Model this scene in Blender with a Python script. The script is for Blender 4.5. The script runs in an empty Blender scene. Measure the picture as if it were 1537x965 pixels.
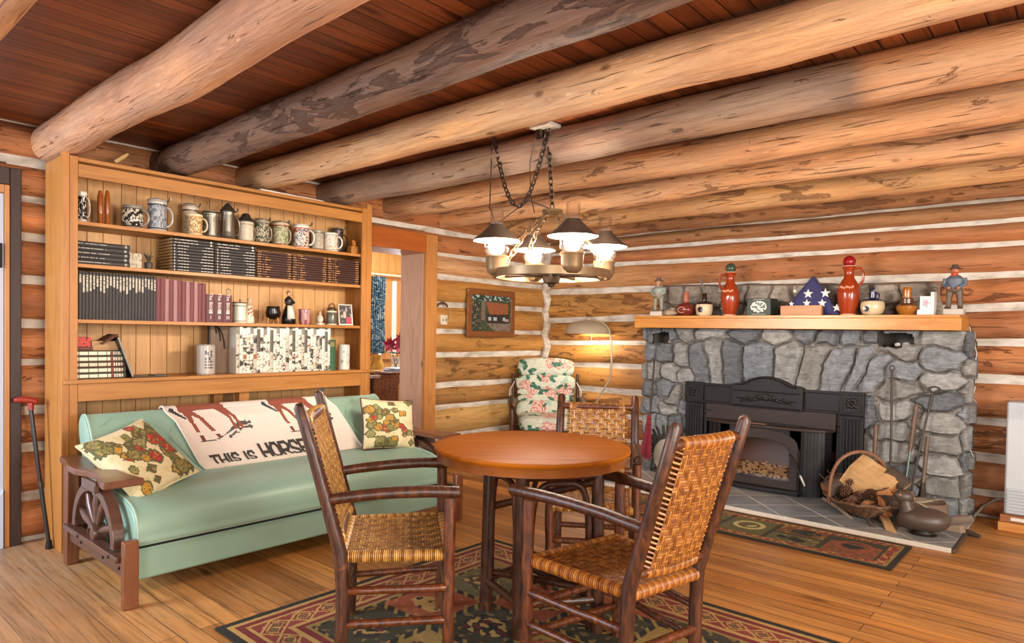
import bpy, math, random
from mathutils import Vector, Matrix, noise
R = math.radians
random.seed(7)
SC = bpy.context.scene
COL = SC.collection

# ------------------------------------------------------------------ camera
F_PX, YAW, PITCH, ROLL, PY = 1002.6, R(41.454), R(-1.2755), R(.98417), 521.23
CAM = Vector((0, 0, 1.3))
_f = Vector((-math.sin(YAW) * math.cos(PITCH), math.cos(YAW) * math.cos(PITCH), math.sin(PITCH)))
_r = Vector((math.cos(YAW), math.sin(YAW), 0)); _u = _r.cross(_f)
RT = _r * math.cos(ROLL) + _u * math.sin(ROLL); UP = -_r * math.sin(ROLL) + _u * math.cos(ROLL)
def at(px, py, ax, val):
    """measured point of the photograph on a real plane of the room (ax 0/1/2 = x/y/z)"""
    d = _f + RT * ((px - 768.5) / F_PX) - UP * ((py - PY) / F_PX)
    return CAM + d * ((val - CAM[ax]) / d[ax])
cd = bpy.data.cameras.new('camera'); cam = bpy.data.objects.new('camera', cd); COL.objects.link(cam)
cd.sensor_width = 36; cd.sensor_fit = 'HORIZONTAL'; cd.lens = F_PX / 1537 * 36
cd.shift_y = (PY - 482.5) / 1537; cd.clip_start = .05
m3 = Matrix((RT, UP, -_f)).transposed()
cam.matrix_world = Matrix.Translation(CAM) @ m3.to_4x4()
SC.camera = cam

# ------------------------------------------------------------------ helpers
def lin(c):
    if isinstance(c, str):
        c = c.lstrip('#'); c = [int(c[i:i + 2], 16) / 255 for i in (0, 2, 4)]
    else:
        c = [x / 255 for x in c]
    return tuple(x / 12.92 if x <= .04045 else ((x + .055) / 1.055) ** 2.4 for x in c)
def mixc(a, b, t): return tuple(a[i] + (b[i] - a[i]) * t for i in range(3))
def sm(a, b, x):
    t = max(0, min(1, (x - a) / (b - a))); return t * t * (3 - 2 * t)

class M:
    def __init__(s): s.v = []; s.f = []; s.fc = {}; s.vc = {}
    def add(s, vs, fs, col=None, vcol=None):
        o = len(s.v); s.v += [tuple(p) for p in vs]; n = len(s.f)
        s.f += [tuple(i + o for i in f) for f in fs]
        if col is not None:
            for k in range(len(fs)): s.fc[n + k] = col[k] if isinstance(col, list) else col
        if vcol is not None:
            for k in range(len(vs)): s.vc[o + k] = vcol[k] if isinstance(vcol, list) else vcol
        return s
    def box(s, x0, x1, y0, y1, z0, z1, col=None, T=None):
        vs = [Vector((x, y, z)) for z in (z0, z1) for y in (y0, y1) for x in (x0, x1)]
        if T: vs = [T @ p for p in vs]
        return s.add(vs, [(0, 2, 3, 1), (4, 5, 7, 6), (0, 1, 5, 4), (2, 6, 7, 3), (0, 4, 6, 2), (1, 3, 7, 5)], col)
    def tube(s, pts, r, n=10, cap=True, col=None, jit=0, closed=False, vcol=None, sq=1):
        pts = [Vector(p) for p in pts]; k = len(pts); vs = []; fs = []; vcs = []
        rr = r if isinstance(r, (list, tuple)) else [r] * k
        up = None
        for i, p in enumerate(pts):
            a = pts[(i - 1) % k] if (closed or i > 0) else p; b = pts[(i + 1) % k] if (closed or i < k - 1) else p
            t = (b - a).normalized()
            if up is None: up = Vector((0, 0, 1)) if abs(t.z) < .95 else Vector((0, 1, 0))
            e1 = t.cross(up)
            if e1.length < 1e-5: e1 = t.orthogonal()
            e1.normalize(); e2 = e1.cross(t).normalized(); up = e2
            for j in range(n):
                an = 2 * math.pi * j / n
                d = e1 * math.cos(an) + e2 * math.sin(an) * sq
                q = rr[i]
                if jit: q *= 1 + jit * noise.noise(p * 9 + d * 2)
                vs.append(p + d * q)
                if vcol: vcs.append(vcol(i, j, p))
        m = k if closed else k - 1
        for i in range(m):
            for j in range(n):
                i2 = (i + 1) % k
                fs.append((i * n + j, i * n + (j + 1) % n, i2 * n + (j + 1) % n, i2 * n + j))
        if cap and not closed:
            fs.append(tuple(range(n - 1, -1, -1))); fs.append(tuple((k - 1) * n + j for j in range(n)))
        return s.add(vs, fs, col, vcs if vcol else None)
    def lathe(s, prof, n=24, T=None, col=None, a0=0, a1=2 * math.pi, colf=None, caps=False):
        vs = []; fs = []; full = abs(a1 - a0 - 2 * math.pi) < 1e-4; cs = []
        m = n if full else n + 1
        for r, z in prof:
            for j in range(m):
                a = a0 + (a1 - a0) * j / n; vs.append(Vector((r * math.cos(a), r * math.sin(a), z)))
        if T: vs = [T @ p for p in vs]
        for i in range(len(prof) - 1):
            for j in range(n):
                j2 = (j + 1) % m
                fs.append((i * m + j, i * m + j2, (i + 1) * m + j2, (i + 1) * m + j))
                if colf: cs.append(colf((j + .5) / n, (prof[i][1] + prof[i + 1][1]) / 2))
        if colf: col = cs
        if full and caps:
            if prof[0][0] > 1e-4: fs.append(tuple(range(m - 1, -1, -1))); cs.append(cs[0]) if colf else 0
            if prof[-1][0] > 1e-4: fs.append(tuple((len(prof) - 1) * m + j for j in range(m))); cs.append(cs[-1]) if colf else 0
        return s.add(vs, fs, col)
    def sph(s, c, r, nu=14, nv=9, col=None, T=None, colf=None, jit=0):
        if not isinstance(r, (tuple, list)): r = (r, r, r)
        vs = []; fs = []; c = Vector(c); cs = []
        for i in range(nv + 1):
            th = math.pi * i / nv
            for j in range(nu):
                a = 2 * math.pi * j / nu
                d = Vector((math.sin(th) * math.cos(a), math.sin(th) * math.sin(a), -math.cos(th)))
                p = Vector((d.x * r[0], d.y * r[1], d.z * r[2]))
                if jit: p *= 1 + jit * noise.noise(d * 2.3 + c * 7)
                if T: p = T @ p
                vs.append(c + p)
        for i in range(nv):
            for j in range(nu):
                fs.append((i * nu + j, i * nu + (j + 1) % nu, (i + 1) * nu + (j + 1) % nu, (i + 1) * nu + j))
                if colf: cs.append(colf(j / nu, i / nv))
        return s.add(vs, fs, cs if colf else col)
    def prism(s, poly, fn0, fn1, col=None):
        """extrude a 2-D outline: fn0/fn1 map (a, b) to the two end faces"""
        n = len(poly); vs = [fn0(*p) for p in poly] + [fn1(*p) for p in poly]
        fs = [tuple(range(n - 1, -1, -1)), tuple(range(n, 2 * n))]
        fs += [(i, (i + 1) % n, n + (i + 1) % n, n + i) for i in range(n)]
        return s.add(vs, fs, col)
    def grid(s, fn, nu, nv, colf=None, skip=None, vcolf=None, flip=False):
        vs = []; fs = []; cs = []; vcs = []
        for j in range(nv + 1):
            for i in range(nu + 1):
                vs.append(fn(i / nu, j / nv))
                if vcolf: vcs.append(vcolf(i / nu, j / nv))
        w = nu + 1
        for j in range(nv):
            for i in range(nu):
                if skip and skip((i + .5) / nu, (j + .5) / nv): continue
                q = (j * w + i, j * w + i + 1, (j + 1) * w + i + 1, (j + 1) * w + i)
                fs.append(q[::-1] if flip else q)
                if colf: cs.append(colf((i + .5) / nu, (j + .5) / nv))
        return s.add(vs, fs, cs if colf else None, vcs if vcolf else None)
    def xf(s, T):
        s.v = [tuple(T @ Vector(p)) for p in s.v]; return s
    def build(s, name, mat, parent=None, smooth=True, bevel=0, loc=None, weld=False, solid=0):
        me = bpy.data.meshes.new(name); me.from_pydata(s.v, [], s.f); me.validate(clean_customdata=False)
        if len(me.polygons) == len(s.f) and s.fc:
            a = me.color_attributes.new('Col', 'FLOAT_COLOR', 'CORNER'); d = [1.0] * (4 * len(me.loops))
            for p in me.polygons:
                c = s.fc.get(p.index, (.5, .5, .5))
                for l in p.loop_indices:
                    d[4 * l:4 * l + 4] = (c[0], c[1], c[2], c[3] if len(c) > 3 else 1)
            a.data.foreach_set('color', d)
        elif s.vc:
            a = me.color_attributes.new('Col', 'FLOAT_COLOR', 'POINT'); d = [.5] * (4 * len(me.vertices))
            for k, c in s.vc.items(): d[4 * k:4 * k + 4] = (c[0], c[1], c[2], c[3] if len(c) > 3 else 1)
            a.data.foreach_set('color', d)
        if smooth is True:
            me.polygons.foreach_set('use_smooth', [True] * len(me.polygons))
        me.update()
        o = bpy.data.objects.new(name, me); COL.objects.link(o); me.materials.append(mat)
        if smooth is True:
            try: me.set_sharp_from_angle(angle=R(42))
            except Exception: pass
        if parent: o.parent = parent
        if loc: o.location = loc
        if solid:
            sd = o.modifiers.new('solid', 'SOLIDIFY'); sd.thickness = solid; sd.offset = 0
        if bevel:
            b = o.modifiers.new('bevel', 'BEVEL'); b.width = bevel; b.segments = 2; b.limit_method = 'ANGLE'; b.angle_limit = R(40)
        return o

def thing(name, label, cat, loc=(0, 0, 0), rz=0, group=None):
    o = bpy.data.objects.new(name, None); COL.objects.link(o); o.empty_display_size = .05
    o.location = loc; o.rotation_euler = (0, 0, rz); return tag(o, label, cat, group)
def tag(o, label, cat, group=None):
    o['label'] = label; o['category'] = cat
    if group: o['group'] = group
    return o
def struct(o): o['kind'] = 'structure'; return o
def lab(o, l): o['label'] = l; return o
ORD = 'first second third fourth fifth sixth seventh eighth ninth tenth eleventh twelfth thirteenth fourteenth fifteenth sixteenth seventeenth eighteenth nineteenth twentieth twenty-first twenty-second twenty-third twenty-fourth twenty-fifth twenty-sixth twenty-seventh twenty-eighth twenty-ninth thirtieth'.split()
def copy_tree(o, parent=None):
    c = o.copy(); COL.objects.link(c)
    if parent: c.parent = parent
    for ch in list(o.children): copy_tree(ch, c)
    return c
def rotm(ax, a): return Matrix.Rotation(a, 4, ax)
def tr(x, y, z): return Matrix.Translation((x, y, z))

# ------------------------------------------------------------------ materials
def newmat(name):
    m = bpy.data.materials.new(name); m.use_nodes = True
    nt = m.node_tree; b = nt.nodes['Principled BSDF']; return m, nt, b
class N:
    """terse node building"""
    def __init__(s, nt): s.nt = nt
    def n(s, t, **kw):
        x = s.nt.nodes.new(t)
        for k, v in kw.items():
            if k.startswith('_'): setattr(x, k[1:], v)
            else:
                key = int(k[1:]) if k[0] == 'i' and k[1:].isdigit() else k.replace('__', ' ')
                if hasattr(v, 'bl_idname') or isinstance(v, bpy.types.NodeSocket): s.nt.links.new(v, x.inputs[key])
                else: x.inputs[key].default_value = v
        return x
    def L(s, a, b): s.nt.links.new(a, b)
    def math(s, op, a, b=0.0):
        return s.n('ShaderNodeMath', _operation=op, i0=a, i1=b).outputs[0]
    def mix(s, fac, a, b, mode='MIX'):
        x = s.n('ShaderNodeMix', _data_type='RGBA', _blend_type=mode)
        for k, v in ((0, fac), (6, a), (7, b)):
            if isinstance(v, bpy.types.NodeSocket): s.L(v, x.inputs[k])
            else: x.inputs[k].default_value = v if not isinstance(v, tuple) else (*v[:3], 1)
        return x.outputs[2]
    def obj(s, scale=(1, 1, 1), rot=(0, 0, 0), src='Object'):
        t = s.n('ShaderNodeTexCoord')
        return s.n('ShaderNodeMapping', Vector=t.outputs[src], Scale=scale, Rotation=rot).outputs[0]
    def noise(s, vec, scale=1, detail=3, rough=.55, dist=0):
        return s.n('ShaderNodeTexNoise', Vector=vec, Scale=scale, Detail=detail, Roughness=rough, Distortion=dist).outputs[0]
    def ramp(s, fac, stops, interp='LINEAR'):
        x = s.n('ShaderNodeValToRGB', Fac=fac); cr = x.color_ramp; cr.interpolation = interp
        while len(cr.elements) < len(stops): cr.elements.new(.5)
        for e, (p, c) in zip(cr.elements, stops):
            e.position = p; e.color = (*c, 1) if len(c) == 3 else c
        return x.outputs[0]
    def bump(s, h, strength=.3, dist=.01, nrm=None):
        x = s.n('ShaderNodeBump', Height=h, Strength=strength, Distance=dist)
        return x.outputs[0]
W1 = (1, 1, 1); W0 = (0, 0, 0)
def plain(name, c, rough=.5, metal=0, var=.12, scale=14, bump=0, spec=None, bscale=60):
    m, nt, b = newmat(name); k = N(nt); c = lin(c)
    nz = k.noise(k.obj(), scale, 4)
    col = k.mix(nz, tuple(x * (1 - var) for x in c), tuple(min(1, x * (1 + var)) for x in c))
    k.L(col, b.inputs['Base Color']); b.inputs['Roughness'].default_value = rough; b.inputs['Metallic'].default_value = metal
    if spec is not None: b.inputs['Specular IOR Level'].default_value = spec
    if bump: k.L(k.bump(k.noise(k.obj(), bscale, 3), bump, .004), b.inputs['Normal'])
    return m
def wood(name, light, dark, axis='z', rough=.45, grain=1.0, knots=.0, bump=.12, var=.5, coat=0):
    m, nt, b = newmat(name); k = N(nt); light, dark = lin(light), lin(dark)
    sc = {'x': (1.3, 16, 16), 'y': (16, 1.3, 16), 'z': (16, 16, 1.3)}[axis]
    v = k.obj(tuple(q * grain for q in sc))
    g = k.noise(v, 1.6, 5, .6, 1.2)
    big = k.noise(k.obj(tuple(q * .12 + .4 for q in sc)), 1.5, 2)
    col = k.ramp(g, [(.3, dark), (.5, mixc(dark, light, .6)), (.72, light)])
    col = k.mix(k.math('MULTIPLY', big, var), col, mixc(dark, light, .25))
    if knots:
        ks = {'x': (1.6, 5, 5), 'y': (5, 1.6, 5), 'z': (5, 5, 1.6)}[axis]
        vo = k.n('ShaderNodeTexVoronoi', Vector=k.obj(tuple(q * grain for q in ks)), Scale=1.0, Randomness=1.0)
        km = k.ramp(vo.outputs['Distance'], [(.0, W1), (.05 * knots, W1), (.13 * knots, W0)])
        col = k.mix(km, col, tuple(x * .32 for x in dark))
    k.L(col, b.inputs['Base Color'])
    b.inputs['Roughness'].default_value = rough; b.inputs['Coat Weight'].default_value = coat; b.inputs['Coat Roughness'].default_value = .25
    if bump: k.L(k.bump(g, bump, .004), b.inputs['Normal'])
    return m
def painted(name, rough=.7, var=.15, scale=40, bump=.0, metal=0, sheen=0):
    """colour comes from the mesh's own pattern"""
    m, nt, b = newmat(name); k = N(nt)
    a = k.n('ShaderNodeAttribute', _attribute_name='Col')
    nz = k.noise(k.obj(), scale, 3)
    s = k.n('ShaderNodeMapRange', Value=nz, i3=1 - var, i4=1 + var).outputs[0]
    col = k.mix(1.0, a.outputs['Color'], s, 'MULTIPLY')
    k.L(col, b.inputs['Base Color']); b.inputs['Roughness'].default_value = rough; b.inputs['Metallic'].default_value = metal
    if bump: k.L(k.bump(nz, bump, .003), b.inputs['Normal'])
    return m
def logmat(name, axis='x', crack=.5, rough=.62):
    """peeled log: base colour and leftover-bark amount come from the log itself (Col rgb / alpha)"""
    m, nt, b = newmat(name); k = N(nt)
    a = k.n('ShaderNodeAttribute', _attribute_name='Col')
    ax = {'x': lambda l, r: (l, r, r), 'y': lambda l, r: (r, l, r)}[axis]
    grain = k.noise(k.obj(ax(2.2, 26)), 1.5, 6, .65, .8)
    big = k.noise(k.obj(ax(.9, 3.2)), 1.6, 4, .6, .3)
    base = k.mix(1.0, a.outputs['Color'], k.ramp(grain, [(.22, (.55, .47, .40)), (.42, (.90, .87, .84)), (.58, (1.03, 1.02, 1.0)), (.78, (1.22, 1.2, 1.16))]), 'MULTIPLY')
    base = k.mix(1.0, base, k.ramp(big, [(.25, (.58, .50, .46)), (.42, (.92, .86, .86)), (.58, (1.06, 1.0, .94)), (.75, (1.32, 1.2, 1.02))]), 'MULTIPLY')
    hue = k.noise(k.obj(ax(.7, 5)), 1.9, 3)
    base = k.mix(k.ramp(hue, [(.42, W0), (.62, (.7, .7, .7))]), base, k.mix(1.0, base, (1.12, .94, .76), 'MULTIPLY'))
    pn = k.noise(k.obj(ax(2.6, 10)), 1.2, 6, .66, .7)
    th = k.n('ShaderNodeMapRange', Value=a.outputs['Alpha'], i1=0.0, i2=1.0, i3=.80, i4=.38).outputs[0]
    mask = k.n('ShaderNodeMapRange', Value=k.math('SUBTRACT', pn, th), i1=-.010, i2=.02, _clamp=True).outputs[0]
    dark = k.mix(1.0, a.outputs['Color'], (.24, .19, .17), 'MULTIPLY')
    dark = k.mix(k.noise(k.obj(ax(8, 30)), 1.2, 4), dark, k.mix(1.0, a.outputs['Color'], (.66, .52, .44), 'MULTIPLY'))
    col = k.mix(k.math('MULTIPLY', mask, .92), base, dark)
    # fine checks along the grain
    ck = k.noise(k.obj(ax(1.6, 34)), 1.7, 2, .5, .4)
    cm = k.ramp(ck, [(.30, W1), (.345, W0)])
    col = k.mix(k.math('MULTIPLY', cm, crack), col, k.mix(1.0, col, (.25, .2, .18), 'MULTIPLY'))
    # small pale chips
    ch = k.noise(k.obj(ax(9, 30)), 1.3, 2)
    cp = k.ramp(ch, [(.70, W0), (.74, W1)])
    col = k.mix(k.math('MULTIPLY', cp, .45), col, k.mix(1.0, a.outputs['Color'], (1.5, 1.5, 1.45), 'MULTIPLY'))
    vo = k.n('ShaderNodeTexVoronoi', Vector=k.obj(ax(2.6, 5.2)), Scale=1.0, Randomness=1.0)
    km = k.ramp(vo.outputs['Distance'], [(.0, W1), (.055, W1), (.10, W0)])
    col = k.mix(k.math('MULTIPLY', km, .8), col, k.mix(1.0, col, (.28, .2, .16), 'MULTIPLY'))
    k.L(col, b.inputs['Base Color']); b.inputs['Roughness'].default_value = rough
    b.inputs['Specular IOR Level'].default_value = .35
    h = k.math('ADD', k.math('MULTIPLY', mask, .6), k.math('ADD', grain, k.math('MULTIPLY', cm, -.8)))
    k.L(k.bump(h, .8, .014), b.inputs['Normal'])
    return m
def planks(name, axis, width, length, c1, c2, seam, rough=.4, grey=None, seamw=.004, bump=.25):
    m, nt, b = newmat(name); k = N(nt)
    rot = (0, 0, 0) if axis == 'x' else (0, 0, R(90))
    v = k.obj((1, 1, 1), rot)
    br = k.n('ShaderNodeTexBrick', Vector=v, Color1=(*lin(c1), 1), Color2=(*lin(c2), 1), Mortar=(*lin(seam), 1), Scale=1.0)
    br.inputs['Mortar Size'].default_value = seamw; br.inputs['Brick Width'].default_value = length; br.inputs['Row Height'].default_value = width
    br.inputs['Bias'].default_value = 0; br.offset = .37; br.offset_frequency = 2; br.squash = 1
    sc = (1.2, 22, 22) if axis == 'x' else (22, 1.2, 22)
    g = k.noise(k.obj(sc), 1.5, 5, .62, 1.0)
    col = k.mix(1.0, br.outputs['Color'], k.ramp(g, [(.28, (.45, .4, .36)), (.5, (.95, .94, .93)), (.75, (1.25, 1.22, 1.18))]), 'MULTIPLY')
    bg = k.noise(k.obj(tuple(q * .16 for q in sc)), 1.3, 3)
    col = k.mix(1.0, col, k.ramp(bg, [(.3, (.68, .64, .6)), (.5, (1, 1, 1)), (.72, (1.2, 1.16, 1.1))]), 'MULTIPLY')
    ks = (2.2, 9, 9) if axis == 'x' else (9, 2.2, 9)
    vo = k.n('ShaderNodeTexVoronoi', Vector=k.obj(ks), Scale=.55, Randomness=1.0)
    km = k.ramp(vo.outputs['Distance'], [(.0, W1), (.05, W1), (.12, W0)])
    col = k.mix(km, col, k.mix(1.0, col, (.3, .24, .2), 'MULTIPLY'))
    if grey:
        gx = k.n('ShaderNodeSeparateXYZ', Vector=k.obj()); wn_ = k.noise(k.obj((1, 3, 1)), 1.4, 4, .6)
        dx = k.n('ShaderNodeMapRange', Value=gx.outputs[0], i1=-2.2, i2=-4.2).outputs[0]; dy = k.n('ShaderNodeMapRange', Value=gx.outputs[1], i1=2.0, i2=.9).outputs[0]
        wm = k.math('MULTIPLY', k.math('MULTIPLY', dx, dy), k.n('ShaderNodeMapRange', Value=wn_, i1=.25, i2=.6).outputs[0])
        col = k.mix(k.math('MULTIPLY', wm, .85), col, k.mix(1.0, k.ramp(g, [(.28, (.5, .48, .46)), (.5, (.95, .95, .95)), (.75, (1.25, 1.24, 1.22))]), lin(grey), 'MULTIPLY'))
    k.L(col, b.inputs['Base Color'])
    b.inputs['Roughness'].default_value = rough
    rr = k.n('ShaderNodeMapRange', Value=bg, i3=rough - .1, i4=rough + .18).outputs[0]; k.L(rr, b.inputs['Roughness'])
    h = k.math('ADD', k.math('MULTIPLY', br.outputs['Fac'], -1.5), k.math('MULTIPLY', g, .35))
    k.L(k.bump(h, bump, .004), b.inputs['Normal'])
    return m
# ------------------------------------------------------------------ the room
MLX = logmat('peeled_log_x', 'x'); MLY = logmat('peeled_log_y', 'y')
MBEAM = logmat('beam_log', 'x', crack=.7)
def chinkmat():
    m, nt, b = newmat('chinking_mortar'); k = N(nt)
    n1 = k.noise(k.obj((3, 3, 9)), 2, 4); n2 = k.noise(k.obj(), 55, 3)
    col = k.ramp(n1, [(.3, lin('#a39a8c')), (.5, lin('#c9c1b4')), (.7, lin('#dbd4c8'))])
    k.L(col, b.inputs['Base Color']); b.inputs['Roughness'].default_value = .9
    k.L(k.bump(k.math('ADD', n1, k.math('MULTIPLY', n2, .5)), .5, .01), b.inputs['Normal']); return m
MCH = chinkmat()
LOGC = {'o': lin('#c29a6c'), 'y': lin('#bd9150'), 'p': lin('#c4a468'), 'r': lin('#ad7850'), 'd': lin('#9c7450'), 'b': lin('#bd977b'), 'g': lin('#8d7b6b'), 't': lin('#cba27a'), 'm': lin('#a27c48')}
def log_into(mb, p0, p1, rv, rh, col, patch, seed, axis, wob=.01, n=22, step=.09):
    """a slightly bent, knobbly log from p0 to p1; rv/rh = half height / half depth"""
    p0, p1 = Vector(p0), Vector(p1); L = (p1 - p0).length; k = max(3, int(L / step)); vs = []; fs = []; vc = []
    for i in range(k + 1):
        t = i / k; p = p0.lerp(p1, t); s = t * L
        off_v = wob * noise.noise(Vector((s * .8, seed * 3.1, 0))) + wob * .5 * noise.noise(Vector((s * 2.1, seed, 5)))
        off_h = wob * noise.noise(Vector((s * .8, seed * 1.7, 9)))
        a_, b_ = (rv, rh)
        a_ = a_(t) if callable(a_) else a_; b_ = b_(t) if callable(b_) else b_
        c = col(t) if callable(col) else col; pa = patch(t) if callable(patch) else patch
        for j in range(n):
            an = 2 * math.pi * j / n; ca, sa = math.cos(an), math.sin(an)
            w = 1 + .035 * noise.noise(Vector((s * 3, ca * 1.4 + seed * 5, sa * 1.4))) + .02 * noise.noise(Vector((s * 9, ca * 3 + seed, sa * 3)))
            hv = sa * a_ * w + off_v; hh = ca * b_ * w + off_h
            vs.append((p.x, p.y + hh, p.z + hv) if axis == 'x' else (p.x + hh, p.y, p.z + hv))
            vc.append((*c, pa))
    for i in range(k):
        for j in range(n): fs.append((i * n + j, i * n + (j + 1) % n, (i + 1) * n + (j + 1) % n, (i + 1) * n + j))
    fs.append(tuple(range(n - 1, -1, -1))); fs.append(tuple(k * n + j for j in range(n)))
    mb.add(vs, fs, vcol=vc)

XA, YB = -4.80, 6.00                     # chinking planes of the two log walls
ZA = [.0, .27, .56, .775, 1.075, 1.298, 1.566, 1.825, 2.04, 2.26, 2.50]
ZBL = [0, .20, .45, .70, .95, 1.19, 1.44, 1.77, 2.05, 2.19, 2.34, 2.5]
ZBR = [0, .175, .435, .70, 1.03, 1.30, 1.56, 1.78, 2.01, 2.17, 2.33, 2.5]
colA = 'dpmmyyytod'; patA = [.2, .05, .46, .5, .42, .14, .1, .12, .45, .5]
a = M()
for i in range(len(ZA) - 1):
    z0, z1 = ZA[i], ZA[i + 1]; zc = (z0 + z1) / 2; rv = (z1 - z0) / 2 * (.985 + .03 * math.sin(i * 2.1))
    c = LOGC[colA[i]]
    segs = [(4.17, 6.05), (.97, 3.42)] if z1 < 2.2 else [(-.4, 6.05)]
    for q, (y0, y1) in enumerate(segs):
        cc = LOGC['r'] if q == 1 or z1 > 2.2 else c
        log_into(a, (XA - .08, y0, zc), (XA - .08, y1, zc), rv, .135, cc, patA[i], i * 2.3 + q, 'y')
wa = struct(a.build('wall_left', MLY))
ch = M(); ch.box(XA - .12, XA - .003, 4.17, 6.06, 0, 2.24); ch.box(XA - .12, XA - .003, .97, 3.42, 0, 2.24); ch.box(XA - .12, XA - .003, -.4, 6.06, 2.2401, 2.5)
ch.build('chinking', MCH, wa, smooth=False)
# mortar fillet in the corner
fl = M(); pts = []
for i in range(60):
    z = i / 59 * 2.4
    k_ = min(abs(z - q) for q in ZA + ZBL)
    pts.append((XA + .055 + .02 * math.sin(z * 24), YB - .045 + .012 * math.sin(z * 17), z))
fl.tube(pts, [.045 + .012 * noise.noise(Vector((0, 0, i * .3))) for i in range(60)], 8)
fl.build('corner_mortar', MCH, wa)
b = M(); colB = 'drdodorordt'; patB = [.4, .45, .6, .48, .6, .55, .6, .4, .34, .4, .5]
for i in range(len(ZBL) - 1):
    zl = (ZBL[i] + ZBL[i + 1]) / 2; zr = (ZBR[i] + ZBR[i + 1]) / 2
    rl = (ZBL[i + 1] - ZBL[i]) / 2 * .98; rr_ = (ZBR[i + 1] - ZBR[i]) / 2 * (.95 if i < 8 else 1.0)
    x0, x1 = -4.83, 3.0
    cl = LOGC['y'] if 2 <= i <= 6 else LOGC[colB[i]]; cr = LOGC['r'] if i < 8 else LOGC[colB[i]]
    T_ = lambda t, cl=cl, cr=cr: mixc(cl, cr, sm(.1, .45, t))
    # two pieces in one run: taper to the measured height at x = 0, level beyond
    log_into(b, (x0, YB + .08, zl), (0.0, YB + .08, zr), lambda t, rl=rl, rr_=rr_: rl + (rr_ - rl) * t, .135, T_, patB[i], 40 + i * 1.9, 'x')
    log_into(b, (0.0, YB + .08, zr), (x1, YB + .08, zr), rr_, .135, cr, patB[i], 60 + i * 1.9, 'x')
wb = struct(b.build('wall_back', MLX))
M().box(-4.9, 3.0, YB - .0 + .003, YB + .12, 0, 2.6).build('chinking', MCH, wb, smooth=False)

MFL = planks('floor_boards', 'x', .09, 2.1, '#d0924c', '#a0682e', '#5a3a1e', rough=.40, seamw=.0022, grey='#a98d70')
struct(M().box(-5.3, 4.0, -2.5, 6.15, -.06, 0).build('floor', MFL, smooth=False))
MCE = planks('ceiling_boards', 'y', .088, 3.2, '#96552c', '#703c1e', '#24120a', rough=.42, seamw=.003)
struct(M().box(-5.3, 4.0, -2.5, 6.15, 2.485, 2.54).build('ceiling', MCE, smooth=False))

# ceiling beams: y, z centre, radius, colour, bark
def b4col(t):
    x = -4.95 + t * 8; return mixc(lin('#a08c7a'), LOGC['t'], sm(-.78, -.74, x))
BE = [(.50, 2.39, .115, LOGC['t'], .35, 'knobbly tan ceiling beam nearest the camera at the upper left corner'),
      (1.185, 2.385, .112, LOGC['b'], .32, 'thick pinkish tan ceiling beam whose end rests above the bookcase left post'),
      (1.83, 2.385, .103, lin('#7d6556'), .66, 'dark rough barked ceiling beam, second one crossing above the bookcase'),
      (2.42, 2.38, .100, lin('#d6b28a'), .34, 'orange peeled ceiling beam just in front of the chandelier ceiling box'),
      (3.08, 2.385, .104, b4col, .38, 'grey ceiling beam with bark ending in a ragged edge, just behind the chandelier box'),
      (3.73, 2.38, .098, LOGC['t'], .46, 'tan flecked ceiling beam, first one behind the grey barked beam'),
      (4.40, 2.375, .096, LOGC['t'], .48, 'tan flecked ceiling beam, second one behind the grey barked beam'),
      (5.10, 2.37, .094, LOGC['o'], .52, 'brown patched ceiling beam, third one behind the grey barked beam'),
      (5.66, 2.365, .090, LOGC['d'], .6, 'ceiling beam closest to the fireplace wall')]
for i, (y, z, r, c, pa, l) in enumerate(BE):
    mb = M()
    log_into(mb, (-4.95 if i != 1 else -4.78, y, z), (3.05, y, z), r, r * 1.02, c, pa, 100 + i * 7.7, 'x', wob=.022, n=28, step=.07)
    tag(mb.build('ceiling_beam', MBEAM), l, 'ceiling beam', 'round log beams under the ceiling')
# ------------------------------------------------------------------ doorway, far room, left door
MP = wood('pine_z', '#c98f52', '#a56a34', 'z', .42, knots=.5)
MPY = wood('pine_y', '#cc9455', '#a86d36', 'y', .42, knots=.5)
MPX = wood('pine_x', '#cf9450', '#a8662c', 'x', .42, knots=.5)
MPH = wood('header_pine', '#b5662c', '#94491c', 'y', .35)
MPJ = wood('jamb_pine', '#cfae9a', '#b08a76', 'z', .5, knots=.8)
dw = M()
t1 = struct(M().box(-4.735, -4.69, 4.10, 4.235, 0, 2.19).build('trim_1', MP, bevel=.004))
lab(t1, 'knotty pine casing board on the right of the open doorway')
struct(M().box(-4.735, -4.692, 3.28, 4.0995, 2.02, 2.195).build('trim_2', MPH, bevel=.004))
struct(M().box(-5.06, -4.737, 4.10, 4.135, 0, 2.02).build('trim_3', MPJ, bevel=.003))
struct(M().box(-5.06, -4.737, 3.27, 4.13, 2.021, 2.05).build('trim_4', MPJ, bevel=.003))
struct(M().box(-5.06, -4.737, 3.24, 3.27, 0, 2.02).build('trim_5', MPJ, bevel=.003))
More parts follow.
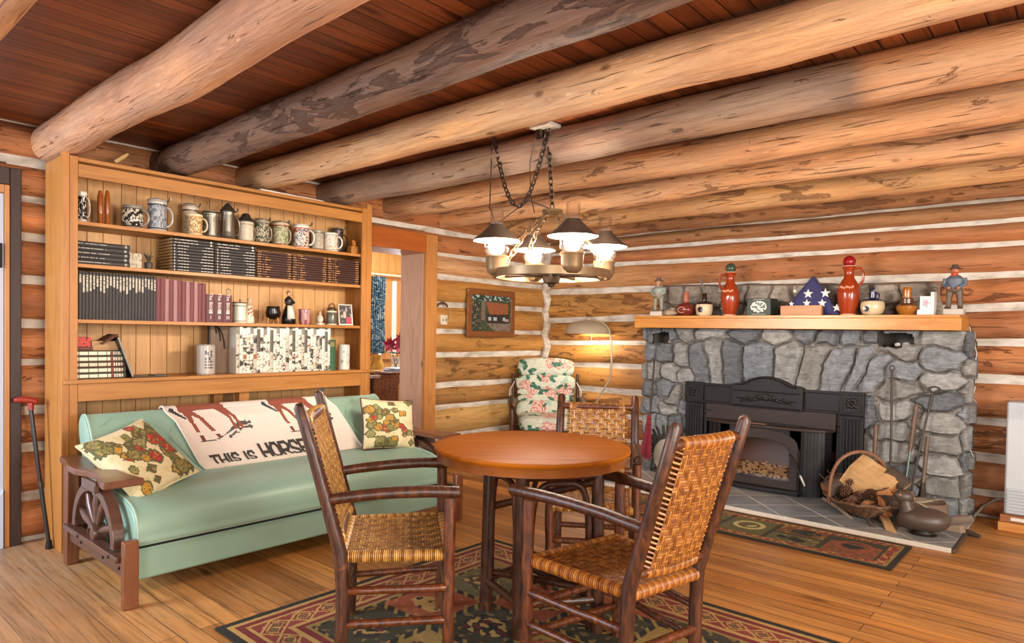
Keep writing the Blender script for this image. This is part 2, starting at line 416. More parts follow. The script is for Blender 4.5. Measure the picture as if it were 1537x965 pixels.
# the room behind the doorway
FX = -7.6
MKW = wood('knotty_wall_boards', '#cf9c55', '#b07a38', 'z', .45, grain=.8, knots=1.0)
fw = M()
y0w, y1w, z0w, z1w = 5.78, 7.3, .95, 2.0
for (ya, yb, za, zb) in ((2.0, y0w, 0, 2.7), (y1w, 9.0, 0, 2.7), (y0w, y1w, 0, z0w), (y0w, y1w, z1w, 2.7)):
    fw.box(FX - .08, FX, ya, yb, za, zb)
for yy in range(48): fw.box(FX, FX + .004, 2.0 + yy * .14, 2.0 + yy * .14 + .132, z1w + .12, 2.7)
struct(fw.build('wall_far', MKW, smooth=False))
struct(M().box(FX, -5.06, 8.2, 8.28, 0, 2.7).build('wall_far_side', MKW, smooth=False))
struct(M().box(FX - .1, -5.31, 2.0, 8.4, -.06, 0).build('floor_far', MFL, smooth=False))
struct(M().box(FX - .1, -5.31, 2.0, 8.4, 2.7, 2.76).build('ceiling_far', MKW, smooth=False))
wn = M()
wn.box(FX - .06, FX + .03, y0w - .09, y1w + .09, z1w, z1w + .10); wn.box(FX - .06, FX + .05, y0w - .09, y1w + .09, z0w - .06, z0w)
for yy in (5.868, 6.065, 6.55, y1w - .02): wn.box(FX - .06, FX + .03, yy, yy + (.115 if yy < 6 else .085), z0w, z1w)
w1 = struct(wn.build('window_1', MP, bevel=.004)); M().box(FX - .05, FX + .028, 5.9835, 6.064, z0w, z1w).build('painted_mullion', plain('mullion_white', '#ddd6cb', .5), w1)
def emis(name, c, s):
    m, nt, b = newmat(name); b.inputs['Base Color'].default_value = (0, 0, 0, 1); b.inputs['Roughness'].default_value = 1
    b.inputs['Emission Color'].default_value = (*lin(c), 1); b.inputs['Emission Strength'].default_value = s; return m
def glassmat(name, tint=(1, 1, 1), t=.85, rough=.03):
    m, nt, b = newmat(name); k = N(nt); out = nt.nodes['Material Output']
    tr_ = k.n('ShaderNodeBsdfTransparent', Color=(*tint, 1)); gl = k.n('ShaderNodeBsdfGlossy', Roughness=rough)
    lw = k.n('ShaderNodeLayerWeight', Blend=.35)
    mx = k.n('ShaderNodeMixShader', Fac=k.math('ADD', k.math('MULTIPLY', lw.outputs['Facing'], .7), 1 - t))
    k.L(tr_.outputs[0], mx.inputs[1]); k.L(gl.outputs[0], mx.inputs[2]); k.L(mx.outputs[0], out.inputs['Surface']); return m
MGL = glassmat('clear_glass', t=.94)
gp = M()
for ya, yb in ((y0w, 5.867), (6.151, 6.549), (6.65, y1w)): gp.box(FX - .03, FX - .026, ya, yb, z0w, z1w)
gp.build('pane', MGL, w1, smooth=False)
# curtain on the left of that window
cm = M(); CB = [lin('#2d4f66'), lin('#5f7d8c'), lin('#1f3646'), lin('#8fa3a6')]
def cfn(u, v): 
    return (FX + .10 + .03 * math.sin(u * 40) + .01 * math.sin(v * 9), 5.57 + u * .215, .98 + v * 1.06)
def ccol(u, v):
    q = noise.noise(Vector((u * 5, v * 13, 2))); return CB[int((q + 1) * 4.2) % 4]
cm.grid(cfn, 70, 170, ccol)
MFAB = painted('printed_fabric', .85, .1, 90, .2, sheen=.2)
tag(cm.build('curtain', MFAB, solid=.004), 'blue patterned curtain hanging at the far window seen through the doorway', 'curtain')
tag(M().tube([(FX + .10, 5.4, 2.07), (FX + .10, 7.5, 2.07)], .014, 10).build('curtain_rod', plain('pale_rod', '#d8c8ae', .4)), 'pale curtain rod above the far window behind the doorway', 'curtain rod')
# left exterior door: dark casing, pine frame, pale blue panel
MDK = wood('dark_casing_wood', '#3d2318', '#22120c', 'z', .5)
yc0, yc1, yc2 = at(10, 420, 0, XA + .06).y, at(15, 420, 0, XA + .06).y, at(32.5, 420, 0, XA + .06).y
s1 = M(); s1.box(XA - .1, XA + .06, yc1, yc2, 0, 2.2); s1.box(XA - .1, XA + .06, -.4, yc1, 2.1, 2.2)
struct(s1.build('trim_6', MDK, bevel=.004))
d1 = M(); d1.box(XA - .06, XA + .062, yc0 - .01, yc1 - .001, 0, 2.099); d1.box(XA - .06, XA + .062, -.3, yc0 - .0101, 2.05, 2.099)
struct(d1.build('trim_7', MP, bevel=.003))
MBL = plain('pale_blue_paint', '#b9c4d6', .45, var=.05)
dy_ = yc0 - .012
db = M(); db.box(XA - .03, XA + .035, -.2, dy_, .012, 2.048); db.box(XA + .035, XA + .055, dy_ - .11, dy_, .012, 2.048); db.box(XA + .035, XA + .055, -.2, dy_ - .11, 1.9, 2.048); db.box(XA + .035, XA + .055, -.2, dy_ - .11, .012, .34)
d_ = struct(db.build('door_1', MBL, bevel=.003))
M().prism([(0, 0), (.10, 0), (.10, .34), (.07, .30), (.03, .28), (.0, .2)], lambda p, q: (XA + .056, dy_ - .105 + p, q), lambda p, q: (XA + .075, dy_ - .105 + p, q)).build('kick_bracket', MBL, d_, bevel=.003)
M().box(XA + .056, XA + .075, dy_ - .05, dy_ - .01, 1.62, 1.76).build('latch', plain('black_iron', '#17130f', .5, .6), d_, bevel=.004)

# ------------------------------------------------------------------ light
w = bpy.data.worlds.new('world'); SC.world = w; w.use_nodes = True
bg = w.node_tree.nodes['Background']; bg.inputs[0].default_value = (1.0, .95, .89, 1); bg.inputs[1].default_value = 1.15
def area(name, loc, target, size, energy, color, sy=None):
    l = bpy.data.lights.new(name, 'AREA'); l.energy = energy; l.color = color; l.size = size
    if sy: l.shape = 'RECTANGLE'; l.size_y = sy
    o = bpy.data.objects.new(name, l); COL.objects.link(o); o.location = loc
    o.rotation_euler = (Vector(target) - Vector(loc)).to_track_quat('-Z', 'Y').to_euler(); return o
area('daylight_left_window', (-4.2, -1.6, 1.6), (-2.9, 1.6, .3), 1.3, 150, (.72, .84, 1.0), 1.2)
area('fill_right', (3.2, 1.5, 1.6), (-2.5, 4.6, .9), 1.6, 300, (1.0, .94, .86), 1.3)  # added soft fill from the right, no window stands there
area('fill_behind_camera', (1.9, -2.2, 1.7), (-.8, 5.2, .8), 1.4, 150, (1.0, .96, .90), 1.2)  # added fill behind the camera to brighten the right wall and chair backs
area('fill_far_room', (-6.2, 5.6, 2.6), (-6.4, 5.3, .8), 1.2, 90, (1, .97, .92))  # added overhead fill that brightens the far room
area('sky_at_far_window', (FX - .5, 6.4, 1.6), (-5.4, 4.2, 1.2), 1.6, 330, (.9, .95, 1.0))
struct(M().box(FX - 1.2, FX - 1.18, 3.0, 8.5, -.5, 3.5).build('snowy_daylight_outside', emis('overcast_sky', '#e6edf2', 1.6), smooth=False))
vs = SC.view_settings; vs.view_transform = 'Standard'; vs.look = 'None'; vs.gamma = 1; vs.exposure = 0; vs.use_curve_mapping = False
SC.display_settings.display_device = 'sRGB'
SC.cycles.use_denoising = True
SC.cycles.max_bounces = 7; SC.cycles.diffuse_bounces = 3; SC.cycles.glossy_bounces = 3; SC.cycles.transparent_max_bounces = 12
SC.cycles.sample_clamp_indirect = 6; SC.cycles.caustics_reflective = False; SC.cycles.caustics_refractive = False
# ------------------------------------------------------------------ chandelier
MBR = plain('aged_brass', '#8a7152', .38, .55, .25)
MBD = plain('dark_bronze', '#42342a', .38, .7, .25)
MSHO = plain('shade_bronze', '#5a4c40', .42, .5, .2)
MSHI = plain('shade_white_lining', '#f4ece0', .6)
MBULB = emis('lamp_bulb', '#ffeedd', 850)
CX, CY = -2.40, 3.05
ch = thing('chandelier', 'wagon wheel chandelier with four lit hurricane lamps hanging over the round table', 'chandelier', (CX, CY, 0))
ZW = 1.638; RW = .335
rim = M(); rim.lathe([(RW - .016, ZW - .022), (RW + .006, ZW - .022), (RW + .006, ZW + .022), (RW - .016, ZW + .022), (RW - .016, ZW - .022)], 64)
rim.build('wheel_rim', MBR, ch)
hb = M(); hb.lathe([(.0, ZW - .075), (.018, ZW - .07), (.022, ZW - .055), (.045, ZW - .048), (.05, ZW - .03), (.06, ZW + .015), (.04, ZW + .03), (.0, ZW + .032)], 20)
hb.build('hub', MBD, ch)
for i in range(8):
    an = i * math.pi / 4 + .2; c, s = math.cos(an), math.sin(an)
    M().tube([(c * .05, s * .05, ZW), (c * .2, s * .2, ZW), (c * (RW - .03), s * (RW - .03), ZW)], [.014, .009, .012], 8).build('spoke', MBD, ch)
MCHN = glassmat('lamp_glass', (1, .98, .95), .90, .08)
def lampf(x, y):
    T = tr(x, y, 0)
    g = M(); g.lathe([(.0, ZW - .02), (.03, ZW - .018), (.05, ZW + .0), (.058, ZW + .02), (.06, ZW + .075), (.066, ZW + .085), (.062, ZW + .094), (.04, ZW + .096), (.04, ZW + .09)], 24, T)
    g.build('font', MBR, ch)
    s = M(); s.lathe([(.036, ZW + .262), (.042, ZW + .268), (.05, ZW + .255), (.09, ZW + .215), (.132, ZW + .184), (.136, ZW + .179), (.132, ZW + .178), (.09, ZW + .207), (.045, ZW + .245), (.036, ZW + .25), (.036, ZW + .262)], 32, T)
    s.build('shade', MSHO, ch)
    l = M(); l.lathe([(.131, ZW + .176), (.09, ZW + .204), (.046, ZW + .242)], 32, T); l.build('shade_lining', MSHI, ch)
    q = M(); q.lathe([(.045, ZW + .092), (.060, ZW + .105), (.071, ZW + .135), (.066, ZW + .165), (.048, ZW + .20), (.038, ZW + .24), (.037, ZW + .30), (.037, ZW + .355), (.039, ZW + .357)], 24, T); q.build('glass_chimney', MCHN, ch)
    bm = M(); bm.lathe([(0, ZW + .096), (.020, ZW + .10), (.034, ZW + .112), (.044, ZW + .135), (.044, ZW + .155), (.034, ZW + .178), (.016, ZW + .19), (0, ZW + .193)], 16, T); bm.build('bulb', MBULB, ch)
# the four lamps stand on the rim, one per quarter
for an in (-32.5, 57.5, 147.5, 237.5):
    lampf(math.cos(R(an)) * (RW - .005), math.sin(R(an)) * (RW - .005))
def link_chain(m, pts, size=.042, wire=.0042):
    # resample the path, alternate link planes
    P = [Vector(p) for p in pts]; d = 0; out = []; seg = []
    tot = sum((P[i + 1] - P[i]).length for i in range(len(P) - 1)); n = max(1, int(tot / (size * .78)))
    def pt(s):
        for i in range(len(P) - 1):
            L = (P[i + 1] - P[i]).length
            if s <= L or i == len(P) - 2: return P[i].lerp(P[i + 1], s / L), (P[i + 1] - P[i]).normalized()
            s -= L
    for q in range(n):
        c, t = pt((q + .5) * tot / n)
        e = t.orthogonal().normalized()
        if abs(t.z) < .98: e = t.cross(Vector((0, 0, 1))).normalized()
        else: e = Vector((1, 0, 0))
        if q % 2: e = t.cross(e).normalized()
        m.tube([c + t * (size * .5 * math.cos(a)) * 1.1 + e * (size * .30 * math.sin(a)) for a in [2 * math.pi * k / 10 for k in range(10)]], wire, 5, closed=True)
cn = M(); top = Vector((.02, -.08, 2.46)); apex = Vector((0, 0, ZW + .375))
link_chain(cn, [apex, (0.005, -.03, 2.2), top]); cn.build('chain', MBD, ch)
sw = M(); hook = at(743, 207, 1, 2.98) - Vector((CX, CY, 0)); pts = []
for i in range(24):
    t = i / 23; p = hook.lerp(top, t); p.z -= .46 * 4 * t * (1 - t) * (1 - .15 * t); pts.append(p)
link_chain(sw, pts); sw.build('swag_chain', MBD, ch)
co = M(); co.tube([hook + Vector((-.02, 0, 0)), hook + Vector((-.03, 0, -.2)), hook + Vector((-.035, .0, -.42)), hook + Vector((0, .02, -.52)), hook.lerp(apex, .6) + Vector((0, 0, -.12)), apex], .004, 6)
co.tube([top + Vector((-.08, 0, 0)), top + Vector((-.13, 0, -.18)), top + Vector((-.12, 0, -.36)), top + Vector((-.09, 0, -.47))], .003, 6)
co.build('cord', MBD, ch)
cp = M(); cp.lathe([(0, ZW + .372), (.03, ZW + .378), (.06, ZW + .372), (.062, ZW + .358), (.03, ZW + .345), (0, ZW + .345)], 18); cp.build('chain_cap', MBR, ch)
for an in (12, 102, 192, 282):
    c, s = math.cos(R(an)), math.sin(R(an)); mm = M()
    link_chain(mm, [(c * .045, s * .045, ZW + .358), (c * .2, s * .2, ZW + .22), (c * (RW - .02), s * (RW - .02), ZW + .055)], .05, .004)
    mm.build('support_chain', MBR, ch)
cb = M(); cb.box(-.07, .07, -.06, .06, 0, .028); o = cb.build('junction_box', plain('white_box', '#b9b3a8', .5), ch, bevel=.006); o.location = (.0, -.08, 2.455)
M().tube([(-.04, -.08, 2.455), (-.04, -.08, 2.415)], .026, 14).build('plug', MBD, ch)
# ------------------------------------------------------------------ bookcase
MPB = wood('bookcase_pine_z', '#bd803e', '#9a622b', 'z', .45, grain=.9, knots=.55, var=.4)
MPS = wood('bookcase_pine_y', '#c08442', '#9d652a', 'y', .42, grain=.9, knots=.5, var=.4)
XF = -4.406
bc = thing('bookcase', 'tall built-in pine bookcase with four shelf levels behind the green sofa', 'bookcase', (-4.57, 2.2, 0))
def BX(x0, x1, y0, y1, z0, z1): return M().box(x0 + 4.57, x1 + 4.57, y0 - 2.2, y1 - 2.2, z0, z1)
BX(-4.735, XF - .02, 1.143, 1.166, 0, 2.255).build('side_panel', MPB, bc, bevel=.002)
BX(XF - .02, XF, 1.143, 1.18, 0, 2.285).build('stile', MPB, bc, bevel=.002)
BX(XF - .02, XF - .002, 1.181, 1.223, 0, 2.262).build('stile', MPB, bc, bevel=.002)
BX(-4.735, XF - .02, 3.245, 3.27, 0, 2.26).build('side_panel', MPB, bc, bevel=.002)
BX(XF - .02, XF - .002, 3.18, 3.222, 0, 2.262).build('stile', MPB, bc, bevel=.002)
BX(XF - .02, XF, 3.223, 3.27, 0, 2.30).build('stile', MPB, bc, bevel=.002)
BX(XF - .018, XF - .003, 1.224, 3.179, 2.148, 2.222).build('top_rail', MPS, bc, bevel=.002)
bp = M(); yb = 1.167
k_ = 0
while yb < 3.24:
    wd = .088 if k_ % 3 else .105
    y2 = min(3.244, yb + wd - .003); bp.box(-4.735 + 4.57, -4.72 + 4.57, yb - 2.2, y2 - 2.2, .05, 2.24); yb += wd; k_ += 1
bp.build('back_boards', wood('bookcase_back_pine', '#d3a468', '#b68450', 'z', .5, grain=.8, knots=.8, var=.35), bc, smooth=False, bevel=.0015)
for z in (1.90, 1.655, 1.333): BX(-4.72, XF - .022, 1.167, 3.244, z - .022, z).build('shelf', MPS, bc, bevel=.002)
BX(-4.72, XF + .02, 1.15, 3.262, .962, .984).build('counter', MPS, bc, bevel=.003)
BX(XF - .018, XF - .001, 1.224, 3.179, .858, .9615).build('apron', MPS, bc, bevel=.002)
BX(XF - .10, XF - .03, 2.20, 2.27, 0, .9615).build('centre_post', MPB, bc, bevel=.003)
BX(-4.70, -4.64, 2.12, 2.18, 0, .9615).build('rear_post', MPB, bc, bevel=.003)
BX(XF - .05, XF - .02, 1.224, 3.179, 1.06, 1.075) if False else None
o = M().box(-.004, 0, -.02, .02, -.035, .035)
tag(o.build('wall_plate', plain('steel_plate', '#a8a49a', .35, .6), loc=(-4.714, 3.02, .80), bevel=.003), 'small steel outlet plate on the bookcase back board above the sofa', 'outlet plate')

def SH(l, r, t, x, z, b=None):
    """y, radius, height of a shelf item from its measured extents"""
    c = at((l + r) / 2, t, 0, x); d = (c - CAM).dot(_f)
    return c.y, (r - l) / 2 * d / F_PX, c.z - z
MPAT = painted('printed_cover', .55, .06, 60)
MCER = painted('glazed_ceramic', .22, .06, 30)
MPEW = plain('pewter', '#8f887c', .32, .85, .2)
MPWD = plain('pewter_lid', '#6b655c', .35, .8, .2)
PAGE = lin('#cbb48a')

# ---- books
def book(name, y, z, w, h, dpt, base, label, group, marks, lying=False, x=-4.44, pages=True, rx=0):
    """w thickness, h length along the spine, dpt depth. spine faces the room"""
    r = thing(name, label, 'book', (x, y, z), 0, group)
    m = M(); nw, nh = marks[0], marks[1]
    def pos(u, v):   # u across thickness, v along the spine
        cu = (1 - (2 * u - 1) ** 2) * .004
        return (cu, (v - 0) * h, u * w) if lying else (cu, (u - .5) * w, v * h)
    m.grid(pos, nw, nh, marks[2], flip=lying)
    c0 = base
    if lying:
        m.box(-dpt, 0, 0, h, 0, .002, c0); m.box(-dpt, 0, 0, h, w - .002, w, c0)
    else:
        m.box(-dpt, 0, -w / 2, -w / 2 + .002, 0, h, c0); m.box(-dpt, 0, w / 2 - .002, w / 2, 0, h, c0)
    m.build('cover', MPAT, r, smooth=False)
    p = M()
    if lying: p.box(-dpt + .004, -.002, .004, h - .004, .0022, w - .0022)
    else: p.box(-dpt + .004, -.002, -w / 2 + .0022, w / 2 - .0022, .004, h - .004)
    p.build('pages', MPG, r, smooth=False)
    return r
MPG = plain('book_pages', '#b48e58', .8, var=.2, scale=120)
def dark_marks(seed, base, ink, kind):
    rnd = random.Random(seed)
    if kind == 'tab':      # horizontal: dot, short title, longer line at the far end
        t0, t1 = .12 + rnd.random() * .05, .30 + rnd.random() * .12; e0 = .66 + rnd.random() * .14
        nn = 60
        def f(u, v):
            if .22 < u < .78 and .045 < v < .075: return ink
            if .36 < u < .64 and t0 < v < t1 and int(v * nn) % 4 != 3: return ink
            if .36 < u < .64 and e0 < v < .965 and int(v * nn) % 5 != 4: return ink
            return base
        return (5, 60, f)
    if kind == 'long':
        e = .55 + rnd.random() * .1; vals = [rnd.random() for _ in range(70)]
        def f(u, v):
            if .3 < u < .7 and .06 < v < e and vals[int(v * 70)] > .25: return ink
            if .25 < u < .75 and .90 < v < .94: return ink
            return base
        return (5, 70, f)
    if kind == 'tall':     # vertical: label from the top third down
        e = .56 + rnd.random() * .22; vals = [rnd.random() for _ in range(60)]
        def f(u, v):
            if v > .965: return mixc(base, W0, .5)
            if .2 < u < .8 and e < v < .93: return ink if vals[int(v * 60)] > .2 else mixc(ink, base, .6)
            return base
        return (5, 60, f)
    if kind == 'gold':
        vals = [rnd.random() for _ in range(80)]
        def f(u, v):
            if .3 < u < .72 and (.03 < v < .13 or .16 < v < .19 or .22 < v < .22 + .2 * vals[0] or .88 < v < .97) and vals[int(v * 80)] > .3: return ink
            return base
        return (5, 80, f)
    if kind == 'plain':
        return (3, 4, lambda u, v: base)
INK = lin('#d8d2c4'); BLK = lin('#2e2b2b'); BRN = lin('#3b211a'); GLD = lin('#b98a55')
# five wide dark books at the left end of the second shelf
ya, yb_ = at(116, 398, 0, -4.44).y - .02, at(195, 398, 0, -4.44).y
for i in range(5):
    book('reference_book', ya, 1.655 + i * .0265, .026, yb_ - ya - (.003 if i % 2 else 0), .23, BLK, '%s of five grey-black books lying flat at the left end of the second shelf' % ('lowest', 'second lowest', 'middle one', 'second highest', 'topmost')[i], 'flat dark books on the left of the second shelf', dark_marks(i, BLK, lin('#9c978c'), 'long'), True)
def stack(y0, y1, n, base, ink, kind, name, lab_, grp, ztop, x=-4.44):
    th = (ztop - 1.655) / n
    for i in range(n):
        j = random.uniform(-.002, .002)
        book(name, y0, 1.655 + i * th, th - .0006, y1 - y0 - .003, .22 + j, base, lab_ % (ORD[i] + ' from the bottom'), grp, dark_marks(i * 13 + hash(kind) % 7 + int(y0 * 100), base, ink, kind if not (kind == 'tab' and i >= n - 2) else 'long'), True, x=x + j)
def Y(px, py, x=-4.44): return at(px, py, 0, x).y
zs = lambda px, py: at(px, py, 0, -4.44).z
stack(Y(258, 400), Y(322, 400), 11, BLK, INK, 'tab', 'series_volume', 'black volume, %s in the tall stack beside the plant ornament', 'black volumes stacked flat, left column', 1.868)
stack(Y(322.6, 400), Y(384, 400), 11, BLK, INK, 'tab', 'series_volume', 'black volume, %s in the column touching the brown books', 'black volumes stacked flat, right column', 1.866)
bys = [Y(385, 410), Y(438, 410), Y(491, 410), 3.178]
for q in range(3):
    stack(bys[q] + .001, bys[q + 1], 11, BRN, GLD, 'gold', 'classic_volume', ('brown gilt volume, %s, ' + ('column against the black books', 'middle brown column', 'column at the right stile')[q]), 'brown gilt volumes stacked flat, ' + ('left', 'middle', 'right')[q] + ' column', 1.842)
# third shelf, standing
y = Y(116, 445) - .03; yend = Y(234.5, 445); n = 26; wd = (yend - y) / n
for i in range(n):
    hh = .277 + random.uniform(-.002, .002)
    book('series_volume', y + wd * (i + .5), 1.333, wd - .0006, hh, .21, lin('#33302f'), 'charcoal upright volume with white title, %s from the left on the third shelf' % ORD[i], 'charcoal volumes standing on the third shelf', dark_marks(300 + i, lin('#33302f'), lin('#b9b2a2'), 'tall'))
y = yend; yend = Y(309, 450); n = 12; wd = (yend - y) / n
for i in range(n):
    c = lin('#6a2f33') if i % 5 not in (2, 4) else lin('#9a6f70')
    book('maroon_volume', y + wd * (i + .5), 1.333, wd - .0008, .268 - i * .0012, .21, c, 'maroon upright volume, %s from the charcoal books' % ORD[i], 'maroon volumes standing on the third shelf', dark_marks(400 + i, c, mixc(c, W1, .12), 'plain'))
y = yend + .002; yend = Y(348, 460); wd = (yend - y) / 3
fnt = None
def text_mesh(body, size, fn, name, mat, parent, extr=0, align='CENTER'):
    cu = bpy.data.curves.new(name, 'FONT'); cu.body = body; cu.size = size; cu.align_x = align; cu.align_y = 'CENTER'; cu.resolution_u = 3; cu.offset = .0
    t = bpy.data.objects.new(name, cu); COL.objects.link(t)
    dg = bpy.context.evaluated_depsgraph_get(); me0 = t.evaluated_get(dg).to_mesh()
    m = M(); m.add([fn(v.co.x, v.co.y) for v in me0.vertices], [tuple(p.vertices) for p in me0.polygons])
    t.to_mesh_clear() if hasattr(t, 'to_mesh_clear') else None
    bpy.data.objects.remove(t); bpy.data.curves.remove(cu)
    return m.build(name, mat, parent, smooth=False)
MINKL = plain('pale_lettering', '#e2d8cc', .7); MINKD = plain('dark_lettering', '#35302d', .8)
for i, rn in enumerate(('I', 'II', 'III')):
    c = lin('#55222a'); hh = .186
    bk = book('bible_volume', y + wd * (i + .5), 1.333, wd - .001, hh, .17, c, 'burgundy volume with the numeral %s on its spine, beside the white lidded stein' % rn, 'burgundy numbered volumes', dark_marks(500 + i, c, c, 'plain'))
    text_mesh('The Bible', .032, lambda a_, b_, hh=hh: (.0052, b_, hh * .72 - a_), 'lettering', MINKL, bk)
    text_mesh(rn, .034, lambda a_, b_, hh=hh: (.0052, a_, hh * .17 + b_), 'lettering', MINKL, bk)
    m = M()
    for (u0, u1, v0, v1) in ((-.011, -.001, .31, .385), (.001, .011, .31, .385), (-.011, -.001, .395, .45), (.001, .011, .395, .45)): m.box(.0045, .0052, u0, u1, v0 * hh, v1 * hh)
    m.build('window_emblem', MINKL, bk, smooth=False)
# fourth level: five banded sets lying flat
ya, yb_ = Y(115, 548) - .03, Y(191, 548)
for i in range(5):
    base = [lin('#3c4434'), lin('#54483a'), lin('#4a2f28'), lin('#5a5244'), lin('#3f4436')][i]
    def mk(u, v, base=base, i=i):
        if .2 < u < .85 and .02 < v < .72 and int(v * 72) % 12 != 11: return lin('#e9e2cc') if i != 2 or int(v * 72) % 2 else lin('#c5b792')
        if .2 < u < .8 and .78 < v < .95: return lin('#d9cdb4') if int(v * 60) % 3 else base
        if .74 < v < .765: return lin('#8a2f26')
        return base
    book('banded_volume', ya, .984 + i * .0335, .0325, yb_ - ya - i * .002, .2, base, 'banded gold-and-white spined book, %s of the five lying on the bookcase counter' % ('bottom one', 'second from the bottom', 'middle one', 'fourth from the bottom', 'top one')[i], 'banded books lying on the counter', (5, 72, mk), True, x=-4.46)
zt = .984 + 5 * .0335
rb = book('red_book', ya + .01, zt, .022, Y(139, 520) - ya, .17, lin('#6d3f33'), 'thin brown book lying under the red box on the banded books', None, dark_marks(1, lin('#6d3f33'), W1, 'plain'), True, x=-4.47)
r = M(); r.grid(lambda u, v: (0, u * (Y(139, 520) - ya - .012), v * .055), 30, 14, lambda u, v: lin('#c23a30') if noise.noise(Vector((u * 7, v * 4, 3))) < .28 else lin('#2b1713'))
r.box(-.14, -.0005, 0, Y(139, 520) - ya - .012, 0, .055, lin('#b2362d'))
tag(r.build('red_box', MPAT, loc=(-4.47, ya + .012, zt + .0225), smooth=False), 'small red box lying on a thin brown book at the left of the counter', 'box')
book('tan_book', Y(141, 520), zt, .055, Y(181, 520) - Y(141, 520), .16, lin('#b78e62'), 'thick tan book lying on the banded books beside the red box', None, dark_marks(2, lin('#b78e62'), W1, 'plain'), True, x=-4.48)
# leaning tablet with its stand
tb = thing('tablet', 'dark tablet in an open case leaning over the stack of banded books', 'tablet', (-4.52, Y(200, 560), .984))
T = rotm('X', R(19))
m = M(); m.box(-.11, .10, -.012, 0, 0, .27, T=T); m.build('case', plain('tablet_black', '#201c1b', .35), tb, bevel=.004)
m = M(); m.box(.1002, .1035, -.011, -.001, .01, .26, T=T)
m.build('edge_strip', plain('tablet_edge', '#8c8478', .4), tb)
m = M(); m.box(-.10, .09, .004, .15, 0, .006); m.box(-.02, .09, .12, .20, 0, .012); m.build('stand', plain('stand_grey', '#4b4640', .4), tb, bevel=.003)
m = M(); m.add([(-.10, -.085, .262), (-.10, -.17, .205), (.09, -.17, .205), (.09, -.085, .262)], [(0, 1, 2, 3)]); m.build('flap', plain('tablet_flap', '#6b4a34', .6), tb, solid=.006)

# ---- steins and ornaments
def stein(name, ext, z, x, cols, label, group='steins on the top shelf', body=None, lid=None, handle=0, hcol=None, seed=0, cat='stein', hang=0, mat=None):
    """body = profile (r factor, h factor); handle = yaw in degrees or None"""
    yc, rr, hh = SH(*ext, x, z)
    r = thing(name, label, cat, (x, yc, z), 0, group)
    body = body or [(0, 0), (.98, 0), (1, .03), (.93, .08), (.9, .12), (.9, .86), (.96, .92), (.96, .97), (.9, 1), (.82, 1), (.80, .93), (0, .92)]
    hb_ = hh * (1 if not lid else lid[1])
    prof = []
    for i in range(len(body) - 1):
        (r0, z0), (r1, z1) = body[i], body[i + 1]; k = max(1, int(abs(z1 - z0) * 44))
        for q in range(k): prof.append((rr * (r0 + (r1 - r0) * q / k), hb_ * (z0 + (z1 - z0) * q / k)))
    prof.append((rr * body[-1][0], hb_ * body[-1][1]))
    def cf(u, zz):
        v = zz / hb_
        if v < .09 or v > .88: return cols[0]
        if v < .13 or v > .84: return cols[1]
        q = noise.noise(Vector((u * 13 + seed * 3, v * 6, seed))) + .8 * noise.noise(Vector((u * 34, v * 15 + seed, 3)))
        return cols[2 + int((q + 1.2) / 2.4 * (len(cols) - 2) * .999) % (len(cols) - 2)]
    m = M(); m.lathe(prof, 72, colf=cf); m.build('body', mat or MCER, r)
    if handle is not None:
        a_ = R(handle); hx, hy = math.cos(a_), math.sin(a_); h0, h1 = hb_ * .82, hb_ * .2; pts = []
        rm = max(q[0] for q in prof if q[1] < hb_ * .5)
        for q in range(11):
            t = math.pi * q / 10; ro = rm * .86 + rr * .62 * math.sin(t) ** .8; zz = (h0 + h1) / 2 + (h0 - h1) / 2 * math.cos(t); pts.append((hx * ro, hy * ro, zz))
        m = M(); m.tube(pts, rr * .11, 8, col=hcol or cols[0]); m.build('handle', mat or MCER, r)
    if lid:
        kind = lid[0]; m = M(); z0 = hb_
        if kind == 'flat': pr = [(rr * .95, z0 + .001), (rr * .97, z0 + .006), (rr * .8, z0 + (hh - z0) * .5), (rr * .3, z0 + (hh - z0) * .7), (rr * .12, z0 + (hh - z0) * .8), (rr * .14, hh * .99), (0, hh)]
        elif kind == 'cone': pr = [(rr * .9, z0 + .001), (rr * .95, z0 + .006), (rr * .7, z0 + (hh - z0) * .35), (rr * .35, z0 + (hh - z0) * .68), (rr * .10, z0 + (hh - z0) * .85), (rr * .12, z0 + (hh - z0) * .95), (0, hh)]
        else: pr = [(rr * 1.0, z0 + .001), (rr * 1.02, z0 + .005), (rr * .86, z0 + (hh - z0) * .3), (rr * .6, z0 + (hh - z0) * .55), (rr * .5, z0 + (hh - z0) * .8), (rr * .3, z0 + (hh - z0) * .95), (0, hh)]
        m.lathe(pr, 24, col=lid[2]); m.build('lid', MCER if len(lid) < 4 else lid[3], r)
        if handle is not None:
            a_ = R(handle); c, s = math.cos(a_), math.sin(a_)
            m = M(); m.tube([(c * rr * .8, s * rr * .8, z0 + .004), (c * rr * 1.15, s * rr * 1.15, z0 + .01), (c * rr * 1.25, s * rr * 1.25, z0 + .03)], [rr * .08, rr * .1, rr * .14], 7); m.build('thumb_lift', MPWD, r)
    return r
c = lambda *a_: [lin(q) for q in a_]
ZS = 1.90; XS = -4.56
stein('stein', (115, 130, 288), ZS, -4.52, c('#d9d4c8', '#b9b4a8', '#e4dfd2', '#1f1c1b', '#e4dfd2'), 'narrow white stein with black figures at the left end of the top shelf', handle=90, hcol=lin('#d0cabd'), seed=3)
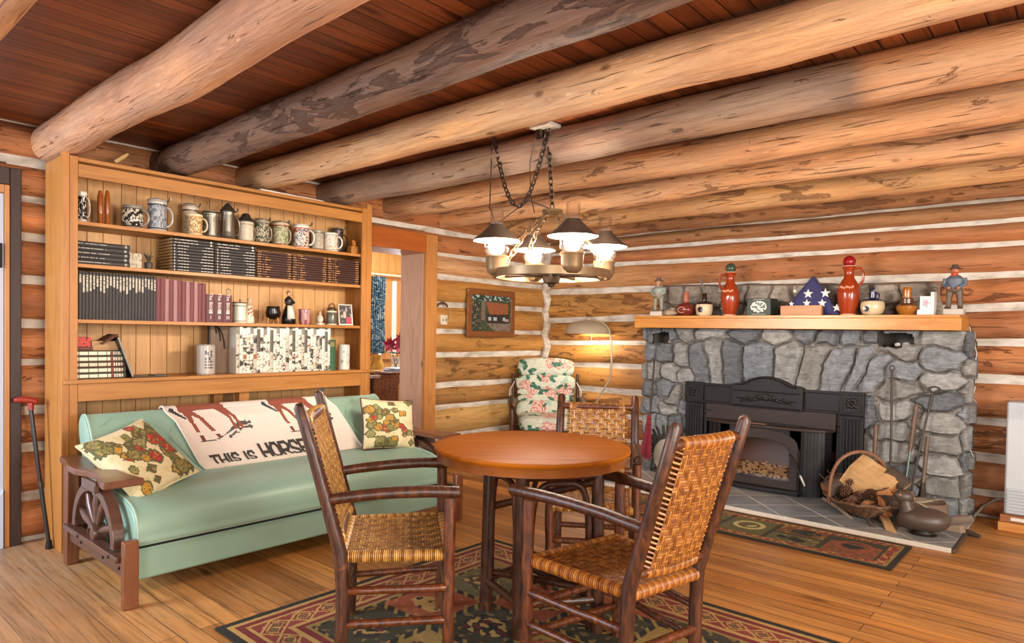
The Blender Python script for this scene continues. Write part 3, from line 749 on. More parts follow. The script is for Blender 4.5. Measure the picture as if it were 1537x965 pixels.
for q, (l, r_) in enumerate(((146.5, 154.5), (157, 165))):
    yc, rr, hh = SH(l, r_, 286, -4.57, ZS)
    m = M(); m.lathe([(0, 0), (rr, 0), (rr, hh * .15), (rr * .8, hh * .2), (rr * 1, hh * .28), (rr * .82, hh * .32), (rr * 1, hh * .38), (rr * .98, hh * .8), (rr * .7, hh * .93), (rr * .5, hh), (0, hh)], 20)
    tag(m.build('wooden_shaker', wood('amber_shaker_wood%d' % q, '#a85a1c', '#7a3a10', 'z', .25), loc=(-4.57, yc, ZS)), ('amber turned wooden shaker next to the black figured stein', 'amber turned wooden shaker nearer the round dark mug')[q], 'shaker', 'pair of amber shakers')
stein('mug', (184, 214, 309), ZS, -4.54, c('#8a857b', '#3a3533', '#26211f', '#2c2725', '#cfc6b4', '#2a2523'), 'squat round dark mug with a pale ship emblem on the top shelf', body=[(0, 0), (.7, 0), (.78, .05), (.98, .3), (1, .5), (.9, .78), (.86, .84), (.92, .9), (.9, 1), (.8, 1), (.8, .9), (0, .9)], handle=55, hcol=lin('#8f877c'), seed=5)
stein('stein', (222, 250, 296), ZS, -4.53, c('#b9b5ad', '#3b3f45', '#8d9299', '#a9adb2', '#6c727a', '#989ca1'), 'largest blue-grey relief stein with lid on the top shelf', lid=('flat', .88, lin('#a7a49d')), handle=75, hcol=lin('#b4b1aa'), seed=8)
stein('stein', (274, 297, 303), ZS, -4.62, c('#c9bda8', '#5b4a3c', '#a08b70', '#bfae94', '#7a6654'), 'grey and tan lidded stein standing behind the beige mug', lid=('flat', .86, lin('#9b9082')), handle=80, hcol=lin('#8b7c68'), seed=11)
stein('mug', (281, 304, 322), ZS, -4.49, c('#d8c49c', '#b0905f', '#cfae77', '#9a6c3d', '#d9be8c', '#7f5a34'), 'beige mug with a brown painted scene in front of the tan stein', handle=65, hcol=lin('#d6c39c'), seed=13)
stein('stein', (304, 329, 316), ZS, -4.58, c('#8b8578', '#5f5a50', '#8f897c', '#767062', '#a19a8b'), 'squat pewter tankard between the beige mug and the tall pointed one', lid=('flat', .92, lin('#7b7568'), MPWD), handle=80, seed=15, mat=MPEW, hcol=lin('#857f72'))
stein('stein', (330, 354, 303), ZS, -4.55, c('#a39c8d', '#6f695d', '#a59e8f', '#8d8677', '#b5ae9f'), 'tall pewter tankard with a pointed lid', body=[(0, 0), (1, 0), (1, .05), (.84, .12), (.76, .3), (.74, .9), (.8, .97), (.78, 1), (0, 1)], lid=('cone', .74, lin('#6f695d'), MPWD), handle=80, seed=17, mat=MPEW, hcol=lin('#857f72'))
stein('stein', (357, 381, 320), ZS, -4.56, c('#cfc3aa', '#a79a82', '#d8cdb6', '#cfc4ac', '#d4c9b2'), 'plain cream stein wearing a dark hat-shaped lid', lid=('hat', .70, lin('#3b322c')), handle=100, hcol=lin('#9a8f7a'), seed=19)
stein('stein', (382, 405, 327), ZS, -4.57, c('#9e917b', '#5f5546', '#c9bfa9', '#3f4a3c', '#b9ad94', '#6f5136'), 'cream stein with dark painted leaves, right of the hat-lidded one', lid=('flat', .9, lin('#7f7665'), MPWD), handle=100, hcol=lin('#998f7c'), seed=23)
stein('stein', (409, 434, 331), ZS, -4.57, c('#c2b193', '#8c3f2c', '#cfc3a6', '#7d8a5c', '#c7b899', '#b5a57f'), 'buff stein with a painted arched panel and pewter lid', lid=('flat', .9, lin('#8d8472'), MPWD), handle=100, hcol=lin('#a59a84'), seed=29)
stein('stein', (440, 465, 336), ZS, -4.55, c('#ded9cc', '#a8573a', '#d8a23c', '#8f2f2a', '#dfd7c4', '#3d5a86', '#d7b25a'), 'white stein painted with red, yellow and blue figures', lid=('flat', .92, lin('#c9c4b7')), handle=60, hcol=lin('#d9d3c5'), seed=31)
stein('mug', (466, 487, 346), ZS, -4.56, c('#9d9383', '#6e6658', '#b3a996', '#a59b88', '#beb5a2'), 'plain grey mug with a dark rim left of the pictured white mug', handle=160, hcol=lin('#cfc8b8'), seed=37)
stein('stein', (497, 516, 341), ZS, -4.64, c('#4b423d', '#2c2725', '#5d5148', '#39312c', '#6b6058'), 'dark horn-shaped stein at the back right of the top shelf', lid=('flat', .9, lin('#4a433d')), handle=60, hcol=lin('#3b3430'), seed=41)
stein('mug', (486, 508, 350), ZS, -4.51, c('#d8d2c3', '#a79f8f', '#d9d3c4', '#cfc7b6', '#b39a70'), 'white mug with a small gilt crest in front of the dark horn stein', handle=55, hcol=lin('#d6d0c2'), seed=43)
yc, rr, hh = SH(523, 539, 360, -4.52, ZS)
wb_ = thing('wooden_block', 'little pale wooden block figure at the right end of the top shelf', 'ornament', (-4.52, yc, ZS))
M().box(-.03, .03, -rr, rr, 0, hh * .55).build('base', MPS, wb_, bevel=.003)
m = M(); m.sph((0, 0, hh * .72), rr * .45, 12, 8); m.sph((0, -rr * .2, hh * .9), rr * .26, 10, 7); m.sph((0, rr * .25, hh * .88), rr * .24, 10, 7); m.build('carved_figure', MPS, wb_)
# second shelf small things
yc, rr, hh = SH(196, 213, 380, -4.47, 1.655)
m = M(); m.grid(lambda u, v: (0, (u - .5) * 2 * rr, v * hh), 16, 16, lambda u, v: lin('#c0b39a') if noise.noise(Vector((u * 6, v * 6, 1))) < .2 else lin('#8e8675')); m.box(-.05, -.0005, -rr, rr, 0, hh, lin('#a99a80'))
tag(m.build('small_box', MPAT, loc=(-4.48, yc, 1.655), smooth=False), 'small grey picture box beside the flat dark books on the second shelf', 'box')
yc, rr, hh = SH(217, 231, 378, -4.47, 1.655)
pl = thing('plant_ornament', 'dark leafy ornament in front of the tall black book stack', 'ornament', (-4.48, yc, 1.655))
m = M(); m.lathe([(0, 0), (rr * .7, 0), (rr * .85, hh * .35), (rr * .7, hh * .4), (0, hh * .4)], 14); m.build('pot', plain('dark_pot', '#3b332c', .5), pl)
m = M()
for q in range(11):
    an = q * 2.4; c0, s0 = math.cos(an), math.sin(an)
    m.tube([(0, 0, hh * .38), (c0 * rr * .5, s0 * rr * .5, hh * .7), (c0 * rr * .95, s0 * rr * .95, hh * (.75 + .25 * (q % 3) / 2))], [rr * .1, rr * .16, rr * .03], 5)
m.build('leaves', plain('dark_leaf', '#4a4438', .6), pl)
# third shelf ornaments
Z3 = 1.333; X3 = -4.53
stein('stein', (349, 370, 453), Z3, -4.55, c('#d9d4c4', '#8e8a78', '#d3d0bf', '#cfd0c0', '#dad6c6'), 'pale stein with a flat lid beside the numbered burgundy volumes', None, lid=('flat', .93, lin('#8a8472'), MPWD), handle=150, hcol=lin('#c8c3b2'), seed=51)
def figurine(name, ext, x, z, label, parts, cat='figurine'):
    yc, rr, hh = SH(*ext, x, z); r = thing(name, label, cat, (x, yc, z))
    for nm, prof, col, mt in parts:
        m = M(); m.lathe([(a_ * rr, b_ * hh) for a_, b_ in prof], 18); m.build(nm, plain(nm + '_' + name + str(len(bpy.data.materials)), col, mt), r)
    return r, yc, rr, hh
r, yc, rr, hh = figurine('child_figurine', (367, 382, 447), X3, Z3, 'cream child figurine holding orange flowers, next to the pale stein', [('dress', [(0, 0), (.9, 0), (1, .1), (.75, .4), (.55, .68), (.3, .72), (0, .72)], '#d8d0b8', .3), ('head', [(0, .70), (.25, .72), (.48, .80), (.5, .88), (.35, .97), (0, 1)], '#c9a98a', .4)])
m = M()
for q in range(7): m.sph((rr * .7, rr * (.5 * math.sin(q * 2.1)), hh * (.28 + .05 * q)), rr * .2, 8, 6)
m.build('flowers', plain('orange_flowers', '#c2622c', .5), r)
yc, rr, hh = SH(399, 421, 460, X3, Z3)
r = thing('kettle_pot', 'round black pot standing on short wooden legs on the third shelf', 'pot', (X3, yc, Z3))
m = M(); m.lathe([(0, hh * .25), (rr * .6, hh * .27), (rr * .95, hh * .45), (rr, hh * .65), (rr * .85, hh * .9), (rr * .9, hh * .95), (rr * .84, hh), (0, hh)], 24); m.build('bowl', plain('black_glaze', '#17120f', .18), r)
for q in range(3):
    an = q * 2.094 + .5; m = M(); m.tube([(math.cos(an) * rr * .6, math.sin(an) * rr * .6, hh * .38), (math.cos(an) * rr * .8, math.sin(an) * rr * .8, hh * .14), (math.cos(an) * rr * .75, math.sin(an) * rr * .75, .0)], [rr * .16, rr * .13, rr * .16], 8); m.build('leg', MPS, r)
yc, rr, hh = SH(423, 444, 436, X3, Z3)
r = thing('maid_figurine', 'tall black and white maid figurine in the middle of the third shelf', 'figurine', (X3, yc, Z3))
m = M(); m.lathe([(0, 0), (rr * .9, 0), (rr, hh * .03), (rr * .95, hh * .2), (rr * .75, hh * .4), (rr * .42, hh * .56), (0, hh * .57)], 22); m.build('skirt', plain('black_skirt', '#17130f', .22), r)
m = M(); m.lathe([(0, hh * .54), (rr * .4, hh * .55), (rr * .5, hh * .66), (rr * .52, hh * .73), (rr * .3, hh * .80), (rr * .16, hh * .83), (0, hh * .83)], 18)
for s_ in (-1, 1): m.tube([(0, s_ * rr * .48, hh * .73), (rr * .3, s_ * rr * .7, hh * .64), (rr * .6, s_ * rr * .15, hh * .60)], [rr * .17, rr * .15, rr * .11], 8)
m.build('bodice', plain('black_bodice', '#201a17', .35), r)
m = M(); m.add([(rr * .62 * math.cos(t_) * 1.02, rr * .62 * math.sin(t_) * 1.6 * .6, hh * .55) for t_ in (-.9, -.45, 0, .45, .9)] + [(rr * 1.0 * math.cos(t_), rr * 1.0 * math.sin(t_), hh * .16) for t_ in (-.7, -.35, 0, .35, .7)], [(i, i + 1, i + 6, i + 5) for i in range(4)]); m.build('apron', plain('white_apron', '#d9d2c4', .5), r, solid=.003)
m = M(); m.sph((0, 0, hh * .89), (rr * .27, rr * .25, hh * .07), 14, 9); m.build('head', plain('figurine_skin', '#d3a483', .4), r)
m = M(); m.sph((-rr * .06, 0, hh * .93), (rr * .3, rr * .3, hh * .06), 14, 8); m.sph((-rr * .1, 0, hh * .985), rr * .15, 10, 7); m.build('hair', plain('figurine_hair', '#8a6a44', .5), r)
yc, rr, hh = SH(448, 466, 464, X3, Z3)
m = M(); m.lathe([(0, 0), (rr * .8, 0), (rr * .95, hh * .3), (rr * .9, hh * .7), (rr, hh * .96), (rr * .96, hh), (rr * .88, hh * .96), (rr * .8, hh * .3), (0, hh * .06)], 22, colf=lambda u, v: lin('#b98a88') if noise.noise(Vector((u * 14, v * 60, 0))) > 0 else lin('#8a4a52'))
tag(m.build('pink_glass', MCER, loc=(X3, yc, Z3)), 'pink patterned glass right of the maid figurine', 'glass')
figurine('small_figurine', (473, 488, 467), X3, Z3, 'tiny white bird figurine between the pink glass and the brass-topped jar', [('base', [(0, 0), (.9, 0), (.9, .1), (.5, .2), (0, .2)], '#cfc6b4', .4), ('body', [(0, .18), (.5, .22), (.72, .45), (.4, .68), (0, .7)], '#d8cfc0', .35), ('head', [(0, .64), (.32, .7), (.36, .85), (.2, .98), (0, 1)], '#c79a7a', .4)])
yc, rr, hh = SH(490, 506, 455, X3, Z3)
r = thing('spice_jar', 'small pale jar with a dark wire-bail lid left of the photo frame', 'jar', (X3, yc, Z3))
m = M(); m.lathe([(0, 0), (rr * .9, 0), (rr, hh * .06), (rr, hh * .58), (rr * .8, hh * .66), (0, hh * .66)], 20, colf=lambda u, v: lin('#d8ceb8') if not (.3 < v / hh < .5) else lin('#5c5a4c')); m.build('jar_body', MCER, r)
m = M(); m.lathe([(rr * .82, hh * .64), (rr * .86, hh * .74), (rr * .5, hh * .8), (0, hh * .8)], 20); m.tube([(0, math.cos(t_) * rr * .7, hh * .78 + math.sin(t_) * hh * .2) for t_ in [math.pi * q / 8 for q in range(9)]], rr * .1, 6); m.build('lid', plain('old_brass_lid', '#5a3f24', .35, .6), r)
# photo frame
yc, rr, hh = SH(508, 531, 456, -4.50, Z3)
r = thing('photo_frame', 'silver photo frame at the right end of the third shelf', 'photo frame', (-4.50, yc, Z3), R(-12))
T = rotm('Y', R(-10)); m = M()
for a_ in ((-rr, rr, 0, .012), (-rr, rr, hh - .012, hh), (-rr, -rr + .012, .012, hh - .012), (rr - .012, rr, .012, hh - .012)): m.box(-.006, .006, a_[0], a_[1], a_[2], a_[3], T=T)
m.build('frame', plain('silver_frame', '#a99f92', .35, .6), r, bevel=.002)
m = M()
def pc(u, v):
    if v < .35 and u > .55: return lin('#b8304a')
    if (u - .45) ** 2 * 2 + (v - .5) ** 2 < .03: return lin('#c9a58c')
    return lin('#2a2624') if noise.noise(Vector((u * 6, v * 6, 7))) < .25 else lin('#8f8b86')
m.grid(lambda u, v: T @ Vector((.002, -rr + .01 + u * (2 * rr - .02), .01 + v * (hh - .02))), 18, 22, pc); m.build('photograph', MPAT, r, smooth=False)
m = M(); m.box(-.05, -.045, -.012, .012, 0, hh * .7, T=rotm('Y', R(8))); m.build('prop', MPWD, r)
# counter items
yc, rr, hh = SH(296, 322, 517, -4.50, .984)
r = thing('tall_mug', 'tall grey stoneware mug with a dark printed figure standing alone on the counter', 'mug', (-4.50, yc, .984))
def mugc(u, v):
    v /= hh; a_ = (u - .93) % 1.0
    uu = ((u * 360 - (-5)) % 360); uu = uu - 360 if uu > 180 else uu     # degrees from the room side
    if abs(uu) < 26 and .48 < v < .80:
        q = noise.noise(Vector((uu * .09, v * 9, 4))); return lin('#4c4f58') if q > -.02 else lin('#b3aaa0')
    if abs(uu) < 34 and (.39 < v < .44 or .30 < v < .345 or .22 < v < .26): return lin('#4a4a50') if int(uu * .35) % 3 else lin('#b3aaa0')
    return lin('#b3aaa0') if .05 < v < .95 else lin('#a09689')
prof = [(0, 0), (rr * .95, 0), (rr, hh * .02)] + [(rr, hh * (.02 + .95 * q / 40)) for q in range(1, 41)] + [(rr * .93, hh), (rr * .86, hh * .98), (rr * .86, hh * .1), (0, hh * .1)]
m = M(); m.lathe(prof, 60, colf=mugc); m.build('body', MCER, r)
m = M(); m.tube([(-rr * .5 - rr * .55 * math.sin(t_) - .01, rr * .5 + rr * .5 * math.sin(t_), hh * .5 + hh * .3 * math.cos(t_)) for t_ in [math.pi * q / 9 for q in range(10)]], .007, 8, col=lin('#a79d91')); m.build('handle', MCER, r)
# brown board with curved ironwork
y0, y1 = Y(327, 525), Y(354, 525)
r = thing('wooden_plaque', 'dark brown wooden plaque with curved iron strips left of the white magazines', 'plaque', (-4.55, (y0 + y1) / 2, .984))
M().box(-.02, .0, -(y1 - y0) / 2, (y1 - y0) / 2 - .002, 0, .345).build('board', wood('plaque_wood', '#7a5c40', '#4a3424', 'z', .5), r, bevel=.003)
for q in range(3):
    m = M(); m.tube([(.004, -(y1 - y0) / 2 + .012 + (.02 + q * .022) * math.sin(t_) * 1.3, .335 - (.06 + q * .05) * (1 - math.cos(t_))) for t_ in [1.6 * k2 / 8 for k2 in range(9)]], .004, 6); m.build('iron_strip', plain('strip_iron%d' % q, '#221a15', .5, .5), r)
M().box(-.02, .006, -(y1 - y0) / 2 - .012, -(y1 - y0) / 2 - .001, 0, .345).build('edge', plain('plaque_edge', '#1d1713', .5), r)
# white collage magazines
y = Y(354.5, 525, -4.47); yend = Y(496, 525, -4.47); n = 30; wd = (yend - y) / n
PALT = c('#e2ddd0', '#d8d2c2', '#8b8578', '#5f5a50', '#c9c1ae', '#ece8dc', '#a79e8a', '#37332d', '#a5623f', '#b8ab8c')
for i in range(n):
    hh = .318 + .006 * math.sin(i * 2.2)
    def mg(u, v, i=i):
        if (i * 37) % 11 in (2, 7) and v > .45: return PALT[3] if v < .96 else PALT[0]
        q = noise.noise(Vector((i * .9, v * 7, 1))) + .8 * noise.noise(Vector((i * 2.3 + u, v * 19, 5)))
        if v > .86: return PALT[5] if (i % 4) else PALT[2]
        if q > .45: return PALT[7]
        if q > .2: return PALT[2] if i % 3 else PALT[6]
        if q < -.5: return PALT[8] if .3 < v < .7 else PALT[9]
        return PALT[0] if i % 5 else PALT[4]
    book('magazine', y + wd * (i + .5), .984, wd - .0008, hh, .22, PALT[0], 'white collage-spined album, %s from the wooden plaque in the row on the counter' % ORD[i], 'white collage spined albums on the counter', (3, 70, mg), x=-4.47)
GR = lin('#2f5a3e')
gb = lambda u, v: lin('#b39a4a') if .25 < u < .75 and (.78 < v < .92 and int(v * 50) % 2) else (lin('#4a7350') if .3 < u < .7 and v < .6 and int(v * 24) % 2 else GR)
book('green_book', (Y(496.5, 530) + Y(507, 530)) / 2 + .002, .984, Y(507, 530) - Y(496.5, 530) - .002, .235, .18, GR, 'green clothbound book between the white albums and the white canister', None, (5, 50, gb), x=-4.47)
yc, rr, hh = SH(508, 525, 517, -4.53, .984)
m = M(); m.lathe([(0, 0), (rr, 0), (rr, hh * .02)] + [(rr, hh * (.02 + .93 * q / 24)) for q in range(1, 25)] + [(rr * .9, hh), (0, hh)], 28, colf=lambda u, v: lin('#9a978f') if noise.noise(Vector((u * 16, v * 40, 3))) > .3 and .2 < v / hh < .75 else lin('#d9d2c4'))
tag(m.build('white_canister', MCER, loc=(-4.53, yc, .984)), 'white canister with faint grey print at the right end of the counter', 'canister')
ry = Y(341, 425, -4.52); m = M(); m.tube([(0, .016 * math.cos(a_), .018 + .022 * math.sin(a_)) for a_ in [q * .5236 for q in range(12)]], .003, 6, closed=True); m.box(-.003, .003, -.004, .004, -.006, .0); tag(m.build('metal_ring', MPEW, loc=(-4.50, ry, 1.333 + .186 + .006)), 'small metal ring standing on top of the numbered burgundy volumes', 'ring')
# pieces on top of the bookcase
s0 = at(172, 243, 0, -4.55); s1_ = at(192, 231, 0, -4.55); m = M(); m.tube([s0, s0.lerp(s1_, .6), s1_], [.012, .014, .008], 8, jit=.1); tag(m.build('pale_stick', plain('pale_stick_wood', '#c9a766', .6)), 'pale stick poking out above the bookcase beside the dark barked beam', 'stick')
m = M(); m.box(-.06, .06, -.26, .26, 0, .01); o = m.build('white_board_strip', plain('white_strip', '#d8d0c2', .6), loc=(-4.50, Y(440, 300), 2.263)); o.rotation_euler = (0, 0, R(3)); 
tag(o, 'thin white strip lying on top of the bookcase', 'strip')
BX(-4.72, XF - .02, 1.167, 3.244, 2.24, 2.262).build('top_board', MPS, bc, bevel=.002)
# ------------------------------------------------------------------ sofa
def clothmat(name, c, rough=.5, var=.1, weave=.15, sheen=.1):
    m, nt, b = newmat(name); k = N(nt); c = lin(c)
    n1 = k.noise(k.obj(), 5, 4); n2 = k.noise(k.obj((1, 1, 1)), 160, 2)
    col = k.mix(n1, tuple(x * (1 - var) for x in c), tuple(min(1, x * (1 + var)) for x in c))
    k.L(col, b.inputs['Base Color']); b.inputs['Roughness'].default_value = rough; b.inputs['Sheen Weight'].default_value = sheen
    k.L(k.bump(k.math('ADD', n2, k.math('MULTIPLY', n1, .6)), weave, .003), b.inputs['Normal']); return m
MVIN = clothmat('green_vinyl', '#8aa894', .42, .07, .12, .05)
MPIPE = plain('piping_green', '#9db4a2', .45)
MMAP = wood('maple_arm', '#7c4a30', '#54301f', 'x', .32, grain=.8, coat=.25)
MMAPZ = wood('maple_post', '#8a5230', '#5c3420', 'z', .34, grain=.8, coat=.2)
MMAPY = wood('maple_rail', '#6b4636', '#473026', 'x', .32, grain=.8, coat=.25)
SY0, SY1 = 1.185, 3.155
so = thing('sofa', 'mint green vinyl futon sofa with wagon wheel wooden arms below the bookcase', 'sofa', (-3.8, 2.17, 0))
ox, oy = 3.8, -2.17
def rslab(prof, y0, y1, ends=10, bulge=.0, er=.03):
    """closed x-z outline swept along y with softened ends"""
    m = M(); n = len(prof); cx_ = sum(p[0] for p in prof) / n; cz_ = sum(p[1] for p in prof) / n
    ys = []
    for q in range(ends): t = q / ends; ys.append((y0 + er * (1 - math.cos(t * math.pi / 2)) * 1.0, 1 - (1 - math.sin(t * math.pi / 2)) * .06))
    for q in range(31): ys.append((y0 + er + (y1 - y0 - 2 * er) * q / 30, 1))
    for q in range(ends): t = 1 - (q + 1) / ends; ys.append((y1 - er * (1 - math.cos(t * math.pi / 2)), 1 - (1 - math.sin(t * math.pi / 2)) * .06))
    vs = []
    for y, s_ in ys:
        for (px, pz) in prof:
            w = 1 + .004 * noise.noise(Vector((y * 4, px * 6, pz * 6)))
            vs.append((cx_ + (px - cx_) * s_ * w + ox, y + oy, cz_ + (pz - cz_) * s_ * w))
    fs = []
    for i in range(len(ys) - 1):
        for j in range(n): fs.append((i * n + j, (i + 1) * n + j, (i + 1) * n + (j + 1) % n, i * n + (j + 1) % n))
    fs.append(tuple(range(n))); fs.append(tuple((len(ys) - 1) * n + j for j in range(n - 1, -1, -1)))
    m.add(vs, fs); return m
def spl(pts, k=6):
    out = []; n = len(pts)
    for i in range(n):
        p0, p1, p2, p3 = (Vector((*pts[(i + d) % n], 0)) for d in (-1, 0, 1, 2))
        for q in range(k):
            t = q / k; v = .5 * ((2 * p1) + (p2 - p0) * t + (2 * p0 - 5 * p1 + 4 * p2 - p3) * t * t + (3 * p1 - p0 - 3 * p2 + p3) * t ** 3); out.append((v.x, v.y))
    return out
seat = spl([(-3.43, .245), (-3.405, .30), (-3.425, .385), (-3.50, .435), (-3.65, .455), (-3.85, .46), (-4.0, .455), (-4.06, .40), (-4.06, .28), (-3.95, .245), (-3.7, .243)])
rslab(seat, SY0, SY1).build('seat_cushion', MVIN, so)
M().box(-3.95 + ox, -3.425 + ox, SY0 + .005 + oy, SY1 - .005 + oy, .08, .24).build('base_panel', MVIN, so, bevel=.012)
M().box(-3.415 + ox, -3.41 + ox, SY0 + .01 + oy, SY1 - .01 + oy, .238, .246).build('seam_gap', plain('dark_seam', '#12100e', .8), so)
# back cushion, tufted with diagonals
BK = spl([(-3.93, .44), (-3.95, .50), (-4.02, .62), (-4.10, .74), (-4.155, .795), (-4.20, .805), (-4.25, .78), (-4.25, .70), (-4.18, .55), (-4.12, .44), (-4.03, .41)])
rslab(BK, SY0, SY1).build('back_cushion', MVIN, so)
def back_pt(v, y):   # front face of the back, v 0..1 bottom to top
    P = [(-3.93, .45), (-3.948, .50), (-4.018, .62), (-4.098, .74), (-4.145, .79)]
    s = v * 4; i = min(3, int(s)); t = s - i
    return Vector((P[i][0] + (P[i + 1][0] - P[i][0]) * t + .0035 + ox, y + oy, P[i][1] + (P[i + 1][1] - P[i][1]) * t))
dm = M(); stp = .40
for q in range(-1, 6):
    for dr in (1, -1):
        yA = SY0 + .2 + q * stp
        pts = [(yA + dr * t_ / 14 * .33, t_ / 14) for t_ in range(15)]
        pts = [back_pt(v, y) for y, v in pts if SY0 + .05 < y < SY1 - .05]
        if len(pts) > 3: dm.tube(pts, .003, 5)
dm.build('quilting', MVIN, so)
pp = M()
for yy in (SY0 + .012, SY1 - .012):
    pp.tube([(x + ox, yy + oy, z) for x, z in seat[0:30]], .006, 6)
    pp.tube([(x + ox, yy + oy, z) for x, z in BK[0:36]], .006, 6)
pp.tube([(-3.407 + ox, SY0 + .02 + (SY1 - SY0 - .04) * q / 20 + oy, .256) for q in range(21)], .005, 6)
pp.build('piping', MPIPE, so)
def sofa_arm(yc, side):
    """side -1 left, +1 right"""
    y = yc + oy
    T0 = .565
    # scalloped arm rest board
    def ed(x):  # lower/upper drop: board is higher at the front
        return .0
    pl = []
    out = [(-4.24, .04), (-4.1, .05), (-3.98, .075), (-3.86, .075), (-3.76, .045), (-3.66, .035), (-3.56, .06), (-3.45, .085), (-3.385, .09)]
    top = [(x + ox, y + side * w) for x, w in out] + [(-3.385 + ox, y - side * .085), (-3.55 + ox, y - side * .07), (-4.24 + ox, y - side * .05)]
    zf = lambda x: .572 + .02 * sm(-.35, .40, x) - .012 * math.sin((x + .1) * 4)
    m = M(); n = len(top)
    if side > 0: top = top[::-1]
    m.add([(a_, b_, zf(a_) - .034) for a_, b_ in top] + [(a_, b_, zf(a_)) for a_, b_ in top], [tuple(range(n)), tuple(range(2 * n - 1, n - 1, -1))] + [(i, n + i, n + (i + 1) % n, (i + 1) % n) for i in range(n)])
    ar = m.build('armrest', MMAP, so, bevel=.006, smooth=False)
    m = M(); m.box(-3.82 + ox, -3.62 + ox, y + side * .045 - .012, y + side * .045 + .012, .485, .54); m.build('rest_bracket', MMAPY, so, bevel=.006)
    # legs
    M().box(-3.338 + ox, -3.298 + ox, y - .033, y + .033, 0, .315).build('leg', MMAPZ, so, bevel=.006)
    M().box(-4.215 + ox, -4.15 + ox, y - .03, y + .03, 0, .545).build('leg', MMAPZ, so, bevel=.006)
    # rails
    M().box(-4.15 + ox, -3.34 + ox, y - .018, y + .018, .135, .205).build('side_rail', MMAPY, so, bevel=.004)
    M().box(-4.15 + ox, -3.36 + ox, y + side * .02 - .028, y + side * .02 + .028, .206, .235).build('ledge', MMAPY, so, bevel=.004)
    # half wheel
    R_ = .275; cx_, cz_ = -3.765 + ox, .245
    pts = [(cx_ + R_ * 1.05 * math.cos(t_), y, cz_ + (R_ - .03) * 1.0 * math.sin(t_)) for t_ in [math.pi * q / 28 for q in range(29)]]
    m = M(); vs = []; fs = []
    for px, py, pz in pts:
        d = Vector((px - cx_, 0, pz - cz_)).normalized()
        for (dr, dy) in ((-.022, -.026), (.022, -.026), (.022, .026), (-.022, .026)): vs.append((px + d.x * dr, y + dy, pz + d.z * dr))
    for i in range(28):
        for j in range(4): fs.append((i * 4 + j, i * 4 + (j + 1) % 4, i * 4 + 4 + (j + 1) % 4, i * 4 + 4 + j))
    fs += [(0, 1, 2, 3), (115, 114, 113, 112)]
    m.add(vs, fs); m.build('wheel_rim', MMAPY, so, bevel=.003, smooth=False)
    m = M(); m.lathe([(0, -.03), (.05, -.03), (.055, -.02), (.055, .02), (.05, .03), (.03, .034), (.03, .028), (0, .028)], 20, tr(cx_, y, cz_ + .012) @ rotm('X', R(90))); m.build('wheel_hub', MMAPY, so)
    for an in (22, 62, 90, 122, 158):
        a_ = R(an); p0 = Vector((cx_ + .05 * math.cos(a_), y, cz_ + .012 + .05 * math.sin(a_))); p1 = Vector((cx_ + .265 * math.cos(a_), y, cz_ + .235 * math.sin(a_)))
        M().tube([p0, p0.lerp(p1, .25), p0.lerp(p1, .6), p1], [.012, .019, .022, .012], 10).build('spoke', MMAPY, so)
    m = M()
    for x, z in ((-3.40, .172), (-3.62, .172), (-3.95, .172), (-3.45, .22), (-3.9, .22)): m.sph((x + ox, y + side * (.02 if z < .2 else .049), z), (.009, .005, .009), 8, 6)
    m.build('bolts', plain('bolt_dark', '#1d1712', .5, .5), so)
sofa_arm(1.132, -1); sofa_arm(3.215, 1)

# ---- horse blanket over the back
def bl_pt(u, v, lift=.008):
    """u along the sofa, v 0 = lower front edge .. 1 = top, then over"""
    yb0 = 1.745 + (u) * 1.12; yt0 = 1.60 + u * 1.10
    if v <= .82:
        t = v / .82; p = back_pt(.06 + t * .94, yb0 + (yt0 - yb0) * t)
        nrm = Vector((.83, 0, .55)); p += nrm * (lift + .004 * noise.noise(Vector((u * 6, v * 5, 1))))
    else:
        t = (v - .82) / .18; a_ = t * 1.9
        c0 = Vector((-4.19 + ox, yt0 + oy, .765)); p = c0 + Vector((.052 * math.cos(a_ + .45), 0, .052 * math.sin(a_ + .45) + lift - .002))
    return p
HB = lin('#8a4a36'); HD = lin('#6b3428'); DK = lin('#3b3a40'); WH = lin('#dccdc0'); GRS = lin('#4d4843')
def seg_d(px, py, ax_, ay, bx_, by):
    dx, dy = bx_ - ax_, by - ay; L = dx * dx + dy * dy; t = max(0, min(1, ((px - ax_) * dx + (py - ay) * dy) / L)); return math.hypot(px - ax_ - dx * t, py - ay - dy * t), t
def horse(x, y, X0):
    """x in metres along the blanket, y metres up; horse body cut by the top edge"""
    x -= X0; y = .115 + (y - .20) * .87 if y > .19 else -1
    # body, belly line
    if .06 < x < .335 and y > .283 + .02 * math.sin((x - .05) * 9): return HB
    legs = [((.10, .31), (.075, .20), (.085, .115), .026), ((.11, .31), (.145, .20), (.185, .125), .028), ((.295, .31), (.315, .20), (.318, .14), .023), ((.325, .31), (.345, .20), (.362, .15), .023)]
    for (a_, b_, c_, w) in legs:
        d1, t1 = seg_d(x, y, *a_, *b_); d2, t2 = seg_d(x, y, *b_, *c_)
        if d1 < w * (1 - .55 * t1) or d2 < w * .42: return HB if y > .15 else WH if y > .135 else HD
    d, t = seg_d(x, y, .025, .31, .055, .225)
    if d < .016 * (1 - .4 * t): return DK
    # ground
    g = .105 + .07 * sm(.12, .4, x)
    if .06 < x < .43 and abs(y - g) < .003 + .008 * sm(.24, .36, x) * (1 if x < .40 else .4) + .004 * noise.noise(Vector((x * 60, y * 60, 0))): return GRS
    if .24 < x < .43 and abs(y - g + .02) < .006 * (1 + noise.noise(Vector((x * 50, 0, 1)))): return GRS
    return None
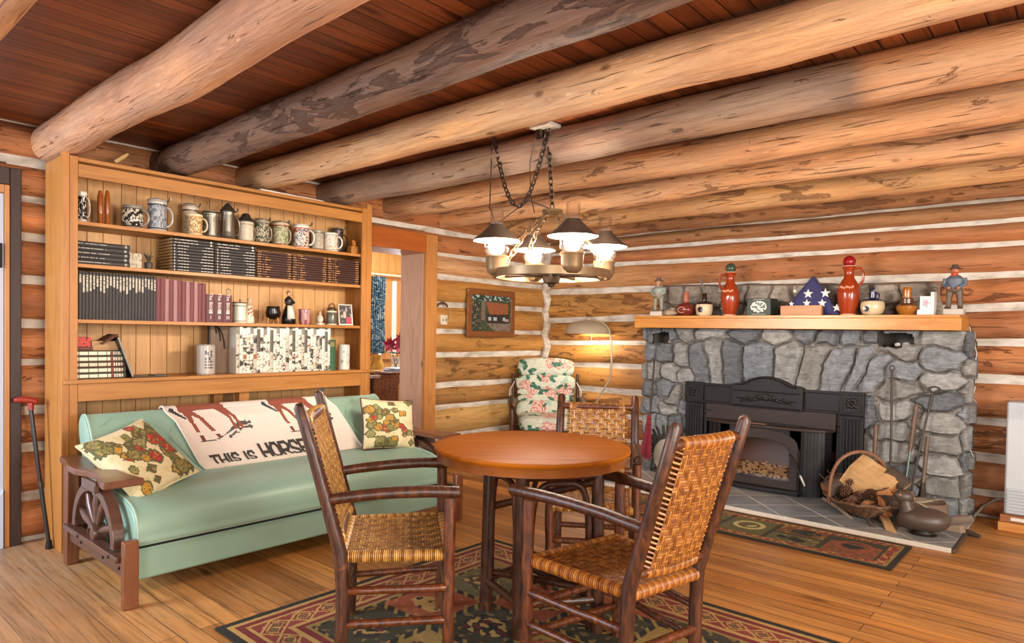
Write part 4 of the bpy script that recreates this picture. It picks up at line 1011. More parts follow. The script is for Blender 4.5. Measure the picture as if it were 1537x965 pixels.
def blc(u, v):
    x, y = u * 1.11, v / .82 * .42 + .0
    for X0 in (0.01, .60):
        h = horse(x, y, X0)
        if h: return h
    return WH
bl = M(); bl.grid(bl_pt, 200, 90, blc)
BLK_ = tag(bl.build('horse_blanket', MFAB, solid=0, loc=(-3.8, 2.17, 0)), 'cream blanket with horses and THIS IS HORSE lettering draped over the sofa back', 'blanket')
hm = M(); hm.tube([bl_pt(0, q / 30, .008) for q in range(31)], .006, 6); hm.tube([bl_pt(1, q / 30, .008) for q in range(31)], .006, 6); hm.tube([bl_pt(q / 30, 0, .008) for q in range(31)], .006, 6)
hm.build('hem', plain('blanket_hem', '#d9ccbb', .85), BLK_)
def blx(x0, y0, sx=1.0, sy=1.0):
    return lambda a_, b_: bl_pt((x0 + a_ * sx) / 1.11, (y0 + b_ * sy) * .82 / .42, .0105)
def bold_text(body, size, x0, y0, sx, sy, name):
    o = None
    for k2, (dx, dy) in enumerate(((0, 0), (.004, 0), (.002, .002), (.004, .003), (0, .003))):
        pass
    return text_mesh(body, size, blx(x0, y0, sx, sy), name, MINKD, BLK_)
def stroke_text(body, x0, y0, w, h, gap, th, fn, name, mat, parent):
    """poster lettering drawn with straight and curved strokes"""
    G = {'T': [[(0, 1), (1, 1)], [(.5, 1), (.5, 0)]], 'H': [[(0, 0), (0, 1)], [(1, 0), (1, 1)], [(0, .52), (1, .52)]], 'I': [[(.5, 0), (.5, 1)]],
         'S': [[(1, .82), (.8, 1), (.2, 1), (0, .8), (.12, .6), (.88, .42), (1, .2), (.8, 0), (.2, 0), (0, .18)]], 'O': [[(.25, 0), (0, .25), (0, .75), (.25, 1), (.75, 1), (1, .75), (1, .25), (.75, 0), (.25, 0)]],
         'R': [[(0, 0), (0, 1), (.75, 1), (1, .85), (1, .65), (.75, .5), (0, .5)], [(.5, .5), (1, 0)]], 'E': [[(1, 1), (0, 1), (0, 0), (1, 0)], [(0, .52), (.8, .52)]]}
    m = M(); x = x0
    for ch_ in body:
        if ch_ == ' ': x += w * .75; continue
        ww = w * (.3 if ch_ == 'I' else 1)
        for st in G[ch_]:
            for (a_, b_), (c_, d_) in zip(st[:-1], st[1:]):
                p, q = Vector((x + a_ * ww, y0 + b_ * h)), Vector((x + c_ * ww, y0 + d_ * h)); dv = (q - p).normalized(); nv = Vector((-dv.y, dv.x)) * th / 2
                p = p - dv * th * .48; q = q + dv * th * .48; k_ = max(1, int((q - p).length / .012)); vs = []; fs = []
                for i in range(k_ + 1):
                    r_ = p.lerp(q, i / k_); vs += [fn(*(r_ + nv)), fn(*(r_ - nv))]
                for i in range(k_): fs.append((2 * i, 2 * i + 1, 2 * i + 3, 2 * i + 2))
                m.add(vs, fs)
        x += ww + gap
    return m.build(name, mat, parent, smooth=False, solid=.0012)
fnb = lambda x, y: bl_pt(x / 1.11, y * .82 / .42, .0125)
stroke_text('THIS IS', .075, .052, .036, .058, .014, .0125, fnb, 'lettering', MINKD, BLK_)
stroke_text('HORSE', .395, .050, .050, .088, .017, .0165, fnb, 'lettering', MINKD, BLK_)

# ---- cushions
CC = c('#d6c69c', '#cfbd8c', '#7d7a45', '#a8382a', '#b5862f', '#5d5a36', '#6b2b20', '#8c8a58')
def cushion(name, label, loc, rot, w, h, seed, piping):
    r = thing(name, label, 'cushion', loc)
    r.rotation_euler = rot
    rnd = random.Random(seed)
    blobs = [(rnd.uniform(.08, .92), rnd.uniform(.06, .94), rnd.uniform(.07, .14), rnd.choice((0, 1, 2)), rnd.choice((2, 3, 4, 5, 2, 4, 7)), rnd.random() * 3) for _ in range(38)]
    def cf(u, v):
        for bx_, by, s_, sh, ci, ro in blobs:
            dx, dy = u - bx_, v - by
            if sh == 0: d = abs(dx) + abs(dy)
            elif sh == 1: d = math.hypot(dx, dy * 1.2)
            else: d = max(abs(dx), abs(dy) * 1.3)
            q = noise.noise(Vector((u * 26 + ro, v * 26, seed))); q2 = noise.noise(Vector((u * 60, v * 60, seed + ro)))
            if d < s_ * (.92 + .22 * q):
                if d > s_ * .7: return CC[5]
                if q2 > .33: return CC[6]
                return CC[ci] if q > -.28 else CC[4] if q2 < 0 else CC[7]
        return CC[0] if noise.noise(Vector((u * 9, v * 9, seed))) > -.2 else CC[1]
    def pil(u, v, s_):
        a_, b_ = 2 * u - 1, 2 * v - 1
        pin = 1 - .07 * (1 - a_ * a_) * abs(b_) ** 3; pin2 = 1 - .07 * (1 - b_ * b_) * abs(a_) ** 3
        t = max(0, (1 - a_ ** 4)) ** .5 * max(0, (1 - b_ ** 4)) ** .5
        return Vector((a_ * w / 2 * pin2, b_ * h / 2 * pin, s_ * (.065 * t + .004 * noise.noise(Vector((u * 5, v * 5, seed))) * t)))
    m = M(); m.grid(lambda u, v: pil(u, v, 1), 80, 80, cf); m.grid(lambda u, v: pil(u, v, -1), 40, 40, lambda u, v: cf(1 - u, v), flip=True)
    m.build('cover', MFAB, r)
    m = M(); rim = [pil(t_, 0, 0) for t_ in [q / 20 for q in range(20)]] + [pil(1, t_, 0) for t_ in [q / 20 for q in range(20)]] + [pil(1 - t_, 1, 0) for t_ in [q / 20 for q in range(20)]] + [pil(0, 1 - t_, 0) for t_ in [q / 20 for q in range(20)]]
    m.tube(rim, .006, 6, closed=True); m.build('piping', piping, r)
    return r
def frame_rot(xdir, zdir, spin=0):
    z = Vector(zdir).normalized(); x = Vector(xdir); x = (x - z * x.dot(z)).normalized(); y = z.cross(x)
    return (Matrix((x, y, z)).transposed() @ Matrix.Rotation(R(spin), 3, 'Z')).to_euler()
MPCR = plain('cream_piping', '#d8c9a0', .8); MPBR = plain('red_brown_piping', '#5a2a1e', .8)
cushion('cushion', 'cream hunting print cushion slumped against the left sofa arm', (-3.79, 1.34, .595), frame_rot((.28, .86, -.36), (.66, .12, .74), -36), .44, .41, 4, MPCR)
cushion('cushion', 'cream hunting print cushion standing upright at the right end of the sofa', (-3.83, 3.005, .625), frame_rot((.10, 1, .02), (.87, -.22, .34), -9), .40, .37, 9, MPBR)

# ------------------------------------------------------------------ rustic chairs
def hick(name, c1, c2, c3):
    m, nt, b = newmat(name); k = N(nt)
    v = k.obj((1, 1, 1)); n1 = k.noise(v, 14, 4, .6, .5); n2 = k.noise(k.obj((30, 30, 7)), 2, 4)
    col = k.ramp(n2, [(.3, lin(c2)), (.5, lin(c1)), (.7, mixc(lin(c1), lin(c3), .35))])
    sp = k.ramp(n1, [(.62, W0), (.70, W1)])
    col = k.mix(k.math('MULTIPLY', sp, .6), col, lin(c3))
    k.L(col, b.inputs['Base Color']); b.inputs['Roughness'].default_value = .42; b.inputs['Coat Weight'].default_value = .12; b.inputs['Coat Roughness'].default_value = .3
    k.L(k.bump(k.math('ADD', n2, n1), .25, .006), b.inputs['Normal']); return m
MHK = hick('hickory_bark', '#57290f', '#30150a', '#95501f')
MHP = hick('hickory_post_dark', '#432211', '#231108', '#7a421b')
def wickmat():
    m, nt, b = newmat('woven_cane'); k = N(nt)
    a = k.n('ShaderNodeAttribute', _attribute_name='Col')
    nz = k.noise(k.obj((1, 1, 1)), 38, 3)
    col = k.mix(1.0, a.outputs['Color'], k.ramp(nz, [(.3, (.62, .55, .48)), (.55, (1, 1, 1)), (.75, (1.15, 1.12, 1.05))]), 'MULTIPLY')
    k.L(col, b.inputs['Base Color']); b.inputs['Roughness'].default_value = .35; b.inputs['Coat Weight'].default_value = .2; b.inputs['Coat Roughness'].default_value = .3
    return m
MWK = wickmat()
CW = c('#c48a42', '#b3762f', '#d09a52', '#8d5422', '#a5682c')
def weave(fn, nu, nv, su, sv, tint=None, amp=.0028, dark=None):
    """herringbone cane: nu x nv strands, su/sv cells per strand"""
    pal = tint or CW
    U, V = nu * su, nv * sv
    def ph(i, j):
        sg = 1 if (j // 9) % 2 else -1; return (i + sg * j) % 6, sg
    def hcol(u, v):
        i, j = min(nu - 1, int(u * nu)), min(nv - 1, int(v * nv)); return i, j, u * nu - i, v * nv - j
    def pt(u, v):
        i, j, fu, fv = hcol(min(u, .99999), min(v, .99999)); p_, sg = ph(i, j)
        if p_ < 3: h = math.sin(math.pi * fu) ** .6; pos = (p_ + (fv if sg > 0 else 1 - fv)) / 3
        else: h = math.sin(math.pi * fv) ** .6; pos = (p_ - 3 + fu) / 3
        p, nr = fn(u, v); return p + nr * (amp * (h * (.35 + .65 * math.sin(math.pi * pos) ** .7)) - amp * .4)
    def cf(u, v):
        i, j, fu, fv = hcol(u, v); o = ph(i, j)[0] < 3
        r_ = (i * 17 % 23) / 23 if o else (j * 13 % 19) / 19
        cc = pal[int(r_ * len(pal)) % len(pal)]
        if dark and dark(u, v): cc = mixc(cc, lin('#4a2a14'), .6)  # seat shade painted into the strand colour
        e = fu if o else fv
        if e < .13 or e > .87: cc = mixc(cc, lin('#3a1f0d'), .6)  # strand edges darkened, shade of the gaps painted in
        return cc
    m = M(); m.grid(pt, U, V, cf); return m
def wrapped(path, r, n, k, pal=None, seed=0):
    """cane wound around a rail: closely set rings"""
    m = M(); p0, p1 = Vector(path[0]), Vector(path[-1]); N_ = 40; pal = pal or CW
    vs = []; fs = []; cs = []
    L = k * 4; t = (p1 - p0).normalized(); e1 = t.orthogonal().normalized(); e2 = t.cross(e1)
    def P(s):
        q = s * (len(path) - 1); i = min(len(path) - 2, int(q)); return Vector(path[i]).lerp(Vector(path[i + 1]), q - i)
    for i in range(L + 1):
        s = i / L; f = (i % 4) / 4; h = .78 + .22 * math.sin(math.pi * f) ** .6 if i % 4 else .74
        for j in range(n):
            a_ = 2 * math.pi * j / n; vs.append(P(s) + (e1 * math.cos(a_) + e2 * math.sin(a_)) * r * h)
    for i in range(L):
        cc = pal[(i // 4 * 7 + seed) % len(pal)]
        for j in range(n): fs.append((i * n + j, i * n + (j + 1) % n, (i + 1) * n + (j + 1) % n, (i + 1) * n + j)); cs.append(cc)
    m.add(vs, fs, cs); return m
def rustic_chair(label, x, y, th, D, pal=None, backdir=1, dark=None, bl=(.47, .985), seed=1):
    wf, wb, ha, hab, Hb, lean, over, hs, dep = D
    r = thing('rustic_armchair', label, 'chair', (x, y, .009), th, 'rustic cane armchairs')
    rn = random.Random(seed)
    jt = lambda p, a_=.006: Vector(p) + Vector((rn.uniform(-a_, a_), rn.uniform(-a_, a_), 0))
    def stick(p0, p1, r0, r1, name, mat=MHK, bend=0, par=r):
        p0, p1 = Vector(p0), Vector(p1); pts = []; rad = []
        for i in range(9):
            t = i / 8; p = p0.lerp(p1, t) + Vector((.0, 0, bend * 4 * t * (1 - t))); 
            if 0 < i < 8: p = jt(p, .003)
            pts.append(p); rad.append((r0 + (r1 - r0) * t) * (1 + .07 * noise.noise(Vector((t * 5, seed * 3.3, p0.x * 9 + p0.z * 4)))))
        # rounded ends
        d0 = (pts[0] - pts[1]).normalized(); d1 = (pts[-1] - pts[-2]).normalized()
        pts = [pts[0] + d0 * .006] + pts + [pts[-1] + d1 * .006]; rad = [rad[0] * .72] + rad + [rad[-1] * .72]
        m = M(); m.tube(pts, rad, 12, jit=.10); return m.build(name, mat, par)
    bt = {}
    for s in (1, -1):
        stick((s * wf, dep / 2, 0), (s * wf * .99, dep / 2 + .0, ha), .023, .022, 'front_post', MHK)
        # back posts bend at seat height
        pts = [Vector((s * wb, -dep / 2, 0)), Vector((s * wb, -dep / 2 + .005, hs * .6)), Vector((s * wb, -dep / 2 - .004, hs)), Vector((s * wb, -dep / 2 - lean * .32, hs + (Hb - hs) * .33)), Vector((s * wb, -dep / 2 - lean * .68, hs + (Hb - hs) * .68)), Vector((s * wb, -dep / 2 - lean, Hb)), Vector((s * wb, -dep / 2 - lean - .004, Hb + .012))]
        m = M(); m.tube([jt(p, .003) for p in pts], [.024, .025, .026, .024, .022, .021, .013], 12, jit=.12); m.build('back_post', MHP, r)
        k_ = (hab - hs) / (Hb - hs)
        stick((s * wb * 1.0, -dep / 2 - lean * k_ + .012, hab + .018), (s * (wf + .004), dep / 2 + over + .035, ha + .022), .0215, .0235, 'arm', MHP, .012)
        stick((s * wf, dep / 2 - .01, hs * .42), (s * wb, -dep / 2 + .01, hs * .40), .0155, .016, 'side_rung', MHK)
        stick((s * wf, dep / 2 - .01, hs * .70), (s * wb, -dep / 2 + .01, hs * .68), .0155, .016, 'side_rung', MHK)
    stick((-wf + .01, dep / 2, hs * .58), (wf - .01, dep / 2, hs * .58), .016, .016, 'front_rung', MHK)
    stick((-wf + .01, dep / 2, hs * .32), (wf - .01, dep / 2, hs * .31), .016, .016, 'front_rung', MHK)
    stick((-wb + .01, -dep / 2, hs * .5), (wb - .01, -dep / 2, hs * .5), .016, .016, 'back_rung', MHK)
    # seat
    iw = wf - .016; ib = wb - .016; rr = .021; zt = hs
    d0, d1 = -dep / 2 + .0, dep / 2 + .0
    def sp(u, v):
        yy = d0 + (d1 - d0) * v; ww = ib + (iw - ib) * v
        xx = -ww + 2 * ww * u
        dip = -.014 * (1 - (2 * u - 1) ** 2) * (1 - (2 * v - 1) ** 2)
        return Vector((xx, yy, zt + dip)), Vector((0, 0, 1))
    sg = lambda u, v: dark(u, v) if dark else False
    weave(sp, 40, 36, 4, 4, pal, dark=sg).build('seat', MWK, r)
    ub = M(); ub.grid(lambda u, v: sp(u, v)[0] - Vector((0, 0, .030)), 6, 6, lambda u, v: CW[1], flip=True); ub.build('seat_underside', MWK, r)
    zr = zt - .014
    for nm, a_, b_ in (('seat_edge', (-iw, d1, zr), (iw, d1, zr)), ('seat_edge', (-ib, d0, zr), (ib, d0, zr)), ('seat_edge', (-ib, d0, zr), (-iw, d1, zr)), ('seat_edge', (ib, d0, zr), (iw, d1, zr))):
        wrapped([a_, b_], .024, 10, 52, pal).build(nm, MWK, r)
    # back
    z0, z1 = Hb * bl[0] + .02, Hb * bl[1] - .045; bw = wb - .055
    stick((-wb, -dep / 2 - lean * (z1 - hs) / (Hb - hs), z1), (wb, -dep / 2 - lean * (z1 - hs) / (Hb - hs), z1), .018, .018, 'top_rail', MHK)
    stick((-wb, -dep / 2 - lean * (z0 - hs) / (Hb - hs), z0), (wb, -dep / 2 - lean * (z0 - hs) / (Hb - hs), z0), .018, .018, 'lower_rail', MHK)
    nb = Vector((0, (Hb - hs), lean)).normalized()
    def bp_(sgn):
        def f(u, v):
            zz = z0 + (z1 - z0) * v; yy = -dep / 2 - lean * (zz - hs) / (Hb - hs) - .012 * (1 - (2 * u - 1) ** 2)
            e = 1 if 0 < v < 1 else .3
            return Vector((-bw + 2 * bw * (u if sgn < 0 else 1 - u), yy, zz)) + nb * sgn * .017, nb * sgn
        return f
    for sgn in (1, -1): weave(bp_(sgn), 30, 42, 4, 4, pal).build('back_panel', MWK, r)
    for zz in (z0, z1):
        yy = -dep / 2 - lean * (zz - hs) / (Hb - hs)
        wrapped([(-bw + 2 * bw * q / 8, yy - .012 * (1 - (2 * q / 8 - 1) ** 2), zz) for q in range(9)], .024, 10, 42, pal).build('rail_wrap', MWK, r)
    for s in (1, -1):
        m = M()
        for q in range(26):
            t = (q + .5) / 26; zz = z0 + (z1 - z0) * t; yy = -dep / 2 - lean * (zz - hs) / (Hb - hs)
            m.tube([Vector((s * bw, yy, zz)) + nb * .017, Vector((s * (bw + .012), yy, zz)), Vector((s * bw, yy, zz)) - nb * .017], .0045, 5, col=CW[q % 5])
        m.build('edge_wrap', MWK, r)
    return r
C2 = c('#b3722e', '#a26228', '#bf803c', '#834c1e', '#9a5c26')
OR = c('#a5622a', '#96521f', '#b06c30', '#7c4218', '#9c5a24')
YE = c('#cc9a4a', '#b9863a', '#d8a85c', '#8f5c26', '#c08e46')
rustic_chair('rustic armchair left of the round table, side on, in front of the green sofa', -2.2, 1.778, -.688, (.285, .262, .655, .635, 1.0, .154, .0, .445, .405), YE, dark=lambda u, v: v > .62 and (u * 7 % 1) < .55, seed=3)  # the dark function paints a patch of shade into the seat front
rustic_chair('rustic armchair nearest the camera, seen from behind at the right of the table', -1.349, 2.149, 1.383, (.252, .185, .655, .64, 1.005, .177, .06, .434, .452), C2, seed=5)
rustic_chair('rustic armchair facing the camera behind the round table', -1.992, 2.93, 3.709 - .0, (.215, .212, .655, .645, .925, .155, .0, .432, .405), CW, bl=(.55, .99), seed=8)

# ------------------------------------------------------------------ round table
MTT = wood('table_top_oak', '#b96a16', '#92500f', 'x', .5, grain=.45, var=.4, bump=.03, coat=.03)
MTT.node_tree.nodes['Principled BSDF'].inputs['Specular IOR Level'].default_value = .1
MTE = wood('table_edge_oak', '#9a5a26', '#7a4218', 'x', .3, grain=.6, coat=.3)
TX, TY, TZ = -1.95, 2.36, .777
tb = thing('round_table', 'round honey oak table on dark rustic pole legs among the cane armchairs', 'table', (TX, TY, .009), R(41))
m = M(); RT_ = .448; m.lathe([(0, TZ), (RT_ - .012, TZ), (RT_ - .003, TZ - .004), (RT_, TZ - .012)], 96); m.lathe([(RT_, TZ - .012), (RT_ - .004, TZ - .022), (RT_ - .008, TZ - .024)], 96); m.build('tabletop', MTT, tb)
m = M(); m.lathe([(RT_ - .008, TZ - .022), (RT_ - .012, TZ - .028), (RT_ - .012, TZ - .062), (RT_ - .03, TZ - .064), (0, TZ - .064)], 96); m.build('apron_rim', MTE, tb)
Ti = Matrix.Rotation(-R(41), 4, 'Z')
def TL(x, y, z): return Ti @ Vector((x - TX, y - TY, z))
LG = [(-2.118, 2.245), (-1.815, 2.13), (-1.612, 2.415), (-2.13, 2.52)]
def pole(p0, p1, r0, r1, name, bend=None, mat=MHP, n=10, seed=0):
    p0, p1 = Vector(p0), Vector(p1); pts = []
    for i in range(n + 1):
        t = i / n; p = p0.lerp(p1, t)
        if bend: p += Vector(bend) * 4 * t * (1 - t)
        pts.append(p)
    m = M(); m.tube(pts, [r0 + (r1 - r0) * i / n for i in range(n + 1)], 12, jit=.12); return m.build(name, mat, tb)
for i, (lx, ly) in enumerate(LG):
    pole(TL(lx, ly, 0), TL(lx + (TX - lx) * .03, ly + (TY - ly) * .03, TZ - .065), .029, .027, 'leg', mat=MHP)
for i in range(4):
    a_, b_ = LG[i], LG[(i + 1) % 4]
    pole(TL(*a_, TZ - .095), TL(*b_, TZ - .095), .020, .020, 'top_rail')
    pole(TL(*a_, .14), TL(*b_, .14), .018, .018, 'low_rail')
    # bent hoop between the two legs
    m = M(); pts = []
    A_ = Vector((*a_, 0)).lerp(Vector((*b_, 0)), .12); B_ = Vector((*a_, 0)).lerp(Vector((*b_, 0)), .88)
    for q in range(25):
        t = q / 24; an = math.pi * t; p = (A_ + B_) / 2 + (A_ - B_) / 2 * (abs(math.cos(an)) ** .45 * (1 if math.cos(an) > 0 else -1)); p.z = .15 + .50 * min(1, math.sin(an) ** .45 if 0 < t < 1 else 0)
        pts.append(TL(p.x, p.y, p.z))
    m.tube(pts, .014, 10, jit=.1); m.build('hoop', MHP, tb)
pole(TL(*LG[0], .18), TL(*LG[2], .18), .017, .017, 'cross_rail'); pole(TL(*LG[1], .20), TL(*LG[3], .20), .017, .017, 'cross_rail')
pole(TL(*LG[2], TZ - .12), TL(*LG[0], TZ - .30), .018, .016, 'brace'); 

# ------------------------------------------------------------------ rugs
RG = c('#211d15', '#6a1f1c', '#a8864a', '#8a4526', '#5c5632', '#37331f', '#8a7038', '#7a2f28')
def rugc(W_, H_):
    def f(u, v):
        x, y = u * W_, v * H_; d = min(x, W_ - x, y, H_ - y); q = noise.noise(Vector((x * 14, y * 14, 0)))
        al = x if (d == y or d == H_ - y) else y
        if d < .035: return RG[0]
        if d < .055: return RG[2]
        if d < .085: return RG[1]
        if d < .105: return RG[2] if q > -.4 else RG[6]
        if d < .215:
            a_ = (al % .13) / .13; b_ = (d - .105) / .11
            k_ = abs(a_ - .5) * 2 + abs(b_ - .5) * 2
            if abs(k_ - 1) < .14 or abs(k_ - .55) < .10: return RG[2]
            if k_ < .3: return RG[4]
            return RG[1] if k_ < 1 else RG[7]
        if d < .24: return RG[2]
        if d < .265: return RG[1]
        if d < .285: return RG[6]
        # inner field of picture squares
        cx_, cy_ = (x - .285), (y - .285); sx_, sy_ = .36, .36; i, j = int(cx_ / sx_), int(cy_ / sy_); a_, b_ = cx_ / sx_ % 1, cy_ / sy_ % 1
        if min(a_, 1 - a_, b_, 1 - b_) < .05: return RG[0] if (int((x + y) * 40) % 3) else RG[6]
        h = (i * 7 + j * 5) % 4; n1 = noise.noise(Vector((x * 11 + h * 5, y * 11, h))); n2 = noise.noise(Vector((x * 30, y * 30, h)))
        base = (RG[5], RG[3], RG[4], RG[6])[h]
        r_ = math.hypot(a_ - .5, (b_ - .5) * 1.3)
        if r_ < .3 + .16 * n1:
            if n2 > .12: return RG[2] if h != 3 else RG[5]
            if n2 < -.32: return RG[1] if h in (0, 2) else RG[0]
            return (RG[0], RG[2], RG[5], RG[3])[h]
        return base if n2 < .35 else mixc(base, RG[2], .4)
    return f
MRUG = painted('rug_wool', .95, .22, 220, .5)
def rug(name, label, x0, x1, y0, y1, fn, nu, nv, z=.009):
    m = M(); W_, H_ = x1 - x0, y1 - y0
    m.grid(lambda u, v: (x0 + u * W_, y0 + v * H_, z + .0012 * noise.noise(Vector((u * 80, v * 80, 0)))), nu, nv, fn)
    m.box(x0, x1, y0, y1, .0005, z - .002, RG[0]); m.tube([(x0, y0, .005), (x1, y0, .005), (x1, y1, .005), (x0, y1, .005)], .005, 6, closed=True, col=RG[0])
    return tag(m.build(name, MRUG, smooth=False), label, 'rug')
rug('area_rug', 'large dark bordered wildlife rug under the round table', -2.82, -.2, 1.30, 3.04, rugc(2.62, 1.74), 330, 220)
BRW = lin('#6a4324')
def runc(W_, H_):
    def f(u, v):
        x, y = u * W_, v * H_; d = min(x, W_ - x, y, H_ - y); q = noise.noise(Vector((x * 30, y * 30, 2)))
        if d < .03: return RG[0]
        if d < .045: return RG[6]
        if d < .10: return RG[3] if (int(x * 34) + int(y * 34)) % 2 else RG[2] if q > 0 else RG[1]
        cx_ = (W_ - .1 - x) / .33; i = int(cx_); a_ = cx_ % 1; b_ = (y - .10) / (H_ - .2)
        if min(a_, 1 - a_) < .05: return RG[5]
        two = i % 2
        if two and abs(b_ - .5) < .05: return RG[5]
        n1 = noise.noise(Vector((x * 13, y * 13, i)))
        if two:
            bb = (b_ * 2) % 1; r_ = math.hypot(a_ - .5, (bb - .5) * .8)
            return (RG[0] if n1 > .0 else RG[5]) if r_ < .24 + .2 * n1 + .08 * q else ((RG[4], BRW)[(int(b_ * 2) + i // 2) % 2] if q < .25 else RG[6])
        r_ = math.hypot(a_ - .5, (b_ - .55) * 1.1)
        if i % 4 == 0: return RG[3] if .27 < r_ < .34 else (RG[5] if b_ > .72 else RG[0] if r_ < .16 + .2 * n1 else BRW if q > -.1 else RG[3])
        if .22 < r_ < .32 or (r_ < .14 and n1 > 0): return lin('#b8a468')
        return RG[4]
    return f
rug('hearth_runner', 'narrow dark bordered runner rug along the front of the tiled hearth', -3.14, -.853, 4.205, 4.765, runc(2.287, .56), 300, 74)
# ------------------------------------------------------------------ stone fireplace
def stonemat():
    m, nt, b = newmat('fieldstone'); k = N(nt)
    a = k.n('ShaderNodeAttribute', _attribute_name='Col')
    v = k.obj((1, 1, 1)); n1 = k.noise(v, 16, 6, .65, .6); n2 = k.noise(k.obj((7, 7, 40), (0, R(35), 0)), 1.6, 5, .65, .5); n3 = k.noise(v, 120, 2)
    col = k.mix(1.0, a.outputs['Color'], k.ramp(n1, [(.28, (.58, .57, .55)), (.5, (1, 1, 1)), (.74, (1.38, 1.38, 1.38))]), 'MULTIPLY')
    col = k.mix(1.0, col, k.ramp(n2, [(.3, (.66, .65, .63)), (.52, (1, 1, 1)), (.75, (1.3, 1.3, 1.3))]), 'MULTIPLY')
    k.L(col, b.inputs['Base Color']); b.inputs['Roughness'].default_value = .85
    k.L(k.bump(k.math('ADD', k.math('MULTIPLY', n1, 1.4), k.math('ADD', n2, k.math('MULTIPLY', n3, .3))), .7, .012), b.inputs['Normal']); return m
MST = stonemat()
SCOL = c('#7d8084', '#686b6f', '#888885', '#72777c', '#8f8d88', '#5f6266', '#7f7d78', '#969592')
MORT = lin('#877f75')
class Stones:
    """irregular stones: jittered seeds with their own stretch; relief and colour per stone"""
    def __init__(s, seeds): s.s = seeds
    def look(s, u, v):
        wu = u + .035 * noise.noise(Vector((u * 7, v * 7, 1))) + .012 * noise.noise(Vector((u * 20, v * 20, 1))); wv = v + .035 * noise.noise(Vector((u * 7, v * 7, 7))) + .012 * noise.noise(Vector((u * 20, v * 20, 4)))
        b1 = b2 = 9e9; k1 = 0
        for k_, (su, sv, ru, rv, ca, sa, ci) in enumerate(s.s):
            du, dv = wu - su, wv - sv
            if abs(du) > .5 or abs(dv) > .5: continue
            a_ = (du * ca + dv * sa) / ru; b_ = (-du * sa + dv * ca) / rv; d = math.sqrt(a_ * a_ + b_ * b_)
            if d < b1: b2, b1, k1 = b1, d, k_
            elif d < b2: b2 = d
        return k1, b1, b2
    def val(s, u, v):
        k1, b1, b2 = s.look(u, v); e = b2 - b1 - .05 * ((k1 * 13 % 7) / 7); su = s.s[k1]
        size = min(su[2], su[3])
        t = sm(.07, .42, e) ; st = sm(.06, .12, e)
        h = (.016 + .034 * ((k1 * 37 % 11) / 11)) * t + .018 * st + .006 * noise.noise(Vector((u * 14, v * 14, k1))) * st
        cc = mixc(MORT, SCOL[su[6]], sm(.05, .12, e)); return h, cc
FXL, FXR, FY, FBACK = -3.335, -.715, 5.72, 5.95
def fire_seeds():
    rn = random.Random(21); S = []
    def put(u, v, ru, rv, an): S.append((u, v, ru, rv, math.cos(an), math.sin(an), rn.randrange(len(SCOL))))
    # perimeter coordinate: left side (0.23) + front (2.62) + right side (0.23)
    W_ = FXR - FXL; o = .23
    def fr(x): return o + x - FXL
    # left column: rounded cobbles
    for j in range(8):
        for i in range(2 + (j % 2)):
            put(fr(-3.28 + i * .17 + (.06 if j % 2 else 0) + rn.uniform(-.02, .02)), .09 + j * .175 + rn.uniform(-.02, .02), .105, .085, rn.uniform(-.2, .2))
    # right column: stacked wider stones
    for j in range(9):
        put(fr(-.86 + rn.uniform(-.02, .02)), .07 + j * .155, .16, .075, rn.uniform(-.12, .12)); put(fr(-1.14 + rn.uniform(-.03, .03)), .13 + j * .155 + rn.uniform(-.02, .02), .14, .085, rn.uniform(-.2, .2))
    # fan of leaning slabs above the stove
    xs_ = [-2.93, -2.78, -2.62, -2.44, -2.22, -1.98, -1.76, -1.58, -1.42, -1.28]
    for i, x in enumerate(xs_):
        an = R(18 - i * 4.6) if x < -2.2 else R(-10 - (i - 4) * 5)
        put(fr(x), 1.06 + rn.uniform(-.02, .02), .085 + .02 * (i % 3 == 1), .19, an)
    for x in (-2.7, -2.36, -2.08, -1.86, -1.66, -1.5, -1.33): put(fr(x + rn.uniform(-.02, .02)), 1.31 + rn.uniform(-.01, .015), .12, .055, rn.uniform(-.1, .1))
    for x in [-3.0 + .2 * i for i in range(9)]:
        for z in (.2, .45, .7): put(fr(x), z, .12, .11, 0)
    for j in range(8):
        for uu in (.05, .17): put(uu + rn.uniform(-.02, .02), .08 + j * .175, .10, .085, 0); put(o + W_ + uu + .02, .08 + j * .17, .11, .075, rn.uniform(-.1, .1))
    return Stones(S)
FS = fire_seeds()
fp = thing('stone_fireplace', 'grey fieldstone fireplace breast against the back log wall', 'fireplace', (-2.03, 5.8, 0))
WP = .23 + (FXR - FXL) + .23
NICH = [(-3.235, -3.055, 1.225, 1.335), (-1.29, -1.05, 1.235, 1.345)]
def fpt(a_, b_):
    u, v = a_ * WP, b_ * 1.362; h, _ = FS.val(u, v)
    rc = .05
    u0, u1 = .23, .23 + FXR - FXL
    if u < u0: p = Vector((FXL, FY + (u0 - u), v)); n_ = Vector((-1, 0, 0))
    elif u > u1: p = Vector((FXR, FY + (u - u1), v)); n_ = Vector((1, 0, 0))
    else: p = Vector((FXL + u - u0, FY, v)); n_ = Vector((0, -1, 0))
    for ue, sg in ((u0, -1), (u1, 1)):
        if abs(u - ue) < rc:
            t = (u - ue) / rc * sg   # -1 on the front .. 1 on the side
            n_ = (Vector((0, -1, 0)) * (1 - t) / 2 + Vector((sg, 0, 0)) * (1 + t) / 2).normalized(); h -= .018 * (1 - abs(t))
    # niches: pinch rims
    p = p + n_ * (h - .02); return (p.x + 2.03, p.y - 5.8, p.z)
